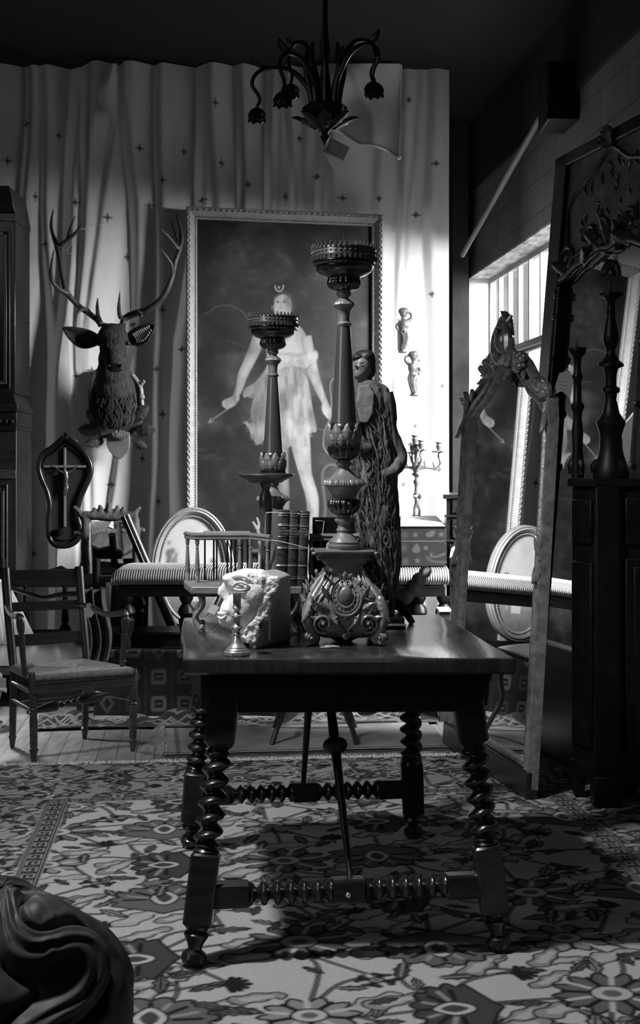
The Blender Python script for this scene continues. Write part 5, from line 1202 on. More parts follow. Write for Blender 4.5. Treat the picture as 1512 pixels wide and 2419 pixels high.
for pts, kn, sup in (([at(190,1428,6.12), at(215,1434,6.05), at(245,1450,5.93), at(275,1450,5.85), at(293,1447,5.80)], at(297,1456,5.79), at(289,1577,5.82)),
                     ([at(16,1432,5.98), at(22,1446,5.86), at(32,1455,5.74), at(42,1455,5.66)], at(47,1458,5.62), at(58,1592,5.64))):
    m = MB(); m.tube(smoothpath(pts+[kn], 6), [.010,.013,.012,.013,.017], 10, flat=1.2); arm_ = m.build('arm', M_midwood, ac)
    m = MB(); turned(sup, kn, [(.012,0),(.013,.10),(.017,.13),(.010,.155),(.013,.18),(.014,.45),(.016,.62),(.016,.66),(.009,.68),(.014,.72),(.018,.80),(.019,.92),(.016,.98),(.008,1.02)], m); m.build('arm_support', M_midwood, arm_)
# rush seat in four woven triangles
q = [FL_+Vector((.0,.02,SZ)), FR_+Vector((0,.0,SZ)), BR_+Vector((0,0,SZ)), BL_+Vector((0,0,SZ))]; cen = (q[0]+q[1]+q[2]+q[3])/4-UP*.006+Vector((.03,.03,0))
m = MB()
for k in range(4):
    a, b = q[k], q[(k+1) % 4]; n = 22
    for i in range(n):
        t = (i+.5)/n; p0, p1 = a.lerp(cen, t), b.lerp(cen, t); mid = (p0+p1)/2; m.tube([p0, mid+UP*.002, p1], .0062*(1-.3*t)+.001, 5)
m.build('rush_seat', mat('rush strands', .52, .5, noise=.35, nscale=40, bump=.5, bscale=150), ac)
m = MB(); m.tube([q[0]-UP*.012, q[1]-UP*.012], .017, 12); m.tube([q[1]-UP*.012, q[2]-UP*.012], .015, 10); m.tube([q[0]-UP*.012, q[3]-UP*.012], .015, 10); m.tube([q[3]-UP*.012, q[2]-UP*.012], .015, 10); m.build('woven_edge', M_rush, ac)
m = MB(); a, b = FL_+UP*(SZ-.075), FR_+UP*(SZ-.075); y_ = Vector((-.01,.022,0)); m.hexa([a, b, b+y_, a+y_], [a+UP*.045, b+UP*.045, b+y_+UP*.045, a+y_+UP*.045]); m.tube([a+UP*.042, b+UP*.042], .006, 6); m.tube([a+UP*.003, b+UP*.003], .006, 6)
mid = (a+b)/2; m.box(mid.x-.03, mid.x+.05, mid.y-.008, mid.y+.02, SZ-.085, SZ-.06); m.build('front_rail', M_midwood, ac)
m = MB()
def up_(p, z): return Vector((p.x, p.y, z))
for a, b, z in ((FL_, BL_, .22), (FR_, BR_, .235), (BL_, BR_, .20), (FL_, BL_, .30), (FR_, BR_, .31)): turned(up_(a, z), up_(b, z), [(.007,0),(.009,.15),(.011,.5),(.009,.85),(.007,1)], m, 10)
turned(up_(FL_.lerp(BL_, .3), .20), up_(FR_.lerp(BR_, .5), .24), [(.008,0),(.012,.1),(.022,.25),(.024,.34),(.010,.38),(.016,.42),(.009,.46),(.016,.5),(.009,.54),(.016,.58),(.010,.62),(.022,.66),(.024,.8),(.012,.92),(.008,1)], m, 14); m.build('stretcher', M_midwood, ac)
def paper(name_label, px, py, Y, pts, pts2=None, strs=None, lines=False, cat='tag', m_=None):
    m = MB(); s = Y/F; o = at(px, py, Y)
    m.prism([(x*s, -y*s) for x, y in pts], o, (1,0,0), (0,0,1), (0,.0009,0))
    o2 = m.build('paper_tag', m_ or M_paper, smooth=False); t = thing('price_tag', name_label, cat, tuple(o)); iv = WM[t.name].inverted(); o2.data.transform(iv); o2.parent = t; o2.name = 'card'
    if pts2:
        m = MB(); m.prism([(x*s, -y*s) for x, y in pts2], o+Vector((0,.006,0)), (1,.15,0), (0,0,1), (0,.0009,0)); m.build('back_flap', mat('shaded paper', .68, .85), t, smooth=False)
    if strs:
        m = MB(); m.tube(smoothpath([at(px+x, py+y, Y) for x, y in strs], 5), .0009, 5); m.build('string', M_string, t)
    if lines:
        m = MB()
        for (xa_, ya_, xb_, yb2) in lines: m.tube([o+Vector((xa_*s, -.0006, -ya_*s)), o+Vector((xb_*s, -.0006, -yb2*s))], .0006, 4)
        m.build('print', M_ink, t)
    return t
paper('white folded tag tied to the right back post of the rush armchair', 208, 1442, 6.02, [(-8,0),(-2,-14),(18,3),(6,18),(-7,12)], [(-6,-14),(4,-18),(17,2),(6,0)], [(-8,-2),(-14,-12),(-24,-10),(-34,-12)])

nt = M_shade.node_tree; tl = nt.nodes.new('ShaderNodeBsdfTranslucent'); tl.inputs[0].default_value = (.85,.85,.85,1); ms = nt.nodes.new('ShaderNodeMixShader'); ms.inputs[0].default_value = .5
nt.links.new(nt.nodes['Principled BSDF'].outputs[0], ms.inputs[1]); nt.links.new(tl.outputs[0], ms.inputs[2]); nt.links.new(ms.outputs[0], nt.nodes['Material Output'].inputs[0])
# ------------------------------------------------------------------ pleated lamp at the far left
lm = thing('pleated_lamp', 'table lamp with a white pleated shade standing low at the left edge behind the armchair', 'lamp', (xx(-32,6.25), 6.25, 0))
s = 6.25/F; lc = (xx(-32,6.25), 6.25, 0); zf = lambda y: HC-(y-CY)*s
m = MB(); m.lathe([(48*s, zf(1372)),(109*s, zf(1506))][::-1], lc, 220, mod=lambda an, z, i: 1+.022*math.cos(55*an), capb=False, capt=False); m.lathe([(110*s, zf(1508)),(110*s, zf(1502))], lc, 60, capb=False, capt=False); m.build('lamp_shade', M_shade, lm, ang=2.0)
lm.children[0].modifiers.new('t', 'SOLIDIFY').thickness = .002
m = MB(); m.lathe([(.001,0),(44*s,.0),(44*s,.012),(38*s,.02),(38*s,.035),(24*s,.05),(14*s,.08),(28*s,.12),(38*s,.20),(36*s,.27),(15*s,.32),(12*s,.36),(5*s,.40),(4*s,zf(1400))], lc, 32); m.build('base', M_brass, lm)
bl_ = bpy.data.lights.new('lamp_bulb', 'POINT'); bl_.energy = 34; bl_.shadow_soft_size = .03; bo = bpy.data.objects.new('lamp_bulb', bl_); C.objects.link(bo); bo.location = (lc[0], lc[1], zf(1455))
paper('white paper label at the left edge beside the lamp base', 4, 1620, 5.9, [(-20,-22),(10,-18),(11,6),(-20,4)], [(-18,4),(11,6),(11,18)], [(-10,-20),(-14,-50)])

# ------------------------------------------------------------------ upholstered settee behind the armchair
se = thing('upholstered_settee', 'dark carved settee with a domed floral cushion behind the rush armchair', 'settee', (-1.45, 6.9, 0))
xa, xb = xx(-60,6.7), xx(218,6.7); zs_ = zz(1545,6.7)
R = Ras(0, 1, 0, 1, .012, .05)
for i in range(70): R.blob(r2.random(), r2.random(), .03+.03*r2.random(), .02+.02*r2.random(), .06+.16*r2.random(), .8, r2.random()*3)
u_, v_ = R.X, R.Y; Pg = np.zeros(R.a.shape+(3,)); Pg[...,0] = xa+(xb-xa)*u_; Pg[...,1] = 6.62+.5*v_; e_ = (np.clip(np.minimum(u_, 1-u_)/.10, 0, 1)*np.clip(np.minimum(v_, 1-v_)/.16, 0, 1))**.5
Pg[...,2] = zs_-.05+(.05+.10)*e_*(.7+.3*np.sin(PI*u_)*np.sin(PI*v_)**.5)
grid_obj('cushion', Pg, R.a, M_attr, se)
m = MB(); m.box(xa, xb, 6.63, 7.12, zs_-.10, zs_-.045); m.build('seat_frame', M_black, se, bevel=.005)
for x, y in ((xa+.04,6.66),(xb-.05,6.66),(xa+.04,7.08),(xb-.05,7.08)): MB().lathe([(.018,0),(.026,.03),(.018,.06),(.026,.12),(.02,zs_-.10)], (x, y, 0), 14).build('leg', M_black, se)
m = MB(); m.tube([(xb-.05,7.1,zs_-.06),(xb-.05,7.12,.78)], .022, 10); m.tube([(xa+.04,7.1,zs_-.06),(xa+.04,7.12,.78)], .022, 10); m.prism([(xa,.62),(xb,.62),(xb,.66),(xb-.06,.70),(xb-.14,.68),(xb-.25,.74),(xb-.40,.69),(xa,.70)], (0,7.10,0), (1,0,0), (0,0,1), (0,.03,0))
for px in (153,60): m.lathe([(.014,zs_-.04),(.012,zs_+.03),(.030,zs_+.06),(.034,zs_+.08),(.016,zs_+.11),(.022,zs_+.13),(.014,zs_+.2),(.014,.63)], (xx(px,7.1),7.11,0), 14)
m.build('back', M_black, se)
dr = MB(); P = np.zeros((30, 40, 3)); uu, vv = np.meshgrid(np.linspace(0,1,40), np.linspace(0,1,30)); P[...,0] = xx(200,6.66)+(xx(262,6.66)-xx(200,6.66))*uu+.02*np.sin(vv*5); P[...,1] = 6.56+.02*np.sin(uu*19)+.01*np.sin(uu*37+vv*4)+.04*vv; P[...,2] = zz(1560,6.6)+(zz(1392,6.6)-zz(1560,6.6))*vv
og_ = grid_obj('hanging_cloth', P, None, M_dcloth); tag(og_, 'dark cloth hanging in folds between the rush armchair and the carved low chest', 'cloth'); s_m = og_.modifiers.new('s', 'SOLIDIFY'); s_m.thickness = .004
root_mesh(og_, (xx(230,6.6), 6.6, zz(1560,6.6)))

# ------------------------------------------------------------------ tall cabinet at the left edge
tc_ = thing('tall_cabinet', 'tall dark panelled cabinet with a cornice cut off by the left edge', 'cabinet', (-2.15, 7.38, 0))
Yc0, Yc1 = 7.20, 7.56; xr = lambda px: xx(px, Yc0); zc = lambda py: zz(py, Yc0); XL = -2.75
MB().box(XL, xr(36), Yc0, Yc1, zc(930), zc(520)).build('upper_case', M_wood, tc_, bevel=.004); MB().box(XL, xr(41), Yc0-.02, Yc1, .0, zc(985)).build('lower_case', M_midwood if False else mat('cabinet oak', .018, .4, noise=.4, nscale=12, stretch=(1,1,4)), tc_, bevel=.004)
m = MB(); m.box(XL, xr(38), Yc0-.02, Yc1, zc(522), zc(505)); m.hexa([Vector((XL,Yc0-.01,zc(505))),Vector((xr(37),Yc0-.01,zc(505))),Vector((xr(37),Yc1,zc(505))),Vector((XL,Yc1,zc(505)))],[Vector((XL,Yc0-.05,zc(443))),Vector((xr(26),Yc0-.05,zc(443))),Vector((xr(26),Yc1,zc(443))),Vector((XL,Yc1,zc(443)))]); m.build('cornice', M_wood, tc_, bevel=.003)
m = MB(); m.box(XL, xr(46), Yc0-.05, Yc1, zc(972), zc(958)); m.box(XL, xr(42), Yc0-.03, Yc1, zc(1008), zc(972)); m.box(XL, xr(43), Yc0-.04, Yc1, zc(1016), zc(1008)); m.hexa([Vector((XL,Yc0-.05,zc(958))),Vector((xr(44),Yc0-.05,zc(958))),Vector((xr(44),Yc1,zc(958))),Vector((XL,Yc1,zc(958)))],[Vector((XL,Yc0,zc(925))),Vector((xr(30),Yc0,zc(925))),Vector((xr(30),Yc1,zc(925))),Vector((XL,Yc1,zc(925)))])
for k in range(10): m.box(xr(34-k*14)-.012, xr(34-k*14)+.004, Yc0-.042, Yc0-.02, zc(1002), zc(992))
m.build('waist_moulding', M_wood, tc_, bevel=.002)
m = MB()
for (z0q, z1q, xq, yq) in ((zc(925), zc(535), xr(30), Yc0), (.15, zc(1140), xr(26), Yc0-.02)):
    for (a, b_, c, d_) in ((xq-.05,xq-.03,z0q+.05,z1q-.03),(XL,xq-.03,z1q-.05,z1q-.03),(XL,xq-.03,z0q+.04,z0q+.06),(xq-.02,xq-.012,z0q+.02,z1q-.01)): m.box(a, b_, yq-.016, yq+.002, c, d_)
m.box(XL, xr(41), Yc0-.035, Yc0-.02, zc(1130), zc(1110)); m.build('door_mouldings', M_ltwood if False else M_midwood, tc_, bevel=.003)

# ------------------------------------------------------------------ deer head trophy
YD = 7.62
dh = thing('deer_trophy', 'mounted stag head with wide antlers hanging on the curtain above the crucifix', 'trophy', (xx(270,YD), YD, zz(1000,YD)))
def dp_(px, py, Y=7.5): return at(px, py, Y)
m = MB(); m.prism([(xx(x,YD), zz(y,YD)) for x, y in ((215,880),(228,870),(300,865),(322,895),(338,905),(334,925),(340,950),(340,985),(330,1010),(300,1035),(240,1035),(212,1010),(207,940))], (0,YD,0), (1,0,0), (0,0,1), (0,.035,0)); m.build('backboard', M_midwood, dh, remesh=.008, sm=2)
m = MB(); m.tube(smoothpath([dp_(312,885,YD), dp_(325,902,YD), dp_(333,920,YD-.01), dp_(335,950,YD-.01), dp_(341,985,YD-.01)], 5), .014, 10); m.ell(dp_(335,938,YD-.03), (.018,.008,.018), 12, 8); m.tube([dp_(335,906,YD-.01), dp_(341,900,YD-.02)], [.014,.010], 8); m.build('branch_rim', M_ltwood, dh)
m = MB(); mk = lambda x, y, Y, rx, ry, rz: m.ell(dp_(x, y, Y), (rx, ry, rz), 20, 14)
for (x, y, Y, rx, ry, rz) in ((270,985,7.50,.105,.09,.075),(270,955,7.47,.130,.12,.115),(269,920,7.43,.118,.12,.115),(268,885,7.40,.100,.11,.10),(268,850,7.38,.090,.10,.095),
    (266,800,7.32,.092,.085,.080),(266,778,7.34,.070,.06,.035),(268,825,7.27,.080,.08,.075),(270,848,7.20,.056,.075,.055),(271,862,7.14,.050,.060,.042),(272,868,7.11,.044,.045,.030)): mk(x, y, Y, rx, ry, rz)
m.tube([dp_(255,785,7.34), dp_(244,765,7.36)], [.03,.02], 10); m.tube([dp_(283,785,7.34), dp_(292,764,7.36)], [.03,.02], 10)
hn = m.build('head_and_neck', M_fur, dh, remesh=.009, sm=5, disp=.008, dscale=.03)
m = MB()     # shaggy mane locks
rs = np.random.default_rng(5)
for k in range(130):
    a = -PI*(.03+.94*rs.random()); y0 = 888+95*rs.random(); L = 26+24*rs.random(); P = []
    for q in range(6):
        y = y0+L*q/5; hw_ = np.interp(y, [880,920,960,1000,1020], [.095,.122,.136,.108,.075]); P.append(Vector((xx(270,7.46)+hw_*math.cos(a+.06*math.sin(q*2+k)), 7.455+hw_*.93*math.sin(a), zz(y, 7.42))))
    m.tube(P, [.004,.008,.007,.002], 5)
o = m.build('mane', M_fur, hn); o['kind'] = 'stuff'
m = MB()
for e, (x0, y0, x1, y1) in ((-1,(232,805,150,775)),(1,(304,803,366,765))):
    b_, t_ = dp_(x0, y0, 7.36), dp_(x1, y1, 7.30); d = (t_-b_); L = d.length; d.normalize(); vs = []; n = 12; sd = Vector((d.z*-1, 0, d.x)); sd = sd if sd.z > 0 else -sd
    for i in range(n+1):
        t = i/n; w_ = .058*math.sin(PI*(.10+.90*t))**.75*(1-.25*t)+.001
        for j in range(7):
            q = -1+j/3; vs.append(b_+d*(L*t)+sd*(w_*q*(1 if q > 0 else 1.15))-UP*.015*math.sin(PI*t)+Vector((0, .03*(1-q*q)-.01, 0)))
    fs = [(i*7+j, i*7+j+1, (i+1)*7+j+1, (i+1)*7+j) for i in range(n) for j in range(6)]
    me = MB().add(vs, fs); o = me.build('ear', M_fur, hn); so = o.modifiers.new('s', 'SOLIDIFY'); so.thickness = .010; so.offset = 0
    mm = MB()
    for k in range(9 if e > 0 else 0):
        t = .25+.07*k; w_ = .04*math.sin(PI*(.10+.90*t)); c = b_+d*(L*t)-UP*.015*math.sin(PI*t)+Vector((0,-.010,0)); mm.tube(smoothpath([c+sd*w_*.8+Vector((0,-.004,0)), c+Vector((0,.012,0))+d*.004, c-sd*w_+Vector((0,-.004,0))], 4), [.004,.007,.004], 6)
    if e > 0: mm.build('inner_ear', mat('pale ear fur', .38, .9), hn)
m = MB(); m.ell(dp_(302,811,7.262), (.010,.012,.014), 14, 10); m.ell(dp_(232,812,7.262), (.010,.012,.014), 14, 10); m.build('eye', mat('glass eye', .01, .05), hn)
m = MB(); m.ell(dp_(271,869,7.085), (.046,.028,.026), 18, 12); m.ell(dp_(286,864,7.062), (.009,.006,.011), 10, 8); m.ell(dp_(257,864,7.062), (.009,.006,.011), 10, 8); m.build('nose', mat('wet nose', .008, .25), hn)
def antler(segs):
    m = MB()
    for P, r in segs: m.tube(smoothpath([dp_(x, y, Y) for x, y, Y in P], 6), [q*.0025 for q in r], 12)
    m.build('antler', M_antler, dh, remesh=.0055, sm=2, disp=.003, dscale=.02)
antler([([(240,770,7.36),(232,757,7.36),(215,744,7.34),(198,732,7.30),(178,715,7.27),(159,692,7.25),(149,659,7.25),(142,616,7.26),(133,580,7.28),(124,550,7.31),(121,527,7.34),(126,492,7.38)], [8,7.5,7,6.5,6.5,7,6,5.5,5.5,4.5,4,1.2]),
        ([(159,694,7.25),(138,682,7.20),(124,664,7.16),(121,640,7.14),(124,610,7.13),(129,584,7.13)], [6.5,6,5,4.5,3,1]),
        ([(142,580,7.28),(158,568,7.25),(176,553,7.22),(188,538,7.2),(195,524,7.18)], [5.5,5,4.5,3,1]), ([(160,567,7.25),(165,545,7.3),(173,520,7.33),(180,507,7.35)], [4.5,4,2.5,1]),
        ([(236,760,7.36),(231,742,7.30),(230,722,7.24),(231,700,7.2)], [6,5,4,1]), ([(216,746,7.34),(203,730,7.26),(190,733,7.2),(182,742,7.17),(179,757,7.15)], [6,5,4.5,3,1.2])])
antler([([(290,765,7.36),(296,752,7.36),(315,742,7.34),(345,733,7.30),(372,715,7.27),(392,690,7.25),(406,655,7.25),(414,618,7.26),(424,590,7.28),(430,562,7.31),(425,535,7.34),(420,515,7.36),(415,500,7.38)], [8,8,8.5,8.5,7.5,6.5,6.5,6,5.5,5,4,3,1.2]),
        ([(408,650,7.25),(404,625,7.20),(392,605,7.16),(384,594,7.14),(379,583,7.12)], [6,5,4,2.5,1]), ([(421,590,7.28),(408,572,7.24),(395,556,7.2),(385,546,7.18),(379,532,7.16)], [5,4.5,4,3,1]),
        ([(420,570,7.3),(414,548,7.33),(408,532,7.36),(400,524,7.38)], [4.5,4,3,1]), ([(294,752,7.36),(284,748,7.3),(281,725,7.24),(284,684,7.2)], [6,5.5,4.5,1]), ([(325,738,7.3),(336,748,7.26)], [6,3])])
m = MB()
for (px, py, a, L, W) in ((318,985,-.9,58,36),(325,1010,-1.5,56,34),(225,1010,1.5,50,34),(235,1030,1.9,46,30),(228,990,.8,45,30),(322,1035,-2.0,40,26)):
    d = Vector((-math.sin(a), -.1, math.cos(a))); d = -d if False else d; leaf(m, dp_(px-(8 if px > 270 else -8), py+8, YD-.02), Vector((math.sin(-a), -.15, math.cos(a))), Vector((math.cos(a), 0, math.sin(a))), Vector((0,-1,0)), L*.0025, W*.0025, .12, 4, .10)
m.build('oak_leaves', M_midwood, dh)
m = MB(); m.prism([(xx(x,YD), zz(y,YD)) for x, y in ((255,1030),(262,1022),(280,1017),(300,1020),(308,1022),(310,1040),(308,1062),(304,1068),(287,1085),(272,1078),(262,1066),(255,1052))], (0,YD-.055,0), (1,0,0), (0,0,1), (0,.03,0)); m.build('shield', mat('carved shield', .13, .5, noise=.3, nscale=10), dh, bevel=.004)
m = MB(); R3 = Matrix.Rotation(PI/2, 3, 'Y'); m.lathe([(.012,-.05),(.022,-.03),(.026,0),(.022,.03),(.012,.05)], dp_(284,1028,YD-.065), 20, m=R3)
acn = m.build('banded_acorn', M_wood, dh)
m = MB()
for k in range(-5, 6):
    x_ = k*.0085; r_ = .0265*math.cos(min(1.2, abs(x_)/.05)); c = dp_(284,1028,YD-.065)+Vector((x_,0,0)); m.tube([c+Vector((0, -r_*math.cos(a), r_*math.sin(a))) for a in np.linspace(-1.5,1.5,9)], .0018, 5)
m.build('acorn_bands', M_page, acn)
m = MB(); m.tube(smoothpath([dp_(188,543,7.3), dp_(220,536,7.5), dp_(275,524,7.68)], 5), .0009, 5); m.tube(smoothpath([dp_(172,570,7.22), dp_(163,585,7.22), dp_(158,595,7.22), dp_(164,600,7.22), dp_(172,590,7.22), dp_(171,562,7.22)], 5), .0009, 5)
m.build('hanging_thread', M_string, dh)

# ------------------------------------------------------------------ crucifix on a shaped board
YK = 7.58
ck = thing('crucifix_plaque', 'silver crucifix on a dark waisted board hanging left of the rustic mirror', 'crucifix', (xx(154,YK), YK, zz(1290,YK)))
OUT = [(154,1034),(172,1045),(196,1064),(214,1095),(214,1123),(201,1153),(189,1183),(184,1216),(190,1246),(186,1272),(165,1288),(134,1288),(118,1269),(116,1229),(119,1196),(113,1163),(99,1130),(93,1103),(101,1074),(126,1056),(140,1043)]
pth = smoothpath([at(x, y, YK) for x, y in OUT], 5, True)
m = MB(); k = len(pth); m.add([p+Vector((0,.0,0)) for p in pth]+[p+Vector((0,.02,0)) for p in pth], [tuple(range(k)), tuple(range(k, 2*k))[::-1]]+[(i, (i+1) % k, k+(i+1) % k, k+i) for i in range(k)]); m.build('board', mat('black velvet', .010, .9), ck, smooth=False)
m = MB(); m.tube([p+Vector((0,-.01,0)) for p in pth], .016, 10, closed=True); cen = at(154,1165,YK); m.tube([cen+(p-cen)*.88+Vector((0,-.006,0)) for p in pth], .006, 8, closed=True); m.build('rim', M_wood, ck)
m = MB(); m.ell(at(154,1033,YK-.02), (.02,.012,.016), 10, 8); m.ell(at(154,1026,YK-.02), (.010,.01,.012), 8, 6); m.build('top_ornament', M_wood, ck)
m = MB(); m.box(xx(151.5,YK), xx(157,YK), YK-.018, YK-.004, zz(1244,YK), zz(1057,YK)); m.box(xx(104,YK), xx(204,YK), YK-.0181, YK-.0041, zz(1105,YK), zz(1099,YK)); crs = m.build('cross', mat('dull wood cross', .14, .4), ck, bevel=.002)
m = MB(); Yf = YK-.028; q = lambda x, y, o=0: at(x, y, Yf+o)
m.tube(smoothpath([q(128,1098), q(138,1110), q(150,1117)], 4), [.0035,.005,.006], 8); m.tube(smoothpath([q(187,1099), q(172,1110), q(160,1116)], 4), [.0035,.005,.006], 8)
m.tube(smoothpath([q(155,1114), q(157,1128,-.004), q(156,1142), q(157,1150)], 4), [.012,.012,.009,.011], 10); m.tube(smoothpath([q(154,1148), q(154,1158,-.006), q(153,1172)], 4), [.008,.006,.004], 8); m.tube(smoothpath([q(159,1148), q(158,1158,-.006), q(154,1172)], 4), [.008,.006,.004], 8); m.ell(q(153,1105,-.006), (.009,.009,.011), 12, 8); m.ell(q(157,1146,-.002), (.014,.011,.009), 10, 8)
m.build('figure', M_silver, crs, remesh=.0022, sm=2)
m = MB(); m.lathe([(.02,zz(1262,YK)),(.03,zz(1254,YK)),(.032,zz(1250,YK)),(.026,zz(1249,YK))], (xx(143,YK), YK-.02, 0), 16); m.build('holy_water_cup', M_wood, ck)
# ------------------------------------------------------------------ painted casket, candelabra, figurines, desk
ch = thing('painted_casket', 'dark casket painted with stars and fruit with a pale sloping lid under the candelabra', 'casket', (xx(1000,6.78), 6.9, .765))
cx0, cx1, cy0, cy1 = xx(943,6.72), xx(1053,6.72), 6.72, 7.12; zt_ = zz(1246,6.72); zb_ = .767; zk = zt_+.045
MB().box(cx0, cx1, cy0, cy1, zb_, zt_-.002).build('body', M_black, ch, bevel=.003)
R = Ras(0, 1.1, 0, 1, .012, .02); sf = .012
def starp(c, r, v): R.poly([(c[0]+(r if k % 2 == 0 else r*.5)*math.sin(PI*k/5), c[1]+(r if k % 2 == 0 else r*.5)*math.cos(PI*k/5)) for k in range(10)], v, sf, smooth=False)
for c, r in (((.38,.83),.085),((.63,.48),.085),((.43,.14),.085),((1.0,.84),.09)): starp(c, r, .10)
for c in ((.12,.82),(.10,.48),(.14,.12)): R.blob(c[0], c[1], .075, .09, .09); R.blob(c[0], c[1], .03, .04, .05)
R.poly([(.30,.42),(.42,.60),(.50,.42),(.40,.34)], .10, sf); R.poly([(.62,.84),(.80,.95),(.86,.88),(.74,.76)], .10, sf); R.line([(.66,.22),(.8,.12),(1.05,.10)], .07, .07, sf, .9, True); R.line([(.75,.25),(.9,.25),(1.1,.33)], .07, .08, sf, .9, True); R.line([(0,.66),(1.1,.66)], .025, .14, sf); R.blob(.76,.32,.04,.05,.09)
Pg = np.zeros(R.a.shape+(3,)); Pg[...,0] = cx0+.002+(cx1-cx0-.004)*R.X/1.1; Pg[...,1] = cy0-.0025; Pg[...,2] = zb_+.003+(zt_-zb_-.008)*R.Y; grid_obj('painted_front', Pg, R.a*.5, M_attrw, ch)
m = MB(); e = .006; m.hexa([Vector((cx0-e,cy0-e,zt_-.001)),Vector((cx1+e,cy0-e,zt_-.001)),Vector((cx1+e,cy1,zt_-.001)),Vector((cx0-e,cy1,zt_-.001))],[Vector((cx0-e,cy0-e,zt_+.005)),Vector((cx1+e,cy0-e,zt_+.005)),Vector((cx1+e-.02,cy1,zk)),Vector((cx0+.035,cy1,zk))]); m.build('lid', M_black, ch, smooth=False)
R = Ras(0, 1, 0, 1, .012, .42); sf = .02
for k in range(16): R.line([(r2.random(), r2.random()), (r2.random(), r2.random()), (r2.random(), r2.random())], .05, .7, sf, .8, True)
Pg = np.zeros(R.a.shape+(3,)); tt_ = R.Y; Pg[...,0] = (cx0+.002+.037*tt_)+((cx1-.002-.02*tt_)-(cx0+.002+.037*tt_))*R.X; Pg[...,1] = cy0+(cy1-cy0)*tt_; Pg[...,2] = zt_+.0065+(zk-zt_-.005)*tt_; grid_obj('painted_lid_panel', Pg, R.a, M_attrw, ch)
YC = 7.04; s = YC/F
cd = thing('silver_candelabra', 'silvered candelabra with scrolling arms and a putto stem standing on the casket lid', 'candelabra', (xx(985,YC), YC, zk+.001))
q = lambda x, y, o=0: at(x, y, YC+o); dz_ = (zk+.002)-zz(1222,YC)
q = lambda x, y, o=0: at(x, y, YC+o)+UP*dz_*max(0, (y-1150)/72)
m = MB(); m.tube(smoothpath([q(980,1221), q(979,1208), q(981,1197), q(985,1190)], 4), [4*s,3*s,4*s,5*s], 8); m.tube(smoothpath([q(990,1221), q(991,1208), q(988,1197), q(985,1190)], 4), [4*s,3*s,4*s,5*s], 8)
m.tube(smoothpath([q(985,1192), q(985,1183), q(984,1174)], 4), [6*s,6*s,5*s], 8); m.ell(q(993,1172,-.01), (5*s,5*s,6*s), 10, 8); m.tube(smoothpath([q(981,1178), q(977,1172), q(980,1164)], 4), [3*s,2.5*s,2*s], 6); m.tube(smoothpath([q(988,1180), q(992,1178), q(992,1172)], 4), [3*s,2.5*s,2*s], 6)
m.ell(q(979,1220), (6*s,8*s,2.5*s), 8, 6); m.ell(q(990,1220), (6*s,8*s,2.5*s), 8, 6); m.build('putto_stem', M_silver, cd, remesh=.003, sm=1)
m = MB(); m.lathe([(h*s, q(0,y).z) for h, y in ((4,1170),(6,1160),(3.5,1152),(5,1146),(7,1138),(4,1130),(5,1125),(10,1122),(10,1119),(7,1116),(9,1108),(13,1100),(8,1094),(4,1090),(5,1080),(4,1070),(7,1064),(9,1058),(4,1052)) ][::1], (xx(984,YC), YC, 0), 14, mod=lambda an, z, i: 1+.18*math.sin(3*an+z*180)); m.build('stem', M_silver, cd)
def carm(P, cup, top):
    m = MB(); m.tube(smoothpath([q(*p) for p in P], 6), [4*s,3.2*s,2.6*s,2.6*s], 8)
    for i in range(1, len(P)-1): leaf(m, q(*P[i]), Vector((math.cos(i*2.0), 0, .9)), Vector((0,1,0)), Vector((math.sin(i),-.6,.3)), 18*s, 9*s, .4, 3, .2)
    cx_, cy_ = cup; o = cy_[1] if hasattr(cy_, '__len__') else 0
    Y_ = YC+(P[-1][2] if len(P[-1]) > 2 else 0); c = (xx(cx_, YC), Y_, 0); zq = lambda y: HC-(y-CY)*s
    m.lathe([(2*s, zq(top+40)),(4*s, zq(top+33)),(2.5*s, zq(top+27)),(14*s, zq(top+24)),(14*s, zq(top+22)),(4*s, zq(top+20)),(6*s, zq(top+15)),(7*s, zq(top+9)),(4.5*s, zq(top+5)),(8*s, zq(top+2)),(8*s, zq(top))], c, 16, mod=lambda an, z, i: 1+(.2*math.cos(6*an) if i in (3, 4) else 0)); m.build('arm', M_silver, cd)
carm([(988,1108),(1005,1104),(1028,1106),(1040,1096),(1037,1080)], (1037,0), 1044); carm([(980,1108),(963,1104),(942,1106),(930,1096),(933,1080)], (933,0), 1044)
carm([(984,1105,-.02),(990,1098,-.05),(996,1085,-.06),(994,1072,-.05)], (993,0), 1040); carm([(984,1105,.02),(978,1098,.05),(972,1085,.06),(976,1072,.05)], (976,0), 1046); carm([(984,1090),(983,1080),(980,1070)], (980,0), 1028)
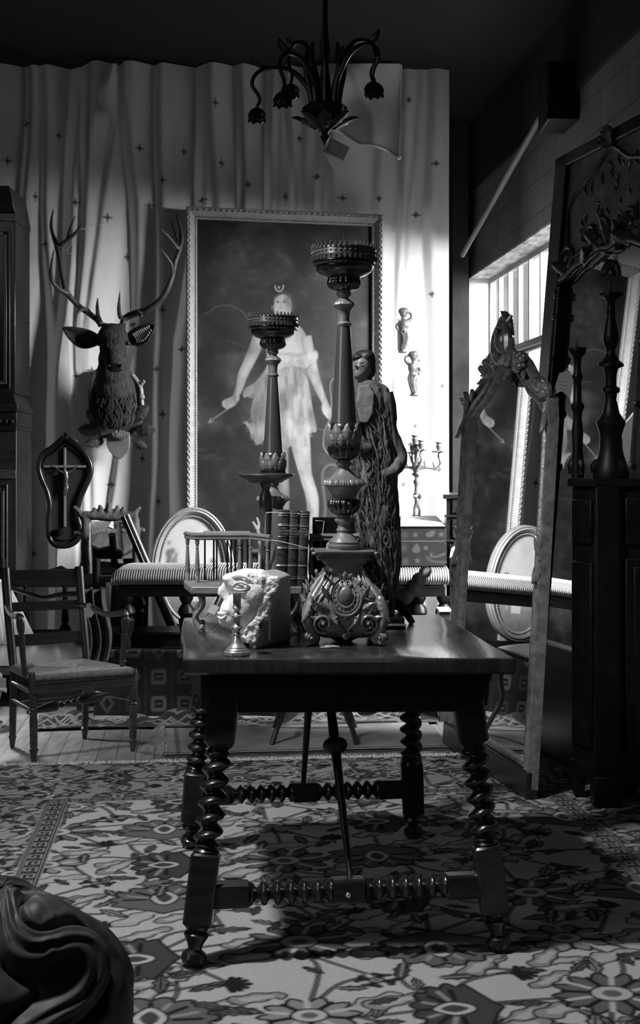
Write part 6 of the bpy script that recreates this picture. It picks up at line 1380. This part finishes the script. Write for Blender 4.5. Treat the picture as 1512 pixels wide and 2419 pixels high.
def figurine(lab, px, py0, py1, sgn, Y=7.80):
    H = (py1-py0); t = thing('carved_figurine', lab, 'figurine', (xx(px,Y), Y, zz(py1,Y)), 'gilt figurines hanging on the curtain'); s = Y/F
    g = lambda x, y, o=0: at(px+sgn*x, py0+y*H/104, Y-.02+o); m = MB()
    m.ell(g(-2,12), (9*s,9*s,11*s), 12, 8); m.ell(g(-2,7), (13*s,10*s,9*s), 12, 8); m.tube([g(-2,20), g(-2,28)], 5*s, 8)
    m.tube(smoothpath([g(-1,28), g(0,38), g(-1,50), g(0,62), g(-2,80), g(-5,100)], 4), [9*s,13*s,10*s,14*s,12*s,8*s], 12, flat=.9)
    m.tube(smoothpath([g(8,30), g(17,22), g(15,12), g(6,10)], 4), [5*s,4*s,3.5*s,3*s], 8); m.tube(smoothpath([g(-9,32), g(-18,42), g(-12,52), g(-7,50)], 4), [5*s,4*s,3.5*s,3*s], 8)
    m.ell(g(-4,101), (12*s,9*s,4*s), 10, 8); m.tube([g(-8,40,.02), g(-8,98,.02)], [9*s,8*s], 8); m.build('body', mat('antique gilt figure', .08, .4, metal=.3, noise=.35, nscale=40), t, remesh=.0045, sm=1, disp=.003, dscale=.008)
    m = MB(); rs = np.random.default_rng(int(px))
    for k in range(12): a = rs.random()*16-8; m.tube(smoothpath([g(a,52+8*rs.random(),-.035), g(a*.7+3,70,-.036), g(a*.4-4,96,-.028)], 4), 1.6*s, 5)
    m.build('robe_folds', MATS['antique gilt figure'], t)
figurine('upper of two small gilt robed figurines hanging on the bright curtain', 955, 728, 834, 1); figurine('lower of two small gilt robed figurines hanging on the bright curtain', 975, 830, 936, -1)
paper('white folded tag hanging beside the lower gilt figurine', 1000, 893, 7.76, [(-10,-12),(2,-14),(12,-4),(14,8),(6,9),(-2,4)], [(-14,-8),(0,2),(0,14),(-12,8)], [(-4,-12),(-12,-16)])
dk = thing('writing_desk', 'dark carved desk with a moulded top standing between the casket and the leaning gilt mirror', 'desk', (xx(1085,6.9), 7.1, 0))
x0_, x1_ = xx(1055,6.85), 1.12
MB().box(x0_, x1_, 6.85, 7.35, 0, zz(1178,6.85)).build('carcass', M_wood, dk, bevel=.004); MB().box(x0_-.02, x1_, 6.83, 7.36, zz(1178,6.85), zz(1168,6.85)).build('top', M_wood, dk, bevel=.004)
m = MB()
for (a, b_, c, d_) in ((1068,1180,1108,1212),(1068,1226,1108,1270)): m.box(xx(a,6.85), xx(c,6.85)+.2, 6.838, 6.852, zz(d_,6.85), zz(b_,6.85))
m.box(x0_-.012, x1_, 6.836, 6.852, zz(1222,6.85), zz(1216,6.85)); m.box(x0_-.012, x1_, 6.836, 6.852, zz(1280,6.85), zz(1276,6.85)); drw = m.build('drawer', M_wood, dk, bevel=.003)
m = MB(); m.ell((xx(1090,6.85), 6.83, zz(1196,6.85)), .012, 10, 8); m.ell((xx(1090,6.85), 6.83, zz(1240,6.85)), .012, 10, 8); m.build('knob', M_brass, drw)
m = MB(); m.box(xx(1062,6.85), xx(1066,6.85), 6.838, 6.852, .1, zz(1285,6.85)); 
for k in range(6): leaf(m, Vector((xx(1085,6.85)+.012*(k % 2), 6.84, zz(1330+k*12,6.85))), Vector((.5-(k % 2), 0, .8)), Vector((1,0,0)), Vector((0,-1,0)), .07, .035, .3, 4, .2)
m.build('carving', M_wood, dk)
paper('pale folded tag hanging on a string in front of the carved desk', 1080, 1300, 6.828, [(-18,18),(-14,-4),(8,-24),(11,2)], [(8,-24),(22,-14),(24,30),(10,2)], [(8,-24),(7,-40),(14,-52),(16,-60)])
bx = thing('white_topped_box', 'small dark box with a white top on the platform at the right behind the table', 'box', (xx(1046,6.62), 6.7, 0))
MB().box(xx(1036,6.5), xx(1062,6.5), 6.44, 6.58, 0.001, zz(1442,6.5)).build('body', M_midwood, bx, bevel=.002); MB().box(xx(1034,6.5), xx(1064,6.5), 6.43, 6.585, zz(1442,6.5), zz(1438,6.5)).build('top', M_white, bx, bevel=.001)
# low chair behind the table
kc = thing('curved_leg_chair', 'low chair with curved legs and pale cloth seat on the faded carpet', 'chair', (.02, 6.05, .01))
kx = lambda px: xx(px, 6.05)
for (x, y, sx, sy) in ((-.20,5.88,-1,-1),(.15,5.88,1,-1),(-.20,6.20,-1,1),(.15,6.20,1,1)):
    m = MB(); m.tube(smoothpath([(x,y,.42),(x-.01*sx,y,.28),(x-.035*sx+.0,y+.0,.18),(x-.0*sx,y+.01*sy,.08),(x+.035*sx*.6,y+.03*sy,.015)], 6), [.022,.018,.014,.012,.013], 8); m.build('leg', M_wood, kc)
m = MB(); m.box(-.22,.17,5.86,6.22,.40,.43); m.build('seat_frame', M_wood, kc, bevel=.004)
u_, v_ = np.meshgrid(np.linspace(0,1,30), np.linspace(0,1,30)); Pg = np.zeros(u_.shape+(3,)); Pg[...,0] = -.215+.38*u_; Pg[...,1] = 5.865+.35*v_; Pg[...,2] = .432+.05*(np.sin(PI*u_)*np.sin(PI*v_))**.4; grid_obj('seat_cushion', Pg, .22+.1*vnoise(u_.shape, 8, 4), M_attr, kc)

# ------------------------------------------------------------------ leaning gilt rococo mirror
def lean_frame(O, phi, alpha):
    d = Vector((-math.sin(phi), math.cos(phi), 0)); nh = Vector((-math.cos(phi), -math.sin(phi), 0))
    u = UP*math.cos(alpha)-nh*math.sin(alpha); n = nh*math.cos(alpha)+UP*math.sin(alpha)
    M4 = Matrix(((d.x,u.x,n.x,O[0]),(d.y,u.y,n.y,O[1]),(d.z,u.z,n.z,O[2]),(0,0,0,1))); return M4
M1 = lean_frame((.832, 4.9, .016), math.radians(12.9), math.radians(3.5))
gm = thing('gilt_floor_mirror', 'tall carved gilt floor mirror leaning back on the rug right of the table', 'mirror', (.73, 5.4, .012))
iw = .088
IN = [(iw,.12),(1.02-iw,.12),(1.02-iw,1.46),(1.02-iw-.01,1.50),(.86,1.54),(.76,1.58),(.68,1.64),(.60,1.68),(.51,1.69),(.42,1.68),(.34,1.64),(.26,1.58),(.16,1.54),(iw+.01,1.50),(iw,1.46)]
def poly_frame(poly, prof, m, M4):
    n = len(poly); P = [Vector((a, b, 0)) for a, b in poly]; fr = []
    for i in range(n):
        a = (P[i]-P[i-1]).normalized(); b = (P[(i+1) % n]-P[i]).normalized(); na = Vector((a.y, -a.x, 0)); nb = Vector((b.y, -b.x, 0)); mm = na+nb; mm = mm/max(.35, mm.dot(na)); fr.append((mm, Vector((0,0,1))))
    m.xf = M4; m.sweep(P, prof, fr, True); m.xf = None
m = MB(M1); n = len(IN); m.prism(IN, (0,0,.004), (1,0,0), (0,1,0), (0,0,.004)); m.build('mirror_glass', M_mirror, gm, smooth=False)
m = MB(M1); m.prism([(p[0]+(-.06 if p[0] < .5 else .06), p[1]+(.05 if p[1] > 1 else -.08)) for p in IN], (0,0,-.010), (1,0,0), (0,1,0), (0,0,.010)); m.build('back_board', M_black, gm, smooth=False)
m = MB(); poly_frame(IN, [(-.006,.004),(-.004,.022),(.006,.026),(.010,.010),(.020,.008),(.026,.028),(.040,.036),(.052,.024),(.058,.010),(.066,.010),(.074,.038),(.084,.034),(.088,.02),(.088,-.008),(-.006,0)], m, M1); gfr = m.build('frame', M_dkgilt, gm, ang=.6)
m = MB(M1)
def along(poly, off, step):
    out = []; P = [Vector((a, b, 0)) for a, b in poly]
    for i in range(len(P)):
        a, b = P[i], P[(i+1) % len(P)]; L = (b-a).length; d = (b-a)/L; nn = Vector((d.y, -d.x, 0)); k = max(1, int(L/step)); out += [a+(b-a)*(j/k)+nn*off for j in range(k)]
    return out
for p in along(IN, .014, .018): m.ell(p+Vector((0,0,.020)), .0065, 6, 4)
m.build('beading', M_dkgilt, gfr)
m = MB(M1); Z1 = Vector((0,0,1)); rs = np.random.default_rng(12)
def L3(a, b, ang, L, W, z=.035, curl=.35): leaf(m, Vector((a, b, z)), Vector((math.cos(ang), math.sin(ang), .1)), Vector((-math.sin(ang), math.cos(ang), 0)), Z1, L, W, curl, 4, .25)
# crest
GC = mat('burnished crest gilt', .30, .22, metal=.45, noise=.35, nscale=30, bump=.3, bscale=80)
m.ell((.51,1.815,.045), (.042,.058,.040), 20, 14); m.ell((.51,1.73,.03), (.11,.035,.03), 20, 12)
for e_ in (-1, 1):
    m.tube(smoothpath([Vector((.51+e_*x, y, z)) for x, y, z in ((.03,1.72,.04),(.07,1.76,.05),(.065,1.83,.055),(.045,1.885,.05),(.06,1.92,.04))], 6), [.020,.024,.022,.016,.008], 8)
    m.tube(spiral((.51+e_*.085,1.735,.05), (e_,0,0), (0,1,0), .05, .012, 0, 1.6), [.018,.012,.008], 8); m.tube(spiral((.51+e_*.02,1.89,.05), (-e_,0,0), (0,1,0), .03, .008, 0, 1.4), [.013,.008], 8)
    m.tube(spiral((.51+e_*.17,1.705,.045), (e_,0,0), (0,1,0), .04, .010, PI*.5, 1.5), [.014,.010,.006], 8)
    for (a, b, an, L, W) in ((.10,1.70,.3,.08,.05),(.06,1.77,.9,.07,.05),(.12,1.69,-.1,.10,.045),(.05,1.72,-1.2,.07,.05),(.04,1.84,1.2,.06,.05),(.20,1.67,-.3,.08,.035)): L3(.51+e_*a, b, an if e_ > 0 else PI-an, L, W, .035, .2)
L3(.51,1.88,PI/2,.07,.07); L3(.51,1.72,-PI/2,.10,.085,.045,.2); L3(.47,1.70,-1.9,.07,.05); L3(.55,1.70,-1.2,.07,.05)
for k in range(60):
    e_ = 1 if k % 2 else -1; t = rs.random(); m.ell((.51+e_*(.05+.20*t), 1.77-.09*t+.03*rs.random(), .045+.01*rs.random()), (.009+.008*rs.random(),)*3, 8, 6)
m.ell((.50,1.85,.08), .016, 12, 8)
m.build('crest', GC, gm)
for e_ in (-1, 1):
    m = MB(M1)
    for (a, b, an, L, W) in ((.46,1.56,.6,.07,.05),(.45,1.55,1.5,.08,.05),(.47,1.52,-1.3,.12,.04),(.42,1.58,2.6,.10,.045)): L3(.51+e_*a, b, an if e_ > 0 else PI-an, L, W, .03, .2)
    m.tube(spiral((.51+e_*.465,1.575,.04), (-e_,0,0), (0,1,0), .038, .008, -1.0, 1.4), [.014,.007], 8); m.build('shoulder_ornament', GC, gfr)
    m = MB(M1)
    for (a, b, an, L, W) in ((.475,.92,1.5,.10,.05),(.475,.92,-1.5,.10,.05),(.47,.92,0,.04,.05)): L3(.51+e_*a, b, an if e_ > 0 else PI-an, L, W, .03, .15)
    m.tube(spiral((.51+e_*.475,.985,.035), (e_,0,0), (0,1,0), .032, .008, -1.5, 1.3), [.010,.006], 8); m.tube(spiral((.51+e_*.475,.855,.035), (e_,0,0), (0,-1,0), .032, .008, -1.5, 1.3), [.010,.006], 8); m.build('side_ornament', GC, gfr)
m = MB(M1); m.box(0, 1.02, -.005, .10, -.008, .04); m.build('bottom_rail', M_wood, gm, bevel=.006)
tp = M1 @ Vector((.03, 1.665, .06)); 
paper('folded card tag hanging from the near shoulder of the leaning gilt mirror', 1333, 910, tp.y-.01, [(-28,24),(-12,-28),(10,-33),(24,-18),(14,30),(-6,14)], [(-12,-28),(14,-36),(26,-16),(14,26)], [(0,-30),(8,-40),(16,-38),(20,-24)], lines=[(-14,-10,2,-8),(-12,-2,6,2),(-8,8,6,12)], m_=mat('grey card', .30, .8))

# ------------------------------------------------------------------ big trumeau mirror behind, candlesticks on the dark cabinet
M2 = lean_frame((1.228, 4.952, .0), math.radians(14.6), math.radians(4.9))
tm = thing('trumeau_mirror', 'large dark mirror with a carved upper panel leaning behind the black cupboard', 'mirror', (1.1, 5.55, 0))
a0, a1, bt_ = .04, 1.12, 2.775
m = MB(M2); m.box(a0, a1, 0, bt_, -.03, 0); m.build('back_panel', M_black, tm, smooth=False)
m = MB(M2)
for (x0q, x1q, y0q, y1q) in ((a0, a0+.095, 0, bt_), (a1-.13, a1, 0, bt_), (a0, a1, 0, .5), (a0, a1, bt_-.06, bt_)): m.box(x0q, x1q, y0q, y1q, 0, .05)
m.build('frame', M_wood, tm, bevel=.006)
m = MB(M2); m.box(a0+.10, a1-.135, .5, 2.36, .004, .010); m.build('mirror_glass', M_mirror, tm, smooth=False)
top_ = [(a1-.13,2.175),(a1-.19,2.185),(a1-.27,2.215),(a1-.36,2.230),(a1-.44,2.255),(.60,2.265),(.52,2.255),(.42,2.270),(.30,2.245),(.20,2.210),(a0+.095,2.195)]
m = MB(M2); m.prism(top_[::-1]+[(a1-.13,2.72),(a0+.095,2.72)], (0,0,.012), (1,0,0), (0,1,0), (0,0,.016)); m.build('painted_panel', mat('relief panel', .17, .42, noise=.45, nscale=9, bump=1.5, bscale=16), tm, smooth=False)
m = MB(M2); pth = smoothpath([Vector((p[0], p[1], .03)) for p in top_], 5); m.tube(pth, .020, 10); m.tube([p+Vector((0,.05,.0)) for p in pth], .010, 8)
for i, p in enumerate(pth[::1]): m.ell(p+Vector((0,-.02,.012)), .006, 6, 4)
for (a, b, an, L, W) in ((.53,2.24,1.6,.16,.09),(.50,2.24,2.4,.16,.07),(.56,2.24,.7,.16,.07),(.80,2.22,2.8,.15,.06),(.90,2.18,.6,.14,.06),(.30,2.24,.4,.15,.06),(.22,2.22,2.2,.14,.06),(.53,2.20,-1.57,.08,.07)): L3(a, b, an, L, W, .03, .3)
for (a, b, sgn) in ((.70,2.32,1),(.36,2.33,-1),(.92,2.26,1),(.20,2.27,-1)):
    m.tube(spiral((a, b, .035), (sgn,0,0), (0,1,0), .075, .014, 0, 1.5), [.013,.012,.007], 8)
# inner serpentine border of the upper panel
m.tube(smoothpath([Vector((x, y, .032)) for x, y in ((a1-.15,2.20),(a1-.18,2.36),(a1-.16,2.50),(a1-.26,2.58),(a1-.40,2.62),(.57,2.70),(.40,2.62),(.26,2.58),(.16,2.50),(.17,2.36),(.14,2.20))], 6), .011, 8)
m.tube([(a1-.135,.5,.05),(a1-.135,1.2,.05),(a1-.135,2.14,.05)], .010, 8); m.tube([(a0+.10,.5,.05),(a0+.10,2.14,.05)], .010, 8)
for b in (1.3,1.55,1.8,2.0,2.1): 
    for a in (a1-.14, a0+.10): m.ell((a, b, .055), (.013,.02,.012), 10, 8)
for k in range(40): a = .28+.55*rs.random(); b = 2.30+.32*rs.random(); L_ = .02+.05*rs.random(); an = 1.2+.5*rs.normal(); m.tube([(a, b, .028), (a+L_*.5*math.cos(an), b+L_*.5*math.sin(an), .036), (a+L_*math.cos(an), b+L_*math.sin(an), .028)], [.003,.006,.002], 6)
for k in range(8): L3(.57, bt_-.05, PI*k/7, .07, .05, .05, .3)
m.build('carved_ornament', mat('dark carved gilt', .10, .30, metal=.5, noise=.4, nscale=30), tm)
cb = thing('dark_cupboard', 'near black carved cupboard at the right edge carrying two turned pricket candlesticks', 'cupboard', (1.3, 4.9, .012))
ZB = 1.25; plan = [(1.05,4.80),(1.55,4.80),(1.535,4.965),(.985,4.965)]
def extr(pl, z0, z1, name, mt, bev=.004, off=0):
    cen = Vector((1.4,4.9,0)); P = [(x+(-off if x < 1.2 else 0), y+(-off if y < 4.9 else 0)) for x, y in pl]
    return MB().prism(P, (0,0,z0), (1,0,0), (0,1,0), (0,0,z1-z0)).build(name, mt, cb, smooth=False, bevel=bev)
extr(plan, .13, ZB-.03, 'carcass', M_black); extr(plan, ZB-.03, ZB, 'cornice', M_black, .004, .02); extr(plan, .10, .16, 'base_moulding', M_black, .004, .012)
m = MB(); m.box(xx(1405,4.79), xx(1461,4.79), 4.765, 4.80, .16, ZB-.03); m.build('pilaster', M_black, cb, bevel=.004)
for (x0q, x1q, y0q, y1q) in ((xx(1400,4.80), xx(1468,4.80), 4.77, 4.85), (.99, 1.03, 4.93, 4.98), (1.46, 1.53, 4.82, 4.96)): MB().box(x0q, x1q, y0q, y1q, .012, .13).build('foot', M_black, cb, bevel=.006)
m = MB(); px0 = xx(1475, 4.8); m.box(px0, px0+.30, 4.785, 4.802, .22, .95); m.box(px0+.03, px0+.27, 4.777, 4.79, .25, .92); m.box(px0, px0+.30, 4.785, 4.802, 1.0, 1.18)
m.build('door', M_black, cb, bevel=.006)
ca, cb_ = Vector((1.05,4.80,0)), Vector((.985,4.965,0)); d = (cb_-ca).normalized(); nn = Vector((-d.y, d.x, 0)); nn = -nn if nn.x > 0 else nn
m = MB(); m.hexa([ca+d*.03+UP*.22, ca+d*.165+UP*.22, ca+d*.165+nn*.012+UP*.22, ca+d*.03+nn*.012+UP*.22], [ca+d*.03+UP*.93, ca+d*.165+UP*.93, ca+d*.165+nn*.012+UP*.93, ca+d*.03+nn*.012+UP*.93]); m.hexa([ca+d*.03+UP*1.0, ca+d*.165+UP*1.0, ca+d*.165+nn*.012+UP*1.0, ca+d*.03+nn*.012+UP*1.0], [ca+d*.03+UP*1.17, ca+d*.165+UP*1.17, ca+d*.165+nn*.012+UP*1.17, ca+d*.03+nn*.012+UP*1.17])
sdr = m.build('side_door', M_black, cb, bevel=.006)
[MB().tube([ca+nn*.010+UP*z, ca+nn*.010+UP*(z+.07)], .005, 8).build('hinge', M_bronze, sdr) for z in (.35, .62, .86)]
def pricket(lab, px, Y, prof, spike, axis_dx=0):
    s = Y/F; c = (xx(px, Y), Y, 0); t = thing('pricket_candlestick', lab, 'candlestick', (c[0], Y, ZB+.001), 'turned prickets on the dark cupboard'); zq = lambda y: max(ZB+.001, HC-(y-CY)*s)
    m = MB(); m.lathe([(h*s, zq(y)) for h, y in prof], c, 28); m.build('turned_stem', M_black, t)
    m = MB(); m.lathe([(2*s, zq(spike[1])),(.5*s, zq(spike[0]))], c, 6); m.build('spike', M_iron, t)
    m = MB()
    for q_ in range(3):
        a = -PI/2+q_*2*PI/3+.5; d = Vector((math.cos(a), math.sin(a), 0)); r_ = prof[0][0]*s; m.tube(smoothpath([Vector(c)+d*r_*.6+UP*(ZB+.07), Vector(c)+d*r_*.95+UP*(ZB+.05), Vector(c)+d*r_*.9+UP*(ZB+.02), Vector(c)+d*r_*1.05+UP*(ZB+.012)], 4), [.012,.014,.012,.011], 8)
    m.build('foot', M_black, t)
pricket('larger of two black turned pricket candlesticks on the dark cupboard', 1443, 4.90, [(42,1131),(44,1120),(38,1100),(30,1075),(27,1060),(26,1030),(30,1012),(34,1003),(34,995),(28,988),(20,975),(17,960),(13,945),(15,930),(21,925),(21,918),(13,912),(13,885),(18,870),(30,866),(30,860),(20,852),(14,842),(10,835),(10,826),(14,818),(19,805),(18,790),(13,765),(10,748),(10,740),(12,738),(10,735),(9,715),(15,705),(28,699),(28,693),(10,690)], (652, 690))
pricket('smaller of two black turned pricket candlesticks, beside the near shoulder of the gilt mirror', 1364, 4.93, [(15,1131),(16,1100),(12,1060),(14,1020),(10,990),(11,975),(16,962),(16,957),(10,950),(9,900),(13,890),(9,880),(8,860),(10,845),(19,835),(21,828),(20,822),(6,820)], (800, 822))

# ------------------------------------------------------------------ chandelier
YH = 4.6; s = YH/F; hc = Vector((xx(768,YH), YH, 0)); zq = lambda y: HC-(y-CY)*s
hd = thing('tulip_chandelier', 'dark bronze chandelier with drooping tulip shades hanging from the ceiling', 'chandelier', (hc.x, hc.y, ZC-.001))
M_ch = mat('chandelier bronze', .012, .35, metal=.3, noise=.3, nscale=20)
m = MB(); m.lathe([(1*s,zq(346)),(5*s,zq(335)),(10*s,zq(328)),(11*s,zq(322)),(7*s,zq(318)),(9*s,zq(312)),(16*s,zq(306)),(34*s,zq(296)),(46*s,zq(282)),(48*s,zq(268)),(52*s,zq(256)),(46*s,zq(250)),(40*s,zq(250))], hc, 40, mod=lambda an, z, i: 1+.05*math.cos(8*an)*(i > 5)); m.build('bowl', M_ch, hd)
m = MB()
for k in range(8):
    a = 2*PI*k/8; d = Vector((math.cos(a), math.sin(a), 0)); sd = Vector((-math.sin(a), math.cos(a), 0)); leaf(m, hc+d*18*s+UP*zq(306), (d+UP*.9), sd, (d-UP*.5), 62*s, 36*s, .35, 4, .12)
    m.tube(smoothpath([hc+d*30*s+UP*zq(262), hc+d*34*s+UP*zq(220), hc+d*46*s+UP*zq(160), hc+d*40*s+UP*zq(110)], 5), [7*s,8*s,6*s,4*s], 8)
m.build('leaf_cup', M_ch, hd)
m = MB(); m.lathe([(10*s,zq(255)),(14*s,zq(200)),(8*s,zq(150)),(12*s,zq(120)),(6*s,zq(60)),(.008,ZC-.06)], hc, 16); m.build('stem', M_ch, hd); MB().lathe([(.02,ZC-.07),(.055,ZC-.02),(.06,ZC-.001)], hc, 20).build('ceiling_rose', M_ch, hd)
for a, R_, up in ((PI,1.0,0),(PI+.93,1.0,0),(-.80,1.0,25),(.75,1.0,95),(2.15,.95,95)):
    d = Vector((math.cos(a), math.sin(a), 0)); R_ *= 166*s; sd = Vector((-d.y, d.x, 0))
    m = MB(); P = [hc+d*r*R_+UP*zq(y-up*min(1, r*1.6)) for r, y in ((.12,255),(.25,205),(.5,165),(.8,160),(.98,175),(1.04,200),(.96,222),(.93,238),(.97,252))]
    m.tube(smoothpath(P, 6), [7*s,7*s,6*s,5*s,5*s,4.5*s,4.5*s,4*s,4*s], 8); leaf(m, P[3], d, sd, UP, 50*s, 24*s, .5, 4, .15); m.build('arm', M_ch, hd)
    m = MB(); c = P[-1]
    m.lathe([(4*s,-2*s),(14*s,-8*s),(20*s,-20*s),(17*s,-30*s),(13*s,-34*s)][::-1], c, 18, mod=lambda an, z, i: 1+.10*math.cos(6*an), capt=True, capb=False)
    for k in range(6):
        b_ = 2*PI*k/6; e_ = Vector((math.cos(b_), math.sin(b_), 0)); leaf(m, c-UP*4*s+e_*7*s, (-UP+e_*.28), Vector((-e_.y, e_.x, 0)), e_, 36*s, 22*s, .12, 3, .10)
    m.build('tulip_shade', M_ch, hd)
m_t = paper('printed paper tag hanging from the tip of the chandelier', 790, 358, YH-.02, [(-15,-14),(-10,-34),(36,-10),(22,22),(-28,-1)], [(-28,-1),(20,22),(-1,44)], [(-10,-30),(-18,-26),(-22,-14)], m_=mat('dim card', .32, .85),
  lines=[(-9,-27,29,-7),(29,-7,19,15),(19,15,-17,-2),(-17,-2,-9,-27)]+[(-6+k*-1.5,-17+k*6,20-k*2.2,-5+k*5.2) for k in range(4)])

# ------------------------------------------------------------------ carved wooden head in the near left corner
kx_, ky_ = -.525, 2.08
wb = thing('carved_wooden_head', 'dark carved wooden head with waving hair rising from the lower left corner', 'sculpture', (kx_, ky_, .012))
na, ne = 420, 240; AZ, EL = np.meshgrid(np.linspace(-PI, PI, na), np.linspace(-.75, PI/2-.004, ne))
def groove(ph, k=.35): return 1-np.abs(np.sin(ph))**k
wrp = .35*np.sin(2.1*AZ+1.0)+.30*np.sin(5.2*EL+1.3*AZ)+.18*np.sin(7*EL-2.2*AZ+2)
ph = 5.5*AZ*(.45+.55*np.cos(EL)) + 4.2*wrp + 1.2*EL
big = np.abs(np.sin(ph)); fine = np.sin(7*ph+3*vnoise(AZ.shape, 50, 3)*4)
d_ = .030*big**.5 + .0022*fine + .016*np.sin(3*AZ+4*EL)*np.cos(EL) + .02*(vnoise(AZ.shape, 70, 61, 3)-.5)
rx_, ry_, rz_ = .195+d_, .19+d_, .232+d_
Pg = np.zeros(AZ.shape+(3,)); Pg[...,0] = kx_+rx_*np.cos(EL)*np.sin(AZ); Pg[...,1] = ky_-ry_*np.cos(EL)*np.cos(AZ); Pg[...,2] = .350+rz_*np.sin(EL)
grid_obj('hair', Pg, None, M_carve, wb)
m = MB(); m.lathe([(.16,.012),(.165,.05),(.13,.10),(.14,.20),(.150,.30)], (kx_, ky_, 0), 28); m.ell((kx_, ky_-.02, .30), (.15,.16,.16), 20, 14); m.build('neck', M_carve, wb)
